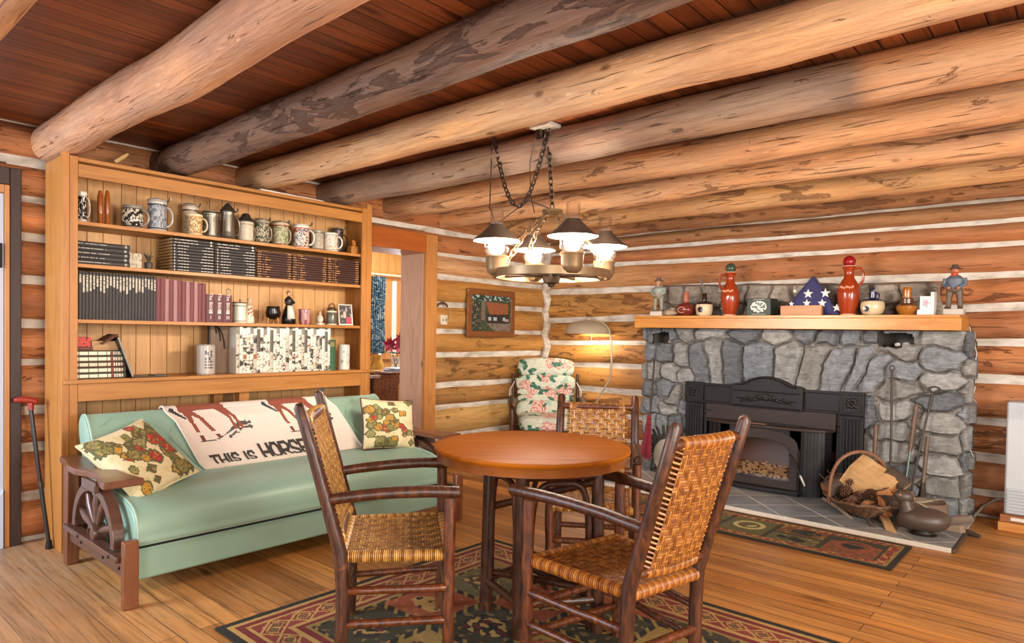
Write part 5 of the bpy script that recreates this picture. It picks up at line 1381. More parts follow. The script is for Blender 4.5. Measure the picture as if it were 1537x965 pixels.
def fskip(a_, b_):
    u, v = a_ * WP, b_ * 1.362; x = FXL + u - .23
    for k_, (x0, x1, z0, z1) in enumerate(NICH):
        w = .012 * noise.noise(Vector((x * 20, v * 20, 0)))
        if k_ == 0:
            if x0 + w < x < x1 + w and z0 + w < v < z1 - (x1 - x) * .12 + w: return True
        elif x0 + w < x < x1 + w and z0 + w + (.03 if x > -1.12 else 0) < v < z1 + w: return True
    return -2.83 < x < -1.38 and v < .86
m = M(); m.grid(fpt, 420, 190, lambda a_, b_: FS.val(a_ * WP, b_ * 1.362)[1], skip=fskip)
m.build('stonework', MST, fp)
MNICH = plain('niche_stone', '#4a443e', .9); MDKV = plain('soot_dark', '#1a1613', .9)
m = M()
for (x0, x1, z0, z1) in NICH:
    m = M()
    for q in ((x0, x1, .19, .20, z0, z1), (x0 - .01, x0, 0, .20, z0, z1), (x1, x1 + .01, 0, .20, z0, z1), (x0, x1, 0, .20, z0 - .01, z0), (x0, x1, 0, .20, z1, z1 + .01)):
        m.box(q[0] + 2.03, q[1] + 2.03, FY - 5.8 + q[2] + .02, FY - 5.8 + q[3] + .02, q[4], q[5])
    m.build('niche', MNICH, fp, smooth=False)
m = M(); m.box(FXL + .03 + 2.03, FXR - .03 + 2.03, .15, .16, 0, 1.36); m.build('core', MDKV, fp, smooth=False)
# wall stones above the mantel
rn = random.Random(5); S2 = []
for i in range(13):
    for j in range(2): S2.append((i * .2 + rn.uniform(-.03, .03), .10 + j * .2 + rn.uniform(-.03, .03), rn.uniform(.10, .14), rn.uniform(.08, .11), math.cos(rn.uniform(-.3, .3)), math.sin(rn.uniform(-.3, .3)), rn.randrange(8)))
S2 = Stones(S2); SC2 = lin('#a08c74')
def upt(a_, b_):
    x = -3.30 + a_ * 2.38; zt = 1.80 - .06 * a_ + .015 * noise.noise(Vector((a_ * 9, 0, 2))); z = 1.40 + b_ * (zt - 1.40); h, _ = S2.val(a_ * 2.38, b_ * .42)
    e = sm(0, .05, b_) * sm(1.0, .93, b_) * sm(0, .015, a_) * sm(1, .985, a_)
    return (x + 2.03, 5.945 - 5.8 - (.045 + h) * e + .05 * (1 - e), z)
m = M(); m.grid(upt, 240, 50, lambda a_, b_: mixc(S2.val(a_ * 2.38, b_ * .42)[1], SC2, .5)); m.build('overmantel_stonework', MST, fp)
# little things in the niches
tag(M().sph((-1.17, 5.77, 1.258), (.022, .018, .016), 10, 7, jit=.2).build('pebble', plain('white_pebble', '#b8b2a8', .6)), 'pale pebble in the right niche under the mantel, the left one', 'pebble', 'pebbles in the niche')
tag(M().sph((-1.115, 5.77, 1.262), (.026, .02, .018), 10, 7, jit=.2).build('pebble', plain('grey_pebble', '#8f8f90', .6)), 'grey pebble in the right niche under the mantel, the right one', 'pebble', 'pebbles in the niche')
tag(M().box(-3.115, -3.06, 5.78, 5.83, 1.229, 1.25).build('matchbox', plain('tan_card', '#c4a386', .7), bevel=.002), 'small tan box in the left niche under the mantel', 'box')

# ------------------------------------------------------------------ mantel shelf
MMS = wood('mantel_pine', '#cf8f3e', '#b06c22', 'x', .36, grain=.8, knots=.55, coat=.2)
mt = thing('mantel_shelf', 'long honey pine mantel shelf on the stone fireplace', 'shelf', (-2.03, 5.7, 0))
MX0, MX1, MY0 = -3.335, -.735, 5.53
M().box(MX0 - .02 + 2.03, MX1 - .012 + 2.03, MY0 + .012 - 5.7, 5.93 - 5.7, 1.455, 1.478).build('top_board', MMS, mt, bevel=.003)
M().box(MX0 + 2.03, MX1 + 2.03, MY0 - 5.7, MY0 + .03 - 5.7, 1.366, 1.4545).build('front_board', MMS, mt, bevel=.003)
M().box(MX0 + 2.03, MX0 + .03 + 2.03, MY0 + .031 - 5.7, 5.90 - 5.7, 1.366, 1.4545).build('end_board', MMS, mt, bevel=.003)
M().box(MX1 - .03 + 2.03, MX1 + 2.03, MY0 + .031 - 5.7, 5.90 - 5.7, 1.366, 1.4545).build('end_board', MMS, mt, bevel=.003)
M().box(MX0 + .031 + 2.03, MX1 - .031 + 2.03, MY0 + .032 - 5.7, 5.90 - 5.7, 1.372, 1.39).build('bottom_board', MMS, mt)

# ------------------------------------------------------------------ stove insert
MIR = plain('stove_iron', '#1b1716', .5, .0, .25, 20, .12, spec=.3, bscale=120)
MIR2 = plain('stove_brown_iron', '#2f211a', .48, .0, .35, 8, spec=.35)
MIR3 = plain('stove_fan_steel', '#1d1a19', .45, .0, spec=.35)
st = thing('fireplace_insert', 'black cast iron wood stove insert with arched crest in the stone fireplace', 'stove', (-2.11, 5.70, .03))
sx, sy, sz = 2.11, -5.70, -.03
def sbx(m, x0, x1, y0, y1, z0, z1): m.box(x0 + sx, x1 + sx, y0 + sy, y1 + sy, z0 + sz, z1 + sz); return m
IX0, IX1, ZT = -2.855, -1.365, .885
m = M(); sbx(m, IX0, IX1, 5.68, 5.74, .60, ZT - .02); sbx(m, IX0, IX0 + .2, 5.68, 5.74, .03, .60); sbx(m, IX1 - .2, IX1, 5.68, 5.74, .03, .60); m.build('surround', MIR, st, bevel=.006)
for s_, x0 in ((-1, IX0), (1, IX1 - .17)):
    m = M(); sbx(m, x0, x0 + .17, 5.655, 5.68, .03, .69); 
    for q in range(5): sbx(m, x0 + .028 + q * .025, x0 + .040 + q * .025, 5.642, 5.656, .12, .66)
    sbx(m, x0 + .012, x0 + .158, 5.647, 5.656, .665, .69); sbx(m, x0 + .012, x0 + .158, 5.647, 5.656, .08, .10)
    m.build('fluted_pilaster', MIR, st, bevel=.003)
    m = M(); sbx(m, x0 - .004, x0 + .174, 5.645, 5.68, .70, ZT - .004); sbx(m, x0 + .01, x0 + .16, 5.637, 5.646, .715, .73); sbx(m, x0 + .01, x0 + .16, 5.637, 5.646, .855, .87); sbx(m, x0 + .01, x0 + .024, 5.637, 5.646, .73, .855); sbx(m, x0 + .146, x0 + .16, 5.637, 5.646, .73, .855); cb_ = m.build('corner_block', MIR, st, bevel=.003)
    m = M(); cxx = x0 + .085 + sx
    for q in range(8):
        a_ = q * math.pi / 4; m.sph((cxx + .028 * math.cos(a_), 5.642 + sy, .792 + sz + .028 * math.sin(a_)), (.016, .008, .016), 10, 6)
    for q in range(4):
        a_ = q * math.pi / 2 + math.pi / 4; m.sph((cxx + .048 * math.cos(a_), 5.643 + sy, .792 + sz + .044 * math.sin(a_)), (.012, .006, .012), 10, 6)
    m.sph((cxx, 5.640 + sy, .792 + sz), (.014, .010, .014), 10, 6); m.build('rosette', MIR, cb_)
m = M(); sbx(m, IX0 + .175, IX1 - .175, 5.662, 5.69, .715, ZT - .012); sbx(m, IX0 + .17, IX1 - .17, 5.645, 5.66, .700, .718); sbx(m, IX0 + .17, IX1 - .17, 5.645, 5.66, ZT - .03, ZT - .008); m.build('frieze', MIR, st, bevel=.004)
# crest with arch and scrollwork
arc = [(-.30, .695), (-.30, .885), (-.27, .895), (-.22, .90)] + [(-.20 + .40 * q / 16, .905 + .062 * math.sin(math.pi * q / 16) ** .9) for q in range(17)] + [(.22, .90), (.27, .895), (.30, .885), (.30, .695)]
m = M(); m.prism(arc, lambda a_, b_: (a_, 5.625 + sy, b_ + sz), lambda a_, b_: (a_, 5.69 + sy, b_ + sz)); cr_ = m.build('crest', MIR, st, smooth=False, bevel=.005)
m = M(); m.tube([(a_ * .93, 5.622 + sy, b_ + sz - .012) for a_, b_ in arc[2:-2]], .007, 6)
for a_ in ((-.28, .28, .835), (-.28, .28, .71)): m.tube([(a_[0], 5.622 + sy, a_[2] + sz), (a_[1], 5.622 + sy, a_[2] + sz)], .006, 6)
m.build('crest_moulding', MIR, cr_)
m = M()
m.sph((0, 5.622 + sy, .785 + sz), (.03, .014, .028), 12, 8)
for s_ in (-1, 1):
    for q in range(7): m.sph((s_ * (.035 + q * .028), 5.623 + sy, .782 - .004 * q + .012 * math.sin(q * 1.8) + sz), (.02, .009, .022 - .0018 * q), 10, 6)
    m.tube([(s_ * (.05 + .2 * t_), 5.622 + sy, .762 + .012 * math.sin(t_ * 9) + sz) for t_ in [q / 10 for q in range(11)]], .006, 6)
for q in range(5): m.sph((.016 * (q - 2), 5.618 + sy, .805 + sz - .006 * abs(q - 2)), (.009, .008, .022), 8, 6)
m.build('scroll_relief', MIR, cr_)
m = M(); sbx(m, IX0 + .20, IX1 - .20, 5.655, 5.69, .555, .70); m.build('upper_panel', MIR2, st, bevel=.004)
# bowed hood ledge
NB = 24
def bow(t, d): return d * math.sin(math.pi * t) ** .35 if 0 < t < 1 else 0
led = [(-.545 + 1.09 * q / NB, 5.655 - bow(q / NB, .185)) for q in range(NB + 1)]
m = M(); m.prism([(x, y) for x, y in led], lambda a_, b_: (a_, b_ + sy, .548 + sz), lambda a_, b_: (a_, b_ + sy, .572 + sz)); m.build('ledge', MIR2, st, smooth=False, bevel=.006)
m = M(); sbx(m, -2.30, -1.80, 5.54, 5.57, .573, .588); m.build('vent_slot', MDKV, st)
tag(M().box(-2.28, -2.06, 5.50, 5.56, .5735, .582).build('slate_tile', plain('brown_slate', '#6b4a36', .45), bevel=.002), 'small brown slab lying on the stove ledge', 'slab')
# body: flat door face with bowed ribbed sides
body = [(-.515 + 1.03 * q / NB, 5.66 - bow(q / NB, .16)) for q in range(NB + 1)]
m = M(); vs = []; fs = []
def bodyfront(t): return (-.515 + 1.03 * t, 5.66 - bow(t, .16))
for (t0, t1) in ((0, .21), (.79, 1)):
    m = M()
    for q in range(9):
        ta, tb_ = t0 + (t1 - t0) * q / 9, t0 + (t1 - t0) * (q + 1) / 9; xa, ya_ = bodyfront(ta); xb, yb2 = bodyfront(tb_); dd = .008 if q % 2 else 0
        m.add([(xa, ya_ + dd + sy, .03 + sz), (xb, yb2 + dd + sy, .03 + sz), (xb, yb2 + dd + sy, .548 + sz), (xa, ya_ + dd + sy, .548 + sz), (xa, 5.69 + sy, .03 + sz), (xb, 5.69 + sy, .03 + sz), (xb, 5.69 + sy, .548 + sz), (xa, 5.69 + sy, .548 + sz)], [(0, 1, 2, 3), (4, 7, 6, 5), (0, 4, 5, 1), (3, 2, 6, 7), (0, 3, 7, 4), (1, 5, 6, 2)])
    m.build('ribbed_side', MIR3, st, smooth=False)
# firebox behind the door
m = M(); sbx(m, -2.42, -1.80, 5.66, 5.67, .08, .54); sbx(m, -2.42, -2.41, 5.51, 5.66, .08, .54); sbx(m, -1.81, -1.80, 5.51, 5.66, .08, .54); sbx(m, -2.42, -1.80, 5.51, 5.66, .535, .545); sbx(m, -2.42, -1.80, 5.51, 5.66, .06, .08); m.build('firebox', plain('firebox_brown', '#5a3c22', .8, var=.4, scale=6), st, smooth=False)
m = M(); m.grid(lambda u, v: (-2.40 + u * .58 + sx, 5.525 + v * .13 + sy, .145 + .09 * v + .022 * noise.noise(Vector((u * 9, v * 5, 0))) + .012 * noise.noise(Vector((u * 30, v * 14, 3))) + sz), 60, 20, lambda u, v: lin('#cfc0a6') if noise.noise(Vector((u * 22, v * 9, 4))) > -.15 else lin('#4a3626')); m.build('ash_bed', painted('ash', .95, .25, 90), st)
# door frame with arched window
def arch(w, z0, z1, zs_, n=14):
    return [(-w, z0), (w, z0)] + [(w * math.cos(math.pi * q / n), zs_ + (z1 - zs_) * math.sin(math.pi * q / n) ** .8) for q in range(n + 1)]
outer = arch(.318, .075, .545, .42); inner = arch(.255, .135, .465, .37)
m = M(); n = len(outer); vs = []
for yv in (5.478, 5.512):
    vs += [(a_, yv + sy, b_ + sz) for a_, b_ in outer] + [(a_, yv + sy, b_ + sz) for a_, b_ in inner]
fs = []
for i in range(n):
    j = (i + 1) % n; fs += [(i, j, n + j, n + i), (2 * n + i, 3 * n + i, 3 * n + j, 2 * n + j), (i, 2 * n + i, 2 * n + j, j), (n + i, n + j, 3 * n + j, 3 * n + i)]
m.add(vs, fs); do = m.build('door', MIR2, st, smooth=False, bevel=.004)
m = M(); sbx(m, -2.44, -2.11 - .25, 5.49, 5.515, .05, .548); sbx(m, -2.11 + .25, -1.78, 5.49, 5.515, .05, .548)
corner = M()
for s_ in (-1, 1):
    m.prism([(s_ * .33, .40), (s_ * .33, .548), (0, .548)] + [(s_ * .318 * math.cos(math.pi / 2 * (1 - q / 8)), .42 + .125 * math.sin(math.pi / 2 * (1 - q / 8)) ** .8) for q in range(9)], lambda a_, b_: (a_, 5.49 + sy, b_ + sz), lambda a_, b_: (a_, 5.515 + sy, b_ + sz))
m.build('face_plate', MIR, st, smooth=False)
MSG = glassmat('smoky_stove_glass', (.84, .74, .64), .99, .12)
m = M(); m.prism(inner, lambda a_, b_: (a_, 5.50 + sy, b_ + sz), lambda a_, b_: (a_, 5.504 + sy, b_ + sz)); m.build('glass', MSG, do, smooth=False)
m = M(); m.tube([(.262, 5.47 + sy, .36 + sz), (.272, 5.45 + sy, .35 + sz), (.36, 5.44 + sy, .20 + sz)], .008, 8); hd = m.build('handle', MIR, do)
m = M(); m.tube([(.355, 5.44 + sy, .21 + sz), (.395, 5.437 + sy, .135 + sz)], .012, 10); m.build('coil_grip', plain('coil_steel', '#a8a29a', .35, .7), do)
m = M(); m.tube([(-2.30 + sx, 5.66 + sy, .66 + sz), (-2.2 + sx, 5.655 + sy, .66 + sz)], .001, 4); 
m = M(); m.sph((-2.62 + sx, 5.653 + sy, .64 + sz), (.035, .003, .012), 14, 6); m.build('maker_badge', MIR3, st)
# ash lip
lip = [(-.36 + .72 * q / NB, 5.49 - .075 * math.sin(math.pi * q / NB) ** .5 if 0 < q < NB else 5.49) for q in range(NB + 1)]
m = M(); m.prism(lip, lambda a_, b_: (a_, b_ + sy, .045 + sz), lambda a_, b_: (a_, b_ + sy, .072 + sz)); m.build('ash_lip', MIR, st, smooth=False, bevel=.005)
m = M(); sbx(m, -2.44, -1.78, 5.47, 5.66, .031, .044); m.build('plinth', MIR, st)

# ------------------------------------------------------------------ tiled hearth
def tilemat():
    m, nt, b = newmat('slate_tiles'); k = N(nt)
    v = k.obj((1, 1, 1), (0, 0, R(45)))
    br = k.n('ShaderNodeTexBrick', Vector=v, Color1=(*lin('#7b8287'), 1), Color2=(*lin('#a2988c'), 1), Mortar=(*lin('#d0cabf'), 1), Scale=1.0)
    br.offset = 0; br.inputs['Brick Width'].default_value = .30; br.inputs['Row Height'].default_value = .30; br.inputs['Mortar Size'].default_value = .006; br.inputs['Mortar Smooth'].default_value = .1
    n1 = k.noise(k.obj(), 7, 5); col = k.mix(1.0, br.outputs['Color'], k.ramp(n1, [(.3, (.68, .68, .7)), (.5, (1, 1, 1)), (.7, (1.2, 1.18, 1.15))]), 'MULTIPLY')
    k.L(col, b.inputs['Base Color']); b.inputs['Roughness'].default_value = .38
    k.L(k.bump(k.math('ADD', k.math('MULTIPLY', br.outputs['Fac'], -1), n1), .3, .004), b.inputs['Normal']); return m
he = thing('hearth', 'low hearth of grey slate tiles in front of the stone fireplace', 'hearth', (-2.1, 5.25, 0))
HX0, HX1, HY0, HY1 = -3.5, -.655, 4.815, 5.95
M().box(HX0 + 2.1, HX1 + 2.1, HY0 + .02 - 5.25, HY1 - 5.25, .001, .028).build('tile_field', tilemat(), he, smooth=False)
M().box(HX0 + 2.1, HX1 + 2.1, HY0 - 5.25, HY0 + .0195 - 5.25, 0, .0285).build('edge_trim', plain('pale_edge', '#bfb6a8', .6), he, bevel=.003)
M().box(HX1 + .001 + 2.1, HX1 + .022 + 2.1, HY0 - 5.25, HY1 - .6 - 5.25, 0, .0275).build('side_trim', plain('dark_edge', '#4a3728', .6), he, bevel=.003)
# ------------------------------------------------------------------ things on the mantel
ZM = 1.478; YM = 5.66
def mm(l, r_, t, y=YM):
    """x, radius, height of a mantel item"""
    q = at((l + r_) / 2, t, 1, y); d = (q - CAM).dot(_f); return q.x, (r_ - l) / 2 * d / F_PX, q.z - ZM
def pm(name, col, rough=.3, **k): return plain(name, col, rough, **k)
def statue(name, label, ext, cols, hat, y=YM, pose=0):
    x, rr, hh = mm(*ext, y); r = thing(name, label, 'figurine', (x, y, ZM))
    H = hh; s = H / 1.0
    m = M(); m.box(-.062 * 1, .062, -.05, .05, 0, .12 * H); m.build('plinth', pm(name + '_plinth', cols[0], .6), r, bevel=.006)
    m = M()
    for sg in (-1, 1): m.tube([(sg * .10 * s, .02 * s, .12 * H), (sg * .09 * s, 0, .30 * H), (sg * .07 * s, .02 * s, .50 * H)], [.045 * s, .05 * s, .075 * s], 10); m.sph((sg * .11 * s, -.05 * s, .145 * H), (.05 * s, .08 * s, .03 * s), 10, 6)
    m.sph((0, .01 * s, .50 * H), (.135 * s, .11 * s, .08 * s), 12, 8)
    m.build('trousers', pm(name + '_trousers', cols[1], .5), r)
    m = M(); m.lathe([(.115 * s, .47 * H), (.13 * s, .55 * H), (.15 * s, .64 * H), (.16 * s, .70 * H), (.10 * s, .76 * H), (.05 * s, .79 * H)], 16, rotm('X', 0) @ Matrix.Diagonal((1, .75, 1, 1)))
    for sg in (-1, 1): m.tube([(sg * .15 * s, 0, .71 * H), (sg * .175 * s, -.02 * s, .60 * H), (sg * (.08 if pose else .17) * s, -.12 * s, .53 * H)], [.05 * s, .045 * s, .035 * s], 8)
    m.build('jacket', pm(name + '_jacket', cols[2], .5), r)
    m = M(); m.sph((0, -.01 * s, .855 * H), (.068 * s, .075 * s, .075 * s), 14, 10); m.sph((0, -.085 * s, .85 * H), (.014 * s, .018 * s, .016 * s), 8, 5)
    for sg in (-1, 1): m.sph((sg * (.075 if pose else .165) * s, -.135 * s, .525 * H), (.03 * s, .03 * s, .03 * s), 8, 6)
    hd = m.build('head_and_hands', pm(name + '_skin', cols[3], .5), r)
    m = M(); m.sph((0, -.045 * s, .80 * H), (.062 * s, .05 * s, .06 * s), 12, 8, jit=.15); m.build('beard', pm(name + '_beard', cols[4], .6), r)
    m = M()
    m.lathe([(.0, .99 * H), (.05 * s, .985 * H), (.065 * s, .93 * H), (.07 * s, .915 * H), (.125 * s, .905 * H), (.13 * s, .90 * H), (.06 * s, .90 * H), (0, .91 * H)], 18); m.build('hat', pm(name + '_hat', cols[5], .6), r)
    return r
statue('fisherman_figurine', 'small grey figurine in a brimmed hat at the left end of the mantel', (978, 1000, 416), ('#c9bcae', '#7d7a68', '#8d9488', '#b58a6c', '#a9765c', '#5c4a40'), True, pose=1)
m = M(); m.sph((0, 0, .03), (.075, .05, .032), 14, 8, jit=.25); m.lathe([(0, .03), (.022, .03), (.024, .075), (0, .078)], 12, tr(.03, 0, 0)); 
x, rr, hh = mm(1003, 1012, 455); tag(m.build('driftwood_ornament', pm('driftwood', '#a08a70', .8), loc=(x, 5.64, ZM)), 'small driftwood stump ornament beside the grey figurine on the mantel', 'ornament')
def bottle(name, label, ext, parts, cat='bottle', y=YM):
    x, rr, hh = mm(*ext, y); r = thing(name, label, cat, (x, y, ZM))
    for nm, prof, mat in parts:
        m = M(); m.lathe([(a_ * rr, b_ * hh) for a_, b_ in prof], 28); m.build(nm, mat, r)
    return r, rr, hh
OXB = pm('oxblood_glaze', '#6d2a22', .2); CRM = pm('cream_glaze', '#cdb793', .25); DKG = pm('dark_brown_glaze', '#2d1c16', .2); TERR = pm('terracotta_glaze', '#8f3415', .16, var=.06); NVY = pm('navy_glaze', '#1d2340', .18)
r, rr, hh = bottle('flask_bottle', 'oxblood red round flask bottle with a tan neck on the mantel', (1016, 1044, 438), [('body', [(0, 0), (.55, 0), (.7, .03), (.98, .18), (1, .3), (.82, .46), (.45, .55), (0, .56)], OXB), ('neck', [(.30, .52), (.26, .6), (.34, .62), (.33, .97), (.28, 1), (0, 1)], pm('tan_neck', '#9c5b42', .4))])
m = M(); m.tube([(rr * .35 * math.cos(t_) * 1.2, -rr * .96 - .001, hh * .24 + rr * .3 * math.sin(t_)) for t_ in [5.5 * q / 12 for q in range(13)]], .004, 6); m.build('swirl_emblem', pm('pale_emblem', '#c98a6c', .4), r)
r, rr, hh = bottle('spout_bottle', 'cream jug bottle with dark neck and two pouring straws on the mantel', (1045, 1070, 441), [('body', [(0, 0), (.75, 0), (.92, .08), (1, .3), (.98, .5), (.9, .56), (0, .56)], CRM), ('shoulder', [(.96, .52), (.9, .6), (.6, .66), (.3, .68), (.3, 1), (.26, 1.02), (0, 1.02)], DKG)])
m = M(); m.lathe([(0, 0), (rr * .3, 0), (rr * .34, .006), (0, .008)], 20, tr(0, -rr * .985, hh * .28) @ rotm('X', R(90))); m.build('round_badge', DKG, r)
m = M(); m.tube([(0, 0, hh * .98), (-.02, 0, hh * 1.3), (-.06, 0, hh * 1.75)], .005, 7); m.tube([(.01, 0, hh * .98), (-.01, 0, hh * 1.3), (-.045, 0, hh * 1.7)], .005, 7); m.build('straws', pm('steel_straw', '#8a8378', .35, metal=.6), r)
def jug(label, ext, side, ballcol):
    r, rr, hh = bottle('orange_jug', label, ext, [('body', [(0, 0), (.62, 0), (.64, .02), (.68, .06), (.9, .22), (1, .38), (.95, .5), (.7, .62), (.46, .70), (.40, .76), (.44, .84), (.62, .91), (.56, .92), (.34, .8), (0, .8)], TERR), ('foot', [(.0, .0), (.66, 0), (.67, .025), (.62, .03), (0, .03)], pm('pale_foot', '#d3a888', .4))], 'jug')
    m = M(); pts = [(side * rr * .5, 0, hh * .86), (side * rr * .95, 0, hh * .88), (side * rr * 1.25, 0, hh * .78), (side * rr * 1.2, 0, hh * .64), (side * rr * .85, 0, hh * .54)]; m.tube(pts, [rr * .12, rr * .12, rr * .11, rr * .11, rr * .13], 10); m.build('handle', TERR, r)
    m = M(); m.lathe([(rr * .60 , hh * .905), (rr * .63, hh * .915), (rr * .58, hh * .925)], 24); m.build('rim', pm('pale_rim', '#d9b79c', .35), r)
    m = M(); m.sph((0, 0, hh * .945 + rr * .30), rr * .56, 20, 12); m.build('ball_stopper', pm('ball_' + ballcol, ballcol, .15), r)
    m = M()
    for q in range(9): a_ = -math.pi / 2 + (q - 4) * .17; m.sph((rr * .97 * math.cos(a_) * .9, rr * .97 * math.sin(a_) * .94, hh * (.515 + .012 * math.sin(q * 1.7))), (.007, .006, .011), 8, 5)
    m.build('raised_band', pm('band_glaze', '#c99072', .35), r); return r
jug('orange glazed jug with handle on its left and dark green ball on top', (1083, 1111, 403), -1, '#3f4a3c')
jug('orange glazed jug with handle on its right and red ball on top', (1259, 1291, 393), 1, '#8e1820')
# dark tin with oval
x0, x1 = at(1120, 471, 1, 5.63).x, at(1157, 471, 1, 5.63).x; hh = mm(1120, 1157, 448, 5.63)[2]
r = thing('dark_box', 'dark green box with a white oval picture on the mantel', 'box', ((x0 + x1) / 2, 5.63, ZM), R(-6)); w_ = (x1 - x0) / 2
M().box(-w_, w_, .001, .13, 0, hh).build('case', pm('dark_green_tin', '#2b302b', .35), r, bevel=.003)
m = M()
def ov(u, v):
    a_, b_ = (u - .5) / .36, (v - .52) / .36; d = a_ * a_ + b_ * b_
    if d < 1: return lin('#c9cac4') if noise.noise(Vector((u * 9, v * 9, 2))) > -.1 else lin('#5b6660')
    if d < 1.18: return lin('#1c221f')
    if .05 < v < .09 and .2 < u < .8 or .93 < v < .96 and .25 < u < .75: return lin('#a9ab9f')
    return lin('#3c463f')
m.grid(lambda u, v: (-w_ + .004 + u * (2 * w_ - .008), -.0005, .003 + v * (hh - .006)), 44, 34, ov); m.build('picture', MPAT, r, smooth=False)
# folded flag
fx0, fx1, fxa = at(1172, 471, 1, 5.70).x, at(1262, 471, 1, 5.70).x, at(1222, 414, 1, 5.70); fh = fxa.z - ZM - .012
fl = thing('folded_flag', 'navy folded flag triangle with white stars on the mantel', 'flag', (fxa.x, 5.70, ZM))
m = M(); A_, B_, C_ = (fx0 - fxa.x, .0), (fx1 - fxa.x, .0), (0, fh)
def tri(u, v, off):
    # u along base, v to the apex, pillowy
    xb = A_[0] + (B_[0] - A_[0]) * u; x = xb * (1 - v) + C_[0] * v; z = v * fh
    e = min(1, 5 * min(u, 1 - u, .001 + v * 1.5, 1 - v)) if v < 1 else 0
    return Vector((x, off * (.03 + .022 * math.sqrt(max(0, e))), z + .008))
m.grid(lambda u, v: tri(u, v, -1), 30, 24); m.grid(lambda u, v: tri(u, v, 1), 30, 24, flip=True)
nn = 31; 
rim_ = [tri(q / 20, 0, -1) for q in range(21)]; 
m.grid(lambda u, v: tri(u, 0, -1).lerp(tri(u, 0, 1), v), 20, 3); m.grid(lambda u, v: tri(0, u, -1).lerp(tri(0, u, 1), v), 20, 3); m.grid(lambda u, v: tri(1, u, -1).lerp(tri(1, u, 1), v), 20, 3)
m.build('cloth', clothmat('navy_cloth', '#2b2a58', .8, .08, .2), fl)
def star(m, cx_, cz_, r_, y):
    pts = []
    for q in range(10): a_ = math.pi / 2 + q * math.pi / 5; k_ = r_ if q % 2 == 0 else r_ * .42; pts.append((cx_ + k_ * math.cos(a_), y, cz_ + k_ * math.sin(a_)))
    m.add([(cx_, y - .001, cz_)] + pts, [(0, 1 + (q + 1) % 10, 1 + q) for q in range(10)])
MSTAR = pm('white_star', '#ddd8cf', .7)
for px_, py_, s_ in ((1213, 441, .040), (1239, 440, .040), (1211, 455, .034), (1234, 455, .036), (1188, 456, .022), (1256, 462, .034), (1193, 437, .018)):
    q = at(px_, py_, 1, 5.645); m = M(); star(m, q.x - fxa.x, q.z - ZM, s_, 5.644 - 5.70); m.build('star', MSTAR, fl, smooth=False, solid=.002)
x0, x1 = at(1172, 471, 1, 5.60).x, at(1234, 471, 1, 5.60).x
tag(M().box(x0, x1, 5.585, 5.625, ZM, at(1200, 458.5, 1, 5.60).z).build('wooden_box', wood('box_pine', '#b97a42', '#985c2c', 'x', .45), bevel=.003), 'low wooden box in front of the folded flag', 'box')
r, rr, hh = bottle('cap_bottle', 'cream round bottle with a navy blue stopper right of the red ball jug', (1294, 1327, 431), [('body', [(0, 0), (.6, 0), (.85, .08), (1, .25), (.98, .42), (.88, .5), (0, .5)], CRM), ('shoulder', [(.92, .47), (.8, .54), (.4, .6), (.28, .62), (.28, .84), (.1, .86), (.1, .9), (.17, .93), (.15, .99), (0, 1)], NVY)])
m = M(); m.lathe([(0, 0), (rr * .22, 0), (rr * .26, .006), (0, .008)], 20, tr(-rr * .3, -rr * .94, hh * .22) @ rotm('X', R(90))); m.build('round_badge', DKG, r)
m = M(); m.tube([(rr * .25, 0, hh * .8), (rr * .5, 0, hh * .76), (rr * .55, 0, hh * .64), (rr * .4, 0, hh * .58)], .006, 8); m.build('handle', NVY, r)
BRG = pm('amber_glaze', '#9c5f22', .2); BRD = pm('brown_glaze', '#5a341a', .22)
bottle('lantern_bottle', 'amber brown ship-lantern shaped bottle between the navy stopper bottle and the rose box', (1348, 1376, 431), [('base', [(0, 0), (.6, 0), (.7, .04), (.98, .2), (1, .3), (.9, .34), (0, .34)], BRG), ('band', [(.9, .33), (.93, .37), (.6, .42), (.62, .58), (.46, .62), (0, .62)], BRD), ('top', [(.44, .60), (.42, .64), (.46, .68), (.42, .74), (.46, .8), (.42, .86), (.46, .93), (.4, .97), (.36, 1), (0, 1)], BRG)])
x0, x1 = at(1376, 471, 1, 5.62).x, at(1401, 471, 1, 5.62).x
r = thing('rose_box', 'white porcelain match holder with a pink rose on the mantel', 'holder', ((x0 + x1) / 2, 5.62, ZM), R(-4)); w_ = (x1 - x0) / 2
WPO = pm('white_porcelain', '#d6d0c4', .2); h1 = at(1388, 444, 1, 5.62).z - ZM
M().box(-w_, w_ * .75, .0, .06, 0, h1 * .28).build('tray', WPO, r, bevel=.003)
m = M()
def rc(u, v):
    d = math.hypot((u - .55), (v - .5)); 
    if d < .24: return lin('#b2405a') if noise.noise(Vector((u * 12, v * 12, 0))) > -.1 else lin('#d98a96')
    if d < .38 and noise.noise(Vector((u * 8, v * 8, 5))) > .05: return lin('#5f7a4c')
    return lin('#d9d3c8')
m.grid(lambda u, v: (-w_ * .7 + u * w_ * 1.3, .0095, h1 * .3 + v * h1 * .68), 30, 30, rc); m.box(-w_ * .7, w_ * .6, .010, .06, h1 * .28, h1 * .98, lin('#d9d3c8')); m.build('front', MCER, r, smooth=False)
M().box(w_ * .62, w_ * 1.05, .0, .07, 0, h1 * 1.2).build('side_holder', WPO, r, bevel=.003)
statue('woodsman_figurine', 'tall figurine with a red beard and blue jacket at the right end of the mantel', (1421, 1447, 396), ('#b7aea2', '#5c4a3c', '#5d6673', '#b5734f', '#a8401f', '#4a3a30'), True, pose=1)

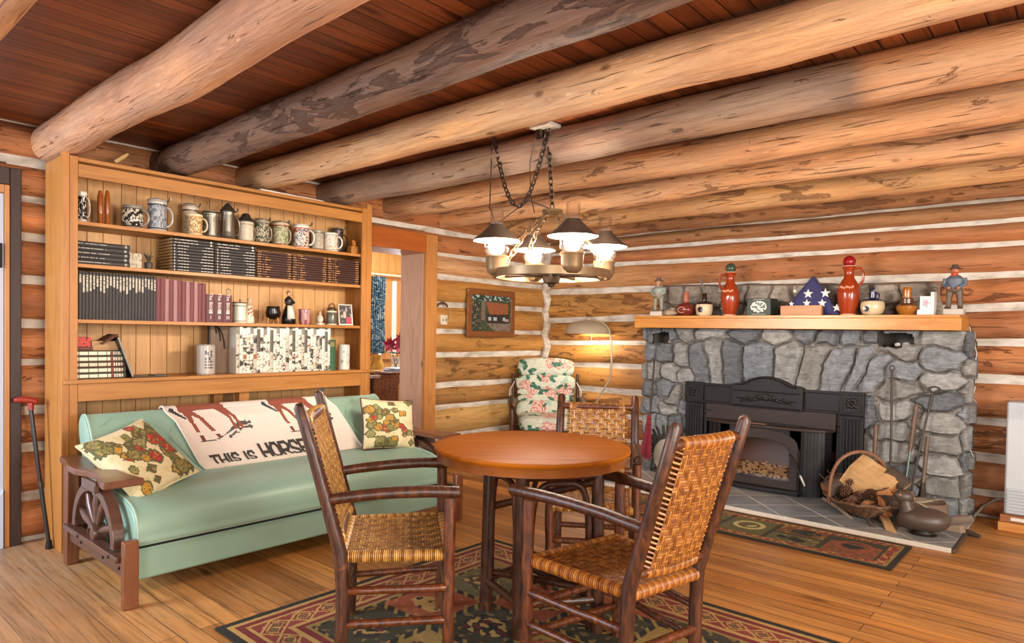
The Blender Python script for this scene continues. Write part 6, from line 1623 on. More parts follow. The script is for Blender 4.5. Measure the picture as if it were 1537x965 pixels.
# ------------------------------------------------------------------ hearth tools and firewood
MIRN = plain('wrought_iron', '#3f352d', .5, .5, .25); MHW = wood('tool_handle_wood', '#6e5440', '#4a3628', 'z', .5)
ZH = .0285
def tool(name, label, foot, top, parts):
    f_ = Vector(foot); r = thing(name, label, 'fire tool', foot); t_ = Vector(top) - f_
    for nm, fn, mat in parts:
        m = M(); fn(m, t_); m.build(nm, mat, r)
    return r
def pt_(px, py, y): q = at(px, py, 1, y); return (q.x, q.y, q.z)
YT = 5.655
a0 = pt_(1340, 700, YT); tool('ring_poker', 'long iron poker with a small ring at its top, leaning beside the stove', (a0[0], YT - .08, ZH), pt_(1339, 556, YT + .02), [('rod', lambda m, t: m.tube([(0, 0, 0), t * .5 + Vector((.004, 0, 0)), t], [.008, .008, .009], 8), MIRN), ('ring', lambda m, t: m.tube([t + Vector((.018 * math.cos(q * .6283), 0, .018 + .018 * math.sin(q * .6283))) for q in range(10)], .0045, 6, closed=True), MIRN)])
a0 = pt_(1368, 690, YT); tool('loop_fork', 'long iron fork with a wide loop handle leaning at the right of the fireplace', (a0[0], YT - .08, ZH), pt_(1400, 590, YT + .02), [('rod', lambda m, t: m.tube([(0, 0, 0), t * .5 - Vector((.01, 0, 0)), t], [.009, .007, .008], 8), MIRN), ('loop', lambda m, t: m.tube([t + Vector((.036 * math.cos(q * .5236) + .01, 0, .024 + .024 * math.sin(q * .5236))) for q in range(12)], .006, 6, closed=True), MIRN)])
def handled(lo, hi, hs_):
    return [('shaft', lambda m, t: m.tube([(0, 0, .0), t * hs_], .0085, 8), plain('green_steel%d' % int(hi[0]), '#5c6a62', .35, .6)), ('grip', lambda m, t: m.tube([t * hs_, t * (hs_ + .08), t * .97, t], [.014, .017, .016, .011], 10), MHW)]
a0 = pt_(1313, 720, YT); tool('short_tongs', 'short wooden-gripped tool standing just right of the stove', (a0[0], YT - .06, ZH), pt_(1315, 637, YT), handled(0, (1315,), .62))
a0 = pt_(1358, 712, YT); tool('wood_grip_poker', 'wood-gripped steel poker leaning between the ring poker and the loop fork', (a0[0], YT - .08, ZH), pt_(1376, 606, YT + .01), handled(0, (1376,), .56))
a0 = pt_(1389, 745, YT - .06)
def spade(m, t):
    pass
r = tool('ash_shovel', 'small ash shovel with a pointed blade standing at the right of the fireplace', (at(1389, 768, 2, ZH).x, 5.50, ZH), pt_(1393, 655, YT), [('handle', lambda m, t: m.tube([t * .42, t * .7, t], [.013, .014, .013], 9), MHW)])
m = M(); tt = Vector(pt_(1393, 655, YT)) - Vector((at(1389, 768, 2, ZH).x, 5.50, ZH))
bl_ = [(-.07, .42), (.07, .42), (.075, .25), (.05, .1), (0, .0), (-.05, .1), (-.075, .25)]
bl_ = [(p, q * .62) for p, q in bl_]
def blade(px, pz, dy): b_ = tt * (pz / tt.z * .5 if False else pz); return (b_.x + px, b_.y + dy + .02 * (1 - (px / .075) ** 2), b_.z)
m.prism([(p, q * .95) for p, q in bl_], lambda p, q: blade(p, q, -.004), lambda p, q: blade(p, q, .004)); m.tube([tt * .24 + Vector((0, .01, 0)), tt * .34 + Vector((0, .01, 0)), tt * .46], [.03, .02, .013], 9); m.build('blade', MIRN, r, smooth=False)

# whisk broom hanging on the left of the chimney
by = 5.64; bt = Vector(pt_(982, 542, by)); bb = Vector(pt_(969, 688, 5.40))
br = thing('hearth_broom', 'crimson hearth broom with a long handle hanging at the left of the fireplace', 'broom', tuple(bt)); d_ = bb - bt
m = M(); m.tube([(0, 0, 0), d_ * .3 + Vector((.004, 0, 0)), d_ * .64], [.008, .010, .012], 8); m.tube([Vector((.014 * math.cos(q * .7), 0, .016 + .014 * math.sin(q * .7))) for q in range(9)], .003, 5, closed=True); m.build('handle', MIRN, br)
m = M(); rb_ = random.Random(3)
for q in range(90):
    a_ = rb_.random() * 6.283; k_ = math.sqrt(rb_.random()); s0 = d_ * .56 + Vector((math.cos(a_) * .016 * k_, math.sin(a_) * .014 * k_, 0)); s1 = d_ * (.96 + .05 * rb_.random()) + Vector((math.cos(a_) * .058 * k_, math.sin(a_) * .032 * k_, 0)); m.tube([s0, s0.lerp(s1, .35), s1], [.003, .0042, .003], 4)
m.build('bristles', plain('crimson_straw', '#7c1f2e', .8, var=.25, scale=60), br)
m = M()
for k_ in (.60, .66, .70): m.tube([d_ * k_ + Vector((.026 * (1 + (k_ - .6) * 2) * math.cos(q * .524), .02 * math.sin(q * .524), 0)) for q in range(12)], .003, 5, closed=True)
m.build('binding', plain('binding_cord', '#3d1016', .7), br)
# folding fan shaped fire screen
fc = at(993, 690, 2, ZH); fcx, fcy = at(1001, 690, 1, 5.54).x, 5.54
fs_ = thing('fan_fire_screen', 'fan shaped metal fire screen left of the stove insert', 'fire screen', (fcx, fcy, ZH))
m = M()
for q in range(17):
    a_ = math.pi * (-.03 + 1.06 * q / 16); c_, s_ = math.cos(a_), math.sin(a_); w0, w1 = .018, .036
    t_ = Vector((c_, 0, s_)); nrm = Vector((-s_, 0, c_)); p0, p1 = t_ * .13 + Vector((0, .006 * (q % 2), .16)), t_ * .275 + Vector((0, .016 * (q % 2), .16))
    m.add([p0 - nrm * w0 * .5, p0 + nrm * w0 * .5, p1 + nrm * w1 * .5 + Vector((0, .012, 0)), p1 + t_ * .012, p1 - nrm * w1 * .5], [(0, 4, 3, 2, 1)])
m.build('fan_blades', plain('fan_dark_metal', '#4b463f', .35, .6), fs_, smooth=False, solid=.002)
m = M(); m.lathe([(0, -.006), (.10, -.008), (.128, 0), (.132, .01), (.12, .014), (0, .014)], 32, tr(0, -.004, .16) @ rotm('X', R(90)) @ Matrix.Diagonal((1, 1.2, 1, 1))); m.build('centre_shell', plain('fan_pale_metal', '#a39c8c', .4, .35), fs_)
m = M(); m.box(-.14, .14, -.02, .06, 0, .03); m.tube([(-.16, 0, .0), (-.15, 0, .1), (-.1, 0, .16)], .010, 7); m.tube([(.16, 0, .0), (.15, 0, .1), (.1, 0, .16)], .010, 7); m.build('foot', MIRN, fs_, bevel=.004)

# ---- firewood basket
bk0 = Vector((-1.29, 5.30, ZH)); bq = R(-52)
bs = thing('twig_basket', 'twig basket with a bent handle holding firewood and pine cones on the hearth', 'basket', tuple(bk0), bq)
def bas(u, t):   # u around, t 0 bottom .. 1 rim : a shallow boat
    a_ = 2 * math.pi * u; L_, W_ = .15 + .22 * t, .07 + .14 * t
    rise = .10 * max(0, -math.cos(a_)) ** 2 * t + .03 * max(0, math.cos(a_)) ** 2 * t
    return Vector((L_ * math.cos(a_), W_ * math.sin(a_), .012 + .095 * t ** 1.3 + rise))
m = M(); rb_ = random.Random(8)
MTWG = hick('basket_twig', '#6a4a34', '#3a271b', '#8f6c4c')
for q in range(15):
    t = q / 14; m.tube([bas(u / 44, t) + Vector((rb_.uniform(-.004, .004), rb_.uniform(-.004, .004), .004 * math.sin(u * math.pi / 2 + q * 3.14))) for u in range(44)], .0062 if q < 14 else .011, 6, closed=True)
for u in range(22): m.tube([bas(u / 22, 0) * 1.0, bas(u / 22, .35), bas(u / 22, .7), bas(u / 22, 1) + Vector((0, 0, .01))], .006, 6)
m.grid(lambda u, v: bas(u, 0) * v + Vector((0, 0, .012 * (1 - v))), 24, 4)
m.build('woven_body', MTWG, bs)
m = M(); hp = [Vector((0, -.215 * math.cos(math.pi * q / 26), .07 + .38 * math.sin(math.pi * q / 26) ** .62 if 0 < q < 26 else .07)) for q in range(27)]
m.tube(hp, .0125, 9, jit=.1); m.tube([p + Vector((.008 * math.cos(i), .004 * math.sin(i * 1.3), .009 * math.sin(i))) for i, p in enumerate(hp)], .006, 6); m.build('handle', plain('vine_handle', '#7c5236', .5, var=.25), bs)
m = M()
for q in range(26):
    a_ = rb_.random() * 6.28; p = bas(a_ / 6.283, 1); m.tube([p, p + Vector((rb_.uniform(-.05, .05), rb_.uniform(-.05, .05), rb_.uniform(.005, .04)))], .003, 4)
m.build('loose_twigs', MTWG, bs)
def splitm(name, a_, b_): return wood(name, a_, b_, 'x', .75, grain=1.2, bump=.4, var=.3)
MSPL = splitm('split_wood_pale', '#c9a271', '#a87b48'); MSPL2 = splitm('split_wood_orange', '#b87a44', '#8c5228')
MBRK = plain('log_bark', '#4a3a2e', .9, var=.35, scale=30, bump=.8, bscale=30)
def split_log(label, loc, rot, L_, rr, ang, mat, seed, group=None):
    """a wedge split from a round: two flat faces, bark on the outside"""
    r = thing('split_log', label, 'firewood', loc, 0, group); r.rotation_euler = rot
    rn = random.Random(seed); m = M(); n = 9; kx = 8; vs = []; fs = []
    for i in range(kx + 1):
        x = -L_ / 2 + L_ * i / kx; tw = .08 * noise.noise(Vector((i * .4, seed, 0)))
        vs.append((x, .004 * noise.noise(Vector((i, seed, 2))), rr * .05 * noise.noise(Vector((i * .7, seed, 1)))))
        for q in range(n): a_ = -ang / 2 + ang * q / (n - 1) + tw; k_ = rr * (1 + .06 * noise.noise(Vector((i * .5, q * .4, seed)))); vs.append((x, k_ * math.cos(a_), k_ * math.sin(a_)))
    w = n + 1
    for i in range(kx):
        fs.append((i * w, i * w + 1, (i + 1) * w + 1, (i + 1) * w)); fs.append((i * w, (i + 1) * w, (i + 1) * w + n, i * w + n))
    fs.append(tuple(range(w))[::-1]); fs.append(tuple(kx * w + q for q in range(w)))
    m.add(vs, fs); m.build('split_faces', mat, r, smooth=False)
    m = M(); vs = []; fs = []
    for i in range(kx + 1):
        for q in range(n): p = Vector(m_ := (0, 0, 0)); a_ = -ang / 2 + ang * q / (n - 1) + .08 * noise.noise(Vector((i * .4, seed, 0))); k_ = rr * (1 + .06 * noise.noise(Vector((i * .5, q * .4, seed)))) + .005 + .003 * noise.noise(Vector((i * 2, q, seed))); vs.append((-L_ / 2 + L_ * i / kx, k_ * math.cos(a_), k_ * math.sin(a_)))
    for i in range(kx):
        for q in range(n - 1): fs.append((i * n + q, i * n + q + 1, (i + 1) * n + q + 1, (i + 1) * n + q))
    m.add(vs, fs); m.build('bark', MBRK, r, solid=.006); return r
def LW(x, y, z):  # basket-local to world
    c_, s_ = math.cos(bq), math.sin(bq); return (bk0.x + x * c_ - y * s_, bk0.y + x * s_ + y * c_, bk0.z + z)
def P3(px, py, y): return tuple(at(px, py, 1, y))
split_log('big pale split log standing highest in the twig basket', P3(1302, 719, 5.28), (R(-28), R(28), R(-12)), .30, .15, 2.5, MSPL, 1)
split_log('dark bark-covered log at the left inside the twig basket', P3(1258, 730, 5.34), (R(100), R(-22), R(40)), .20, .062, 4.2, MSPL2, 2)
split_log('orange split piece in the right of the basket under the big pale log', P3(1338, 738, 5.30), (R(-30), R(15), R(-25)), .20, .06, 1.6, MSPL2, 3)
split_log('small orange end-on piece behind the duck decoy', P3(1331, 757, 5.20), (R(140), R(5), R(65)), .17, .055, 2.2, MSPL2, 4)
split_log('short orange piece lying below the pine cones at the front of the basket', P3(1312, 762, 5.15), (R(30), R(8), R(70)), .16, .045, 1.8, MSPL2, 5)
split_log('pale split stick sloping out of the basket onto the hearth beside the duck', P3(1339, 786, 5.03), (R(250), R(18), R(-62)), .27, .05, 1.6, MSPL, 6)
split_log('dark split piece at the right rear of the basket against the tools', P3(1350, 742, 5.40), (R(-60), R(-20), R(20)), .17, .06, 2.0, MSPL2, 7)
split_log('orange chunk in the basket right of the pine cones', P3(1325, 750, 5.22), (R(20), R(-25), R(15)), .14, .06, 2.0, MSPL2, 8)
split_log('small tan chunk low in the basket between the cones and the duck', P3(1320, 772, 5.12), (R(80), R(10), R(-30)), .12, .05, 2.2, MSPL2, 9)
split_log('tan split piece at the basket rear touching the handle', P3(1345, 722, 5.40), (R(120), R(35), R(-10)), .16, .06, 1.8, MSPL, 10)
m = M(); m.tube([P3(1236, 748, 5.36), P3(1262, 765, 5.22), P3(1278, 779, 5.12)], [.012, .014, .012], 8, jit=.1); tag(m.build('kindling_stick', plain('grey_kindling', '#8d7c6a', .8)), 'pale grey kindling stick lying along the left foot of the basket', 'stick')
def pine_cone(label, p, rr, rot, seed):
    r = thing('pine_cone', label, 'pine cone', p, 0, 'pine cones in the basket'); r.rotation_euler = rot
    m = M(); m.sph((0, 0, 0), (rr * .55, rr * .55, rr * .8), 10, 7); m.build('core', MCN0, r)
    m = M()
    for i in range(9):
        z = -rr * .85 + rr * 1.7 * i / 8; k_ = rr * (.95 * math.sin(math.pi * (i + .8) / 9.4)); nq = 9
        for q in range(nq):
            a_ = 2 * math.pi * (q + .5 * (i % 2)) / nq; c_, s_ = math.cos(a_), math.sin(a_); nx, ny = -s_, c_; w = rr * .20
            m.add([(c_ * rr * .3 - nx * w * .4, s_ * rr * .3 - ny * w * .4, z - rr * .12), (c_ * rr * .3 + nx * w * .4, s_ * rr * .3 + ny * w * .4, z - rr * .12), (c_ * k_ + nx * w, s_ * k_ + ny * w, z + rr * .02), (c_ * k_ * 1.08, s_ * k_ * 1.08, z + rr * .10), (c_ * k_ - nx * w, s_ * k_ - ny * w, z + rr * .02)], [(0, 1, 2, 3, 4)])
    m.build('scales', MCN, r, smooth=False, solid=rr * .06); return r
MCN0 = plain('cone_core', '#2c1a12', .9); MCN = plain('cone_scale', '#6b4630', .7, var=.35, scale=50)
cones = [(1290, 747, 5.20, .052, 'pine cone nearest the middle front of the basket'), (1300, 762, 5.12, .052, 'lowest pine cone at the front rim of the basket'), (1270, 738, 5.25, .050, 'pine cone at the left edge of the basket beside the dark log'), (1280, 754, 5.16, .048, 'pine cone on the left rim of the basket, below the other left one'), (1307, 742, 5.22, .046, 'pine cone under the big pale split log'), (1318, 700, 5.42, .04, 'pine cone at the back of the basket behind the big pale log'), (1278, 724, 5.31, .042, 'pine cone resting on the dark bark-covered log')]
for i, (px, py, y, rr, l) in enumerate(cones): pine_cone(l, P3(px, py, y), rr, (i * 1.3, i * .7, i), i)
# bark scraps at the basket front
m = M(); m.tube([P3(1302, 780, 5.06), P3(1310, 792, 4.99), P3(1313, 800, 4.97)], [.013, .016, .014], 7, jit=.15); tag(m.build('bark_stick', MBRK), 'short dark bark stick at the front foot of the basket', 'stick')
# ---- duck decoy
MDK2 = plain('duck_dark_wood', '#4a3a31', .45, var=.2, scale=25)
dp = at(1383, 803, 2, ZH)
du = thing('duck_decoy', 'dark carved duck decoy standing on the front of the hearth', 'decoy', (dp.x + .005, dp.y + .02, ZH), R(12))
m = M(); vs = []; fs = []; nn_ = 22; secs = [(-.15, .085, .012, .012), (-.14, .088, .05, .042), (-.10, .094, .085, .07), (-.04, .098, .10, .08), (.03, .098, .10, .082), (.085, .098, .088, .075), (.125, .10, .06, .055), (.145, .105, .03, .03), (.152, .108, .006, .006)]
for x, zc, ry, rz in secs:
    for q in range(nn_):
        a_ = 2 * math.pi * q / nn_; z = math.sin(a_) * rz; vs.append((x, math.cos(a_) * ry, zc + (z if z > 0 else z * .95)))
for i in range(len(secs) - 1):
    for q in range(nn_): fs.append((i * nn_ + q, (i + 1) * nn_ + q, (i + 1) * nn_ + (q + 1) % nn_, i * nn_ + (q + 1) % nn_))
fs.append(tuple(range(nn_))); fs.append(tuple((len(secs) - 1) * nn_ + q for q in range(nn_ - 1, -1, -1)))
m.add(vs, fs); bo = m.build('body', MDK2, du); sub = bo.modifiers.new('s', 'SUBSURF'); sub.levels = 1; sub.render_levels = 1
m = M(); m.tube([(-.085, 0, .13), (-.10, 0, .175), (-.105, 0, .205), (-.10, 0, .235)], [.055, .042, .038, .034], 14); m.sph((-.115, 0, .235), (.06, .045, .046), 18, 12); hd = m.build('head', MDK2, du)
m = M(); m.tube([(-.155, 0, .225), (-.185, 0, .208), (-.21, 0, .200)], [.020, .019, .012], 12, sq=.5); m.build('bill', plain('duck_bill', '#2e2420', .4), du)
m = M()
for s_ in (-1, 1): m.sph((-.135, s_ * .038, .25), .007, 8, 6)
m.build('eyes', plain('duck_eye', '#b08a4a', .2), du)
m = M(); m.lathe([(0, 0), (.065, 0), (.068, .008), (.05, .012), (.04, .03), (0, .03)], 24, Matrix.Diagonal((1.2, .9, 1, 1))); m.build('base', plain('duck_base', '#241b16', .5), du)
# crock, branch and scraps at the right of the hearth
cx_ = at(1397, 765, 1, 5.42)
ck = thing('stone_crock', 'short brown stoneware crock behind the duck decoy at the foot of the chimney', 'crock', (-.885, 5.40, ZH))
m = M(); m.lathe([(0, 0), (.12, 0), (.125, .01), (.128, .10), (.122, .125), (.128, .14), (.12, .146), (.108, .14), (.108, .03), (0, .03)], 30); m.build('body', plain('crock_glaze', '#7a6654', .4, var=.2, scale=9), ck)
m = M(); m.tube([(.1 * math.cos(a_) + .02, .13 * math.sin(a_) - .02, .135 + .02 * math.sin(a_ * 2)) for a_ in [.2 + q * .28 for q in range(18)]], .005, 6); m.build('wire', plain('cream_wire', '#b3a48c', .6), ck)
m = M(); A3, B3 = at(1402, 783, 1, 5.17), at(1459, 778, 1, 5.15); m.tube([A3, A3.lerp(B3, .35) + Vector((0, 0, -.004)), A3.lerp(B3, .7), B3], [.026, .03, .03, .024], 10, jit=.15); tag(m.build('driftwood_log', plain('weathered_log', '#77665a', .8, var=.25)), 'weathered grey branch lying behind the duck decoy over the hearth edge', 'branch')
g0 = at(1425, 797, 2, ZH)
m = M(); m.prism([(-.10, -.035), (.10, -.05), (.12, .0), (.10, .045), (-.09, .04), (-.12, .0)], lambda a_, b_: (g0.x - .03 + a_, g0.y + .03 + b_, ZH), lambda a_, b_: (g0.x - .03 + a_ * .9, g0.y + .03 + b_ * .8, ZH + .05)); tag(m.build('wood_slab', plain('slab_grey', '#8b7560', .75), smooth=False, bevel=.006), 'short grey wood slab lying right of the duck decoy', 'wood piece')
f0 = at(1460, 806, 2, 0)
m = M(); m.tube([(f0.x - .10, f0.y + .05, .022), (f0.x - .02, f0.y, .024), (f0.x + .045, f0.y - .03, .02)], [.016, .022, .012], 8, jit=.2); tag(m.build('bark_scrap', MBRK), 'dark bark scrap on the floor at the corner of the hearth', 'wood piece')

# ------------------------------------------------------------------ wall heater and cables
MHT = plain('heater_white', '#b4b8ba', .4, var=.03); MHS = plain('heater_slot', '#16171a', .6)
hx0 = -.475
ht = thing('wall_heater', 'white slatted gas heater against the back wall at the right edge', 'heater', (hx0 + .4, 5.78, 0))
m = M(); m.box(-.4, .4, -.12, .14, .115, .885); m.build('cabinet', MHT, ht, bevel=.012)
for q in range(7): M().box(-.385, .385, -.132, -.119, .775 + q * .0145, .783 + q * .0145).build('top_slat', MHT, ht)
for q in range(8): M().box(-.385, .385, -.134, -.119, .128 + q * .022, .141 + q * .022).build('bottom_slat', MHT, ht, bevel=.003)
m = M(); m.box(-.29, .385, -.1215, -.119, .13, .295); m.build('dark_grille', MHS, ht)
m = M(); m.box(-.4, -.36, -.02, .0, .885, .889); 
wbk = thing('wood_block', 'pale wooden blocks under the white heater', 'block', (hx0 + .3, 5.74, 0))
M().box(-.33, .3, -.1, .12, 0, .062).build('lower_block', MPX, wbk, bevel=.004); M().box(-.32, .3, -.09, .12, .063, .113).build('upper_block', wood('block_orange', '#a8683a', '#86502a', 'x', .5), wbk, bevel=.004)
M().box(-.26, -.17, -.0925, -.0905, .078, .10).build('paper_label', plain('paper_white', '#cfcac0', .7), wbk)
m = M(); pts = [P3(1462, 775, 5.80), P3(1476, 760, 5.86), P3(1495, 750, 5.87), P3(1512, 748, 5.85)]; m.tube([Vector(p) for p in pts], .009, 8); tag(m.build('heater_cable', plain('grey_cable', '#6d6258', .5)), 'grey cable running from the floor up to the white heater', 'cable')
m = M(); pts = [P3(1452, 480, 5.93), P3(1466, 515, 5.9), P3(1464, 560, 5.9), P3(1452, 640, 5.9), P3(1449, 700, 5.9), P3(1455, 760, 5.9)]; m.tube([Vector(p) for p in pts], .005, 6); tag(m.build('brown_cable', plain('brown_cable_skin', '#4a3426', .6)), 'dark cable hanging down the right side of the fireplace', 'cable')
m = M(); pts = [P3(1455, 490, 5.91), P3(1466, 530, 5.89), P3(1462, 555, 5.90)]; m.tube([Vector(p) for p in pts], .004, 6); m.tube([Vector(P3(1464, 580, 5.9)), Vector(P3(1459, 598, 5.9)), Vector(P3(1466, 604, 5.88))], .004, 6); m.tube([Vector(P3(1459, 660, 5.9)), Vector(P3(1455, 672, 5.9)), Vector(P3(1461, 686, 5.88))], .004, 6)
tag(m.build('white_wire', plain('white_wire_skin', '#cfc7ba', .6)), 'thin white wire looping down the log wall right of the fireplace', 'wire')
# ------------------------------------------------------------------ recliner chair in the corner
def sup(m, c_, h, e=.45, nu=36, nv=22, T=None, colf=None, wr=.0, seed=0):
    """rounded box"""
    c_ = Vector(c_); sg = lambda x, p: math.copysign(abs(x) ** p, x); vs = []; fs = []; cs = []
    for i in range(nv + 1):
        th = -math.pi / 2 + math.pi * i / nv; th = math.atan2(sg(math.sin(th), 1 / e), sg(max(0, math.cos(th)), 1 / e))
        for j in range(nu):
            a_ = 2 * math.pi * j / nu; a_ = math.atan2(sg(math.sin(a_), 1 / e), sg(math.cos(a_), 1 / e))
            p = Vector((h[0] * sg(math.cos(th), e) * sg(math.cos(a_), e), h[1] * sg(math.cos(th), e) * sg(math.sin(a_), e), h[2] * sg(math.sin(th), e)))
            if wr: p *= 1 + wr * noise.noise(p * 9 + Vector((seed, 0, 0)))
            vs.append(c_ + (T @ p if T else p)); cs.append(p)
    fs = []; fc = []
    for i in range(nv):
        for j in range(nu):
            fs.append((i * nu + j, i * nu + (j + 1) % nu, (i + 1) * nu + (j + 1) % nu, (i + 1) * nu + j))
            if colf: q = (cs[i * nu + j] + cs[(i + 1) * nu + (j + 1) % nu]) / 2; fc.append(colf(q))
    m.add(vs, fs, fc if colf else None)
FLW = c('#bfc2ae', '#cfcfbc', '#c08a7c', '#b06a62', '#2f5a48', '#5b8a70', '#9db8a4', '#d9b9a8')
def floral(seed):
    rn = random.Random(seed); fl = [(rn.uniform(-.3, .3), rn.uniform(-.16, .16), rn.uniform(.05, .085), rn.randrange(3)) for _ in range(7)]; lf = [(rn.uniform(-.32, .32), rn.uniform(-.16, .16), rn.uniform(.025, .05), rn.uniform(0, 3.1)) for _ in range(13)]
    def f(p):
        x, z = p.x, p.z + p.y * .6; q = noise.noise(Vector((x * 60, z * 60, seed)))
        for lx, lz, s_, an in lf:
            dx, dz = x - lx, z - lz; a_ = dx * math.cos(an) + dz * math.sin(an); b_ = -dx * math.sin(an) + dz * math.cos(an)
            if (a_ / s_) ** 2 + (b_ / (s_ * .5)) ** 2 < 1: return FLW[4] if q < .15 else FLW[5]
        for fx, fz, s_, k_ in fl:
            if math.hypot(x - fx, z - fz) < s_ * (1 + .2 * q): return (FLW[2] if q > -.05 else FLW[7] if k_ else FLW[0]) if q < .3 else FLW[3]
        if noise.noise(Vector((x * 12, z * 12, seed + 4))) > .32: return FLW[6]
        return FLW[0] if q < .2 else FLW[1]
    return f
rp = at(818, 600, 1, 5.42)
rc_ = thing('recliner_chair', 'floral cushioned wooden glider chair in the corner behind the round table', 'chair', (rp.x + .02, 5.42, 0), R(222))
Tl = rotm('X', R(14)); ZB = .86
rolls = [(-.235, .925, .30, .085, .105, 1), (-.195, .765, .315, .085, .092, 2), (-.165, .668, .30, .065, .042, 3), (-.15, .605, .30, .07, .042, 4), (-.125, .49, .31, .085, .105, 5)]
for (y_, z_, hx, hy, hz, sd) in rolls:
    m = M(); sup(m, (0, y_, z_), (hx, hy, hz), .55, 150, 70, Tl, floral(sd), .03, sd); m.build('back_cushion_roll', MFAB, rc_)
m = M(); sup(m, (0, .14, .40), (.29, .28, .075), .4, 60, 26, None, floral(9), .02, 9); m.build('seat_cushion', MFAB, rc_)
for s_ in (-1, 1):
    m = M(); m.tube([(s_ * .345, -.16, .30), (s_ * .345, -.22, .62), (s_ * .345, -.27, .86)], [.02, .018, .016], 9); m.build('back_post', MHP, rc_)
    m = M(); m.tube([(s_ * .36, -.2, .60), (s_ * .36, .05, .63), (s_ * .36, .36, .60), (s_ * .36, .42, .57)], [.022, .028, .03, .024], 9); m.build('arm', MHP, rc_)
    m = M(); m.tube([(s_ * .36, .34, .59), (s_ * .36, .36, .45), (s_ * .36, .33, .28)], [.018, .026, .02], 9); m.build('front_post', MHP, rc_)
    m = M(); m.tube([(s_ * .36, -.36, .12), (s_ * .36, -.15, .06), (s_ * .36, .1, .045), (s_ * .36, .38, .07)], .024, 9); m.build('runner', MHP, rc_)
    m = M(); m.box(s_ * .36 - .02, s_ * .36 + .02, -.28, .36, 0, .045); m.build('foot_rail', MHP, rc_, bevel=.006)
    m = M(); m.tube([(s_ * .36, -.2, .07), (s_ * .35, -.18, .31)], .018, 8); m.tube([(s_ * .36, .3, .07), (s_ * .35, .3, .31)], .018, 8); m.build('strut', MHP, rc_)
    m = M(); m.tube([(s_ * .33, -.2, .78), (s_ * .37, -.19, .70), (s_ * .365, -.17, .60)], .005, 6); m.tube([(s_ * .33, -.2, .78), (s_ * .385, -.2, .69), (s_ * .38, -.19, .58)], .005, 6); m.build('cushion_tie', plain('tie_cream%d' % s_, '#cfc9b6', .8), rc_)
m = M(); m.box(-.345, .345, -.2, .34, .285, .32); m.build('seat_frame', MHP, rc_, bevel=.006)

# ------------------------------------------------------------------ floor lamp
MLB = plain('lamp_beige_metal', '#b5a58c', .35, .25)
pb = at(893, 607, 1, 5.78); ax_ = lambda px, py: at(px, py, 1, 5.78)
fl_ = thing('floor_lamp', 'beige gooseneck floor lamp with a dome shade beside the stone fireplace', 'lamp', (pb.x, 5.78, 0)); o_ = Vector((pb.x, 5.78, 0))
m = M(); pth = [Vector((0, 0, .02)), Vector((0, 0, .5)), ax_(893, 607) - o_, ax_(903, 590) - o_, ax_(916, 568) - o_, ax_(918, 545) - o_, ax_(917, 510) - o_, ax_(914, 493) - o_, ax_(905, 484) - o_, ax_(893, 480) - o_, ax_(882, 479) - o_]
m.tube(pth, .0095, 10); m.build('pole', MLB, fl_)
sc_ = ax_(883, 481) - o_; rs = abs(ax_(912, 500).x - ax_(854, 500).x) / 2; hs2 = sc_.z - (ax_(883, 501) - o_).z
m = M(); m.lathe([(rs, -hs2), (rs * 1.01, -hs2 + .004), (rs * .96, -hs2 * .62), (rs * .8, -hs2 * .3), (rs * .5, -hs2 * .07), (rs * .12, .005), (rs * .10, .03), (0, .032)], 40, tr(*sc_)); m.lathe([(rs * .98, -hs2), (rs * .93, -hs2 * .62), (rs * .77, -hs2 * .32), (rs * .4, -hs2 * .1), (0, -hs2 * .05)], 40, tr(*sc_)); m.build('shade', MLB, fl_)
m = M(); m.sph(sc_ + Vector((0, -.01, -hs2 * .62)), .028, 16, 10); m.build('bulb', emis('reading_bulb', '#fff0dc', 420), fl_)
m = M(); q0 = ax_(888, 500) - o_; m.tube([q0, q0 - Vector((0, 0, .10))], .003, 6); m.sph(q0 - Vector((0, 0, .115)), (.008, .008, .016), 10, 7); m.build('pull_cord', plain('pull_white', '#d8d0c2', .5), fl_)
m = M(); m.lathe([(0, 0), (.14, 0), (.145, .012), (.12, .025), (.02, .034), (0, .034)], 32); m.build('base', MLB, fl_)

# ------------------------------------------------------------------ picture, switch and hook on the left log wall
xw = -4.728
p0 = at(699, 470, 0, xw); p1 = at(770, 470, 0, xw); zt = at(735, 435, 0, xw).z; zb = at(735, 506, 0, xw).z
W_, H_ = p1.y - p0.y, zt - zb
pf = thing('framed_picture', 'wood framed painting of a red roofed cabin hanging on the log wall', 'picture', (xw + .004, (p0.y + p1.y) / 2, (zt + zb) / 2))
fw_ = .062
m = M(); m.box(0, .025, -W_ / 2, W_ / 2, H_ / 2 - fw_, H_ / 2); m.box(0, .025, -W_ / 2, W_ / 2, -H_ / 2, -H_ / 2 + fw_); m.box(0, .0248, -W_ / 2, -W_ / 2 + fw_, -H_ / 2 + fw_, H_ / 2 - fw_); m.box(0, .0248, W_ / 2 - fw_, W_ / 2, -H_ / 2 + fw_, H_ / 2 - fw_); m.build('frame', wood('picture_frame_wood', '#8a552c', '#6d3f1e', 'y', .4), pf, bevel=.005)
PC = c('#2c3a2c', '#5d6f78', '#8f5434', '#4a3a34', '#3f4a34', '#7a7068', '#25221f', '#b08f8f', '#9fb0b4', '#6a5a4c')
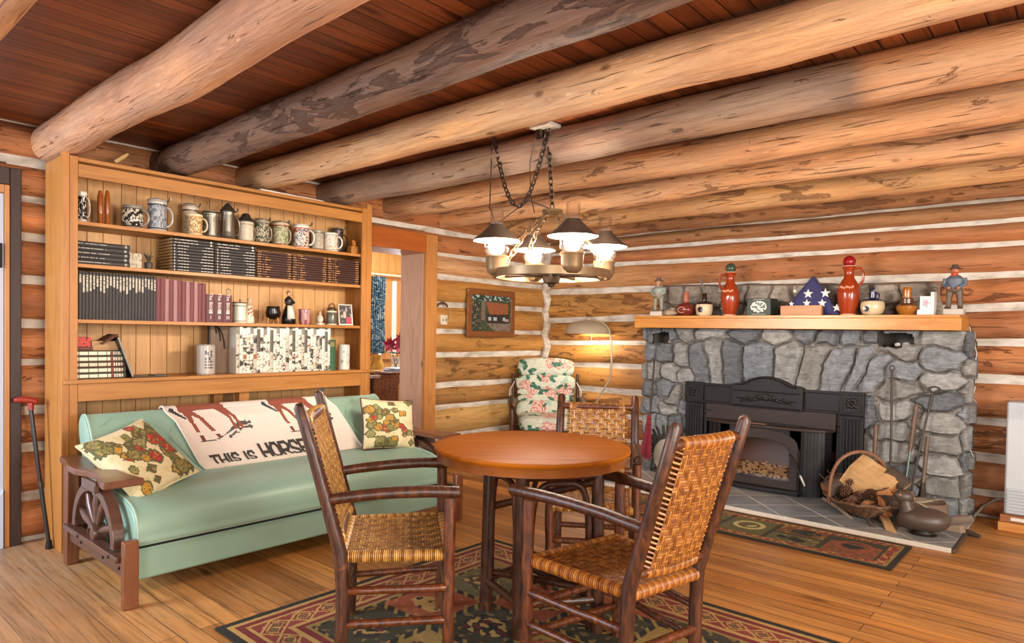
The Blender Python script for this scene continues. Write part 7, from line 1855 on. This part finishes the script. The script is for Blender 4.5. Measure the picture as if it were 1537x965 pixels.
def paint(u, v):
    q = noise.noise(Vector((u * 16, v * 16, 2))); q2 = noise.noise(Vector((u * 34, v * 34, 6)))
    if v > .86: return PC[8] if q > .12 else PC[0]
    if .24 < u < .34 and v > .3: return PC[9] if q2 > -.1 else PC[5]          # tree trunk / chimney
    if .36 + (.8 - v) * .30 < u < .95 and .46 + .03 * u < v < .84 - .05 * u: return PC[2] if q2 > -.35 else PC[3]    # roof
    if .38 < u < .96 and .22 < v <= .50:
        if .30 < v < .40 and (.42 < u < .50 or .55 < u < .65 or .80 < u < .87): return PC[8]
        if .86 < u and .28 < v < .36: return PC[7]
        return PC[6] if q2 > -.2 else PC[3]
    if v < .24 and u > .35 + (.24 - v): return PC[5] if q > -.1 else PC[9]
    if u < .24: return PC[0] if q > -.15 else (PC[7] if q2 > .2 else PC[3])
    return PC[4] if q < .2 else PC[0]
m = M(); m.grid(lambda u, v: (.012, -W_ / 2 + fw_ + u * (W_ - 2 * fw_), -H_ / 2 + fw_ + v * (H_ - 2 * fw_)), 90, 90, paint); m.build('painting', MPAT, pf, smooth=False)
q0 = at(667, 480, 0, -4.725)
sw_ = thing('light_switch', 'cream double switch plate on the log wall right of the doorway', 'switch', (-4.748, q0.y, q0.z))
m = M(); m.box(0, .022, -.042, .042, -.048, .048); m.build('plate', plain('switch_cream', '#d3c7b2', .4), sw_, bevel=.004)
for s_ in (-1, 1):
    m = M(); m.box(.0225, .032, s_ * .02 - .006, s_ * .02 + .006, -.014, .014); m.build('toggle', plain('toggle_tan%d' % s_, '#9c8c76', .4), sw_, bevel=.002)
q1 = at(664, 460, 0, -4.73); m = M(); m.tube([(-4.728, q1.y + .065 * math.cos(a_), q1.z + .045 * math.sin(a_) - .01) for a_ in [.1 + q * .294 for q in range(11)]], [.006, .010, .011, .011, .011, .011, .011, .011, .011, .010, .006], 8); tag(m.build('horseshoe', plain('rusty_iron', '#5a4634', .6, .4)), 'dark iron horseshoe hung on the log wall above the cream switch plate', 'horseshoe')
m = M(); m.tube([Vector((-4.735, q1.y + .06, q1.z)), Vector((-4.735, q1.y + .10, q1.z - .06)), Vector((-4.738, q1.y + .08, q1.z - .14)), Vector((-4.738, q1.y + .045, q1.z - .17))], .003, 6); tag(m.build('switch_wire', plain('wire_grey', '#8d8270', .6)), 'thin wire curling beside the cream switch plate', 'wire')

# ------------------------------------------------------------------ cane
cf_ = Vector((-4.545, 1.118, 0)); ch_ = at(46, 612, 0, -4.66)
cn_ = thing('walking_cane', 'black walking cane with a red handle leaning beside the bookcase', 'cane', tuple(cf_))
d_ = ch_ - cf_
m = M(); m.tube([Vector((0, 0, .03)), d_ * .5, d_], [.011, .011, .012], 10); m.build('shaft', plain('cane_black', '#1b1817', .35), cn_)
m = M(); m.lathe([(0, 0), (.017, 0), (.018, .012), (.014, .05), (0, .05)], 14); m.build('rubber_foot', plain('cane_rubber', '#100e0d', .7), cn_)
m = M(); m.tube([d_ * .985, d_ + Vector((0, 0, .03))], .016, 10); m.tube([d_ + Vector((.02, .03, .036)), d_ + Vector((.0, .005, .045)), d_ + Vector((-.02, -.04, .05)), d_ + Vector((-.035, -.07, .045))], [.013, .017, .019, .014], 10); m.build('handle', plain('cane_red', '#8e2a1c', .3), cn_)
m = M(); k_ = d_ * .46; m.tube([k_ - d_.normalized() * .012, k_ + d_.normalized() * .012], .0135, 10); m.build('collar', plain('cane_collar', '#4a4440', .35, .6), cn_)

# ------------------------------------------------------------------ seen through the doorway
kt = thing('dining_table', 'dark table covered with papers in the room behind the doorway', 'table', (-6.45, 5.25, 0))
m = M(); m.box(-.42, .42, -.75, .85, .765, .80); m.build('tabletop', plain('pale_table_cloth', '#b9aeb0', .5), kt, bevel=.004)
for sx_ in (-1, 1):
    for sy_ in (-.68, .78): M().box(sx_ * .36 - .03, sx_ * .36 + .03, sy_ - .03, sy_ + .03, 0, .765).build('leg', MHP, kt, bevel=.004)
M().box(-.39, .39, -.72, .82, .69, .764).build('apron', plain('dark_apron', '#4a2a1c', .5), kt, bevel=.003)
px_ = lambda px, py, x: at(px, py, 0, x)
q = px_(566, 550, -6.30); yq = q.y
pc_ = thing('yellow_pitcher', 'mustard yellow ceramic pitcher on the far table, left in the doorway', 'pitcher', (-6.30, yq, .80))
MYL = plain('mustard_glaze', '#c2923c', .25)
m = M(); m.lathe([(0, 0), (.055, 0), (.08, .05), (.085, .09), (.06, .14), (.05, .17), (.062, .21), (.056, .21), (.045, .17), (0, .16)], 24); m.build('body', MYL, pc_)
m = M(); m.tube([(0, -.05, .19), (0, -.1, .18), (0, -.115, .13), (0, -.08, .07)], .009, 8); m.build('handle', MYL, pc_)
m = M(); m.lathe([(0, 0), (.085, 0), (.105, .045), (.1, .05), (.08, .012), (0, .012)], 24); tag(m.build('yellow_bowl', plain('mustard_glaze_pale', '#c9a04e', .3), loc=(-6.16, px_(562, 558, -6.16).y - .02, .80)), 'mustard bowl in front of the yellow pitcher on the far table', 'bowl')
q = px_(594, 540, -6.62)
po = thing('poinsettia', 'magenta poinsettia in a glass vase on the far table', 'flower', (-6.62, q.y, .80)); po.scale = (1.25, 1.25, 1.15)
m = M(); m.lathe([(0, .002), (.06, .002), (.065, .02), (.055, .09), (.07, .15), (.066, .15), (.05, .09), (.058, .02), (0, .01)], 24); m.build('vase', MGL, po)
MPET = plain('magenta_petal', '#8e1638', .55, var=.3, scale=30); MLEF = plain('leaf_green', '#3d6a45', .5, var=.3)
m = M(); rb_ = random.Random(12)
def leafp(m, c_, d, L_, w):
    d = d.normalized(); s_ = d.cross(Vector((0, 0, 1))).normalized(); up = s_.cross(d)
    m.add([c_, c_ + d * L_ * .5 + s_ * w + up * .01, c_ + d * L_ - up * .008, c_ + d * L_ * .5 - s_ * w + up * .01], [(0, 1, 2, 3)])
for fx, fy, fz in ((0, -.09, .28), (.03, .02, .33), (0, .11, .28), (.07, -.02, .26), (.07, .08, .23)):
    for q_ in range(9):
        a_ = q_ * .7 + fx * 9; d2 = Vector((.25 + .2 * math.sin(q_ * 3), math.cos(a_), math.sin(a_))).normalized(); s2 = d2.cross(Vector((1, 0, 0))).normalized(); c2 = Vector((fx, fy, fz))
        m.add([c2, c2 + d2 * .045 + s2 * .024 + Vector((.008, 0, 0)), c2 + d2 * .095, c2 + d2 * .045 - s2 * .024 + Vector((.008, 0, 0))], [(0, 1, 2, 3)])
m.build('bracts', MPET, po, smooth=False)
m = M()
for q_ in range(9): a_ = q_ * .7; leafp(m, Vector((0, 0, .18)), Vector((math.cos(a_), math.sin(a_), .2)), .13, .035)
for fy in (-.08, .02, .1): m.tube([(0, 0, .03), (.01, fy * .5, .16), (.02, fy, .28)], .004, 5)
m.build('stems_and_leaves', MLEF, po, smooth=False)
for i, (px0, py0, x, w, h, z, col, l) in enumerate([(592, 550, -6.25, .22, .16, .0, '#dfe3ea', 'white paper sheets lying on the far table'), (598, 545, -6.35, .24, .18, .012, '#2f3b52', 'dark blue folder lying on the far table'), (600, 543, -6.42, .2, .15, .03, '#c9d4e0', 'pale magazine lying on top of the dark blue folder'), (580, 556, -6.12, .16, .12, .0, '#e2dce0', 'white envelope at the near edge of the far table')]):
    q = px_(px0, py0, x); m = M(); m.box(-w / 2, w / 2, -h, h, 0, .010 + .003 * i); tag(m.build('paper_stack', plain('paper_%d' % i, col, .5), loc=(x, q.y, .80 + z), bevel=.002), l, 'papers')
q = px_(588, 600, -5.75)
rustic_chair('rustic chair with a blue cushion seen through the doorway', -5.78, 4.50, R(-128), (.19, .185, .60, .59, .86, .11, .0, .42, .38), OR, bl=(.50, .99), seed=17)
m = M(); sup(m, (0, 0, .035), (.16, .15, .032), .45, 40, 16, None, lambda p: lin('#2f7fae') if noise.noise(Vector((p.x * 9, p.y * 9, 3))) > -.02 else lin('#cfd2cc') if noise.noise(Vector((p.x * 16, p.y * 16, 8))) > 0 else lin('#7a5a34')); tag(m.build('chair_cushion', MFAB, loc=(-5.77, 4.49, .432)), 'blue and white patterned pad on the chair behind the doorway', 'cushion')
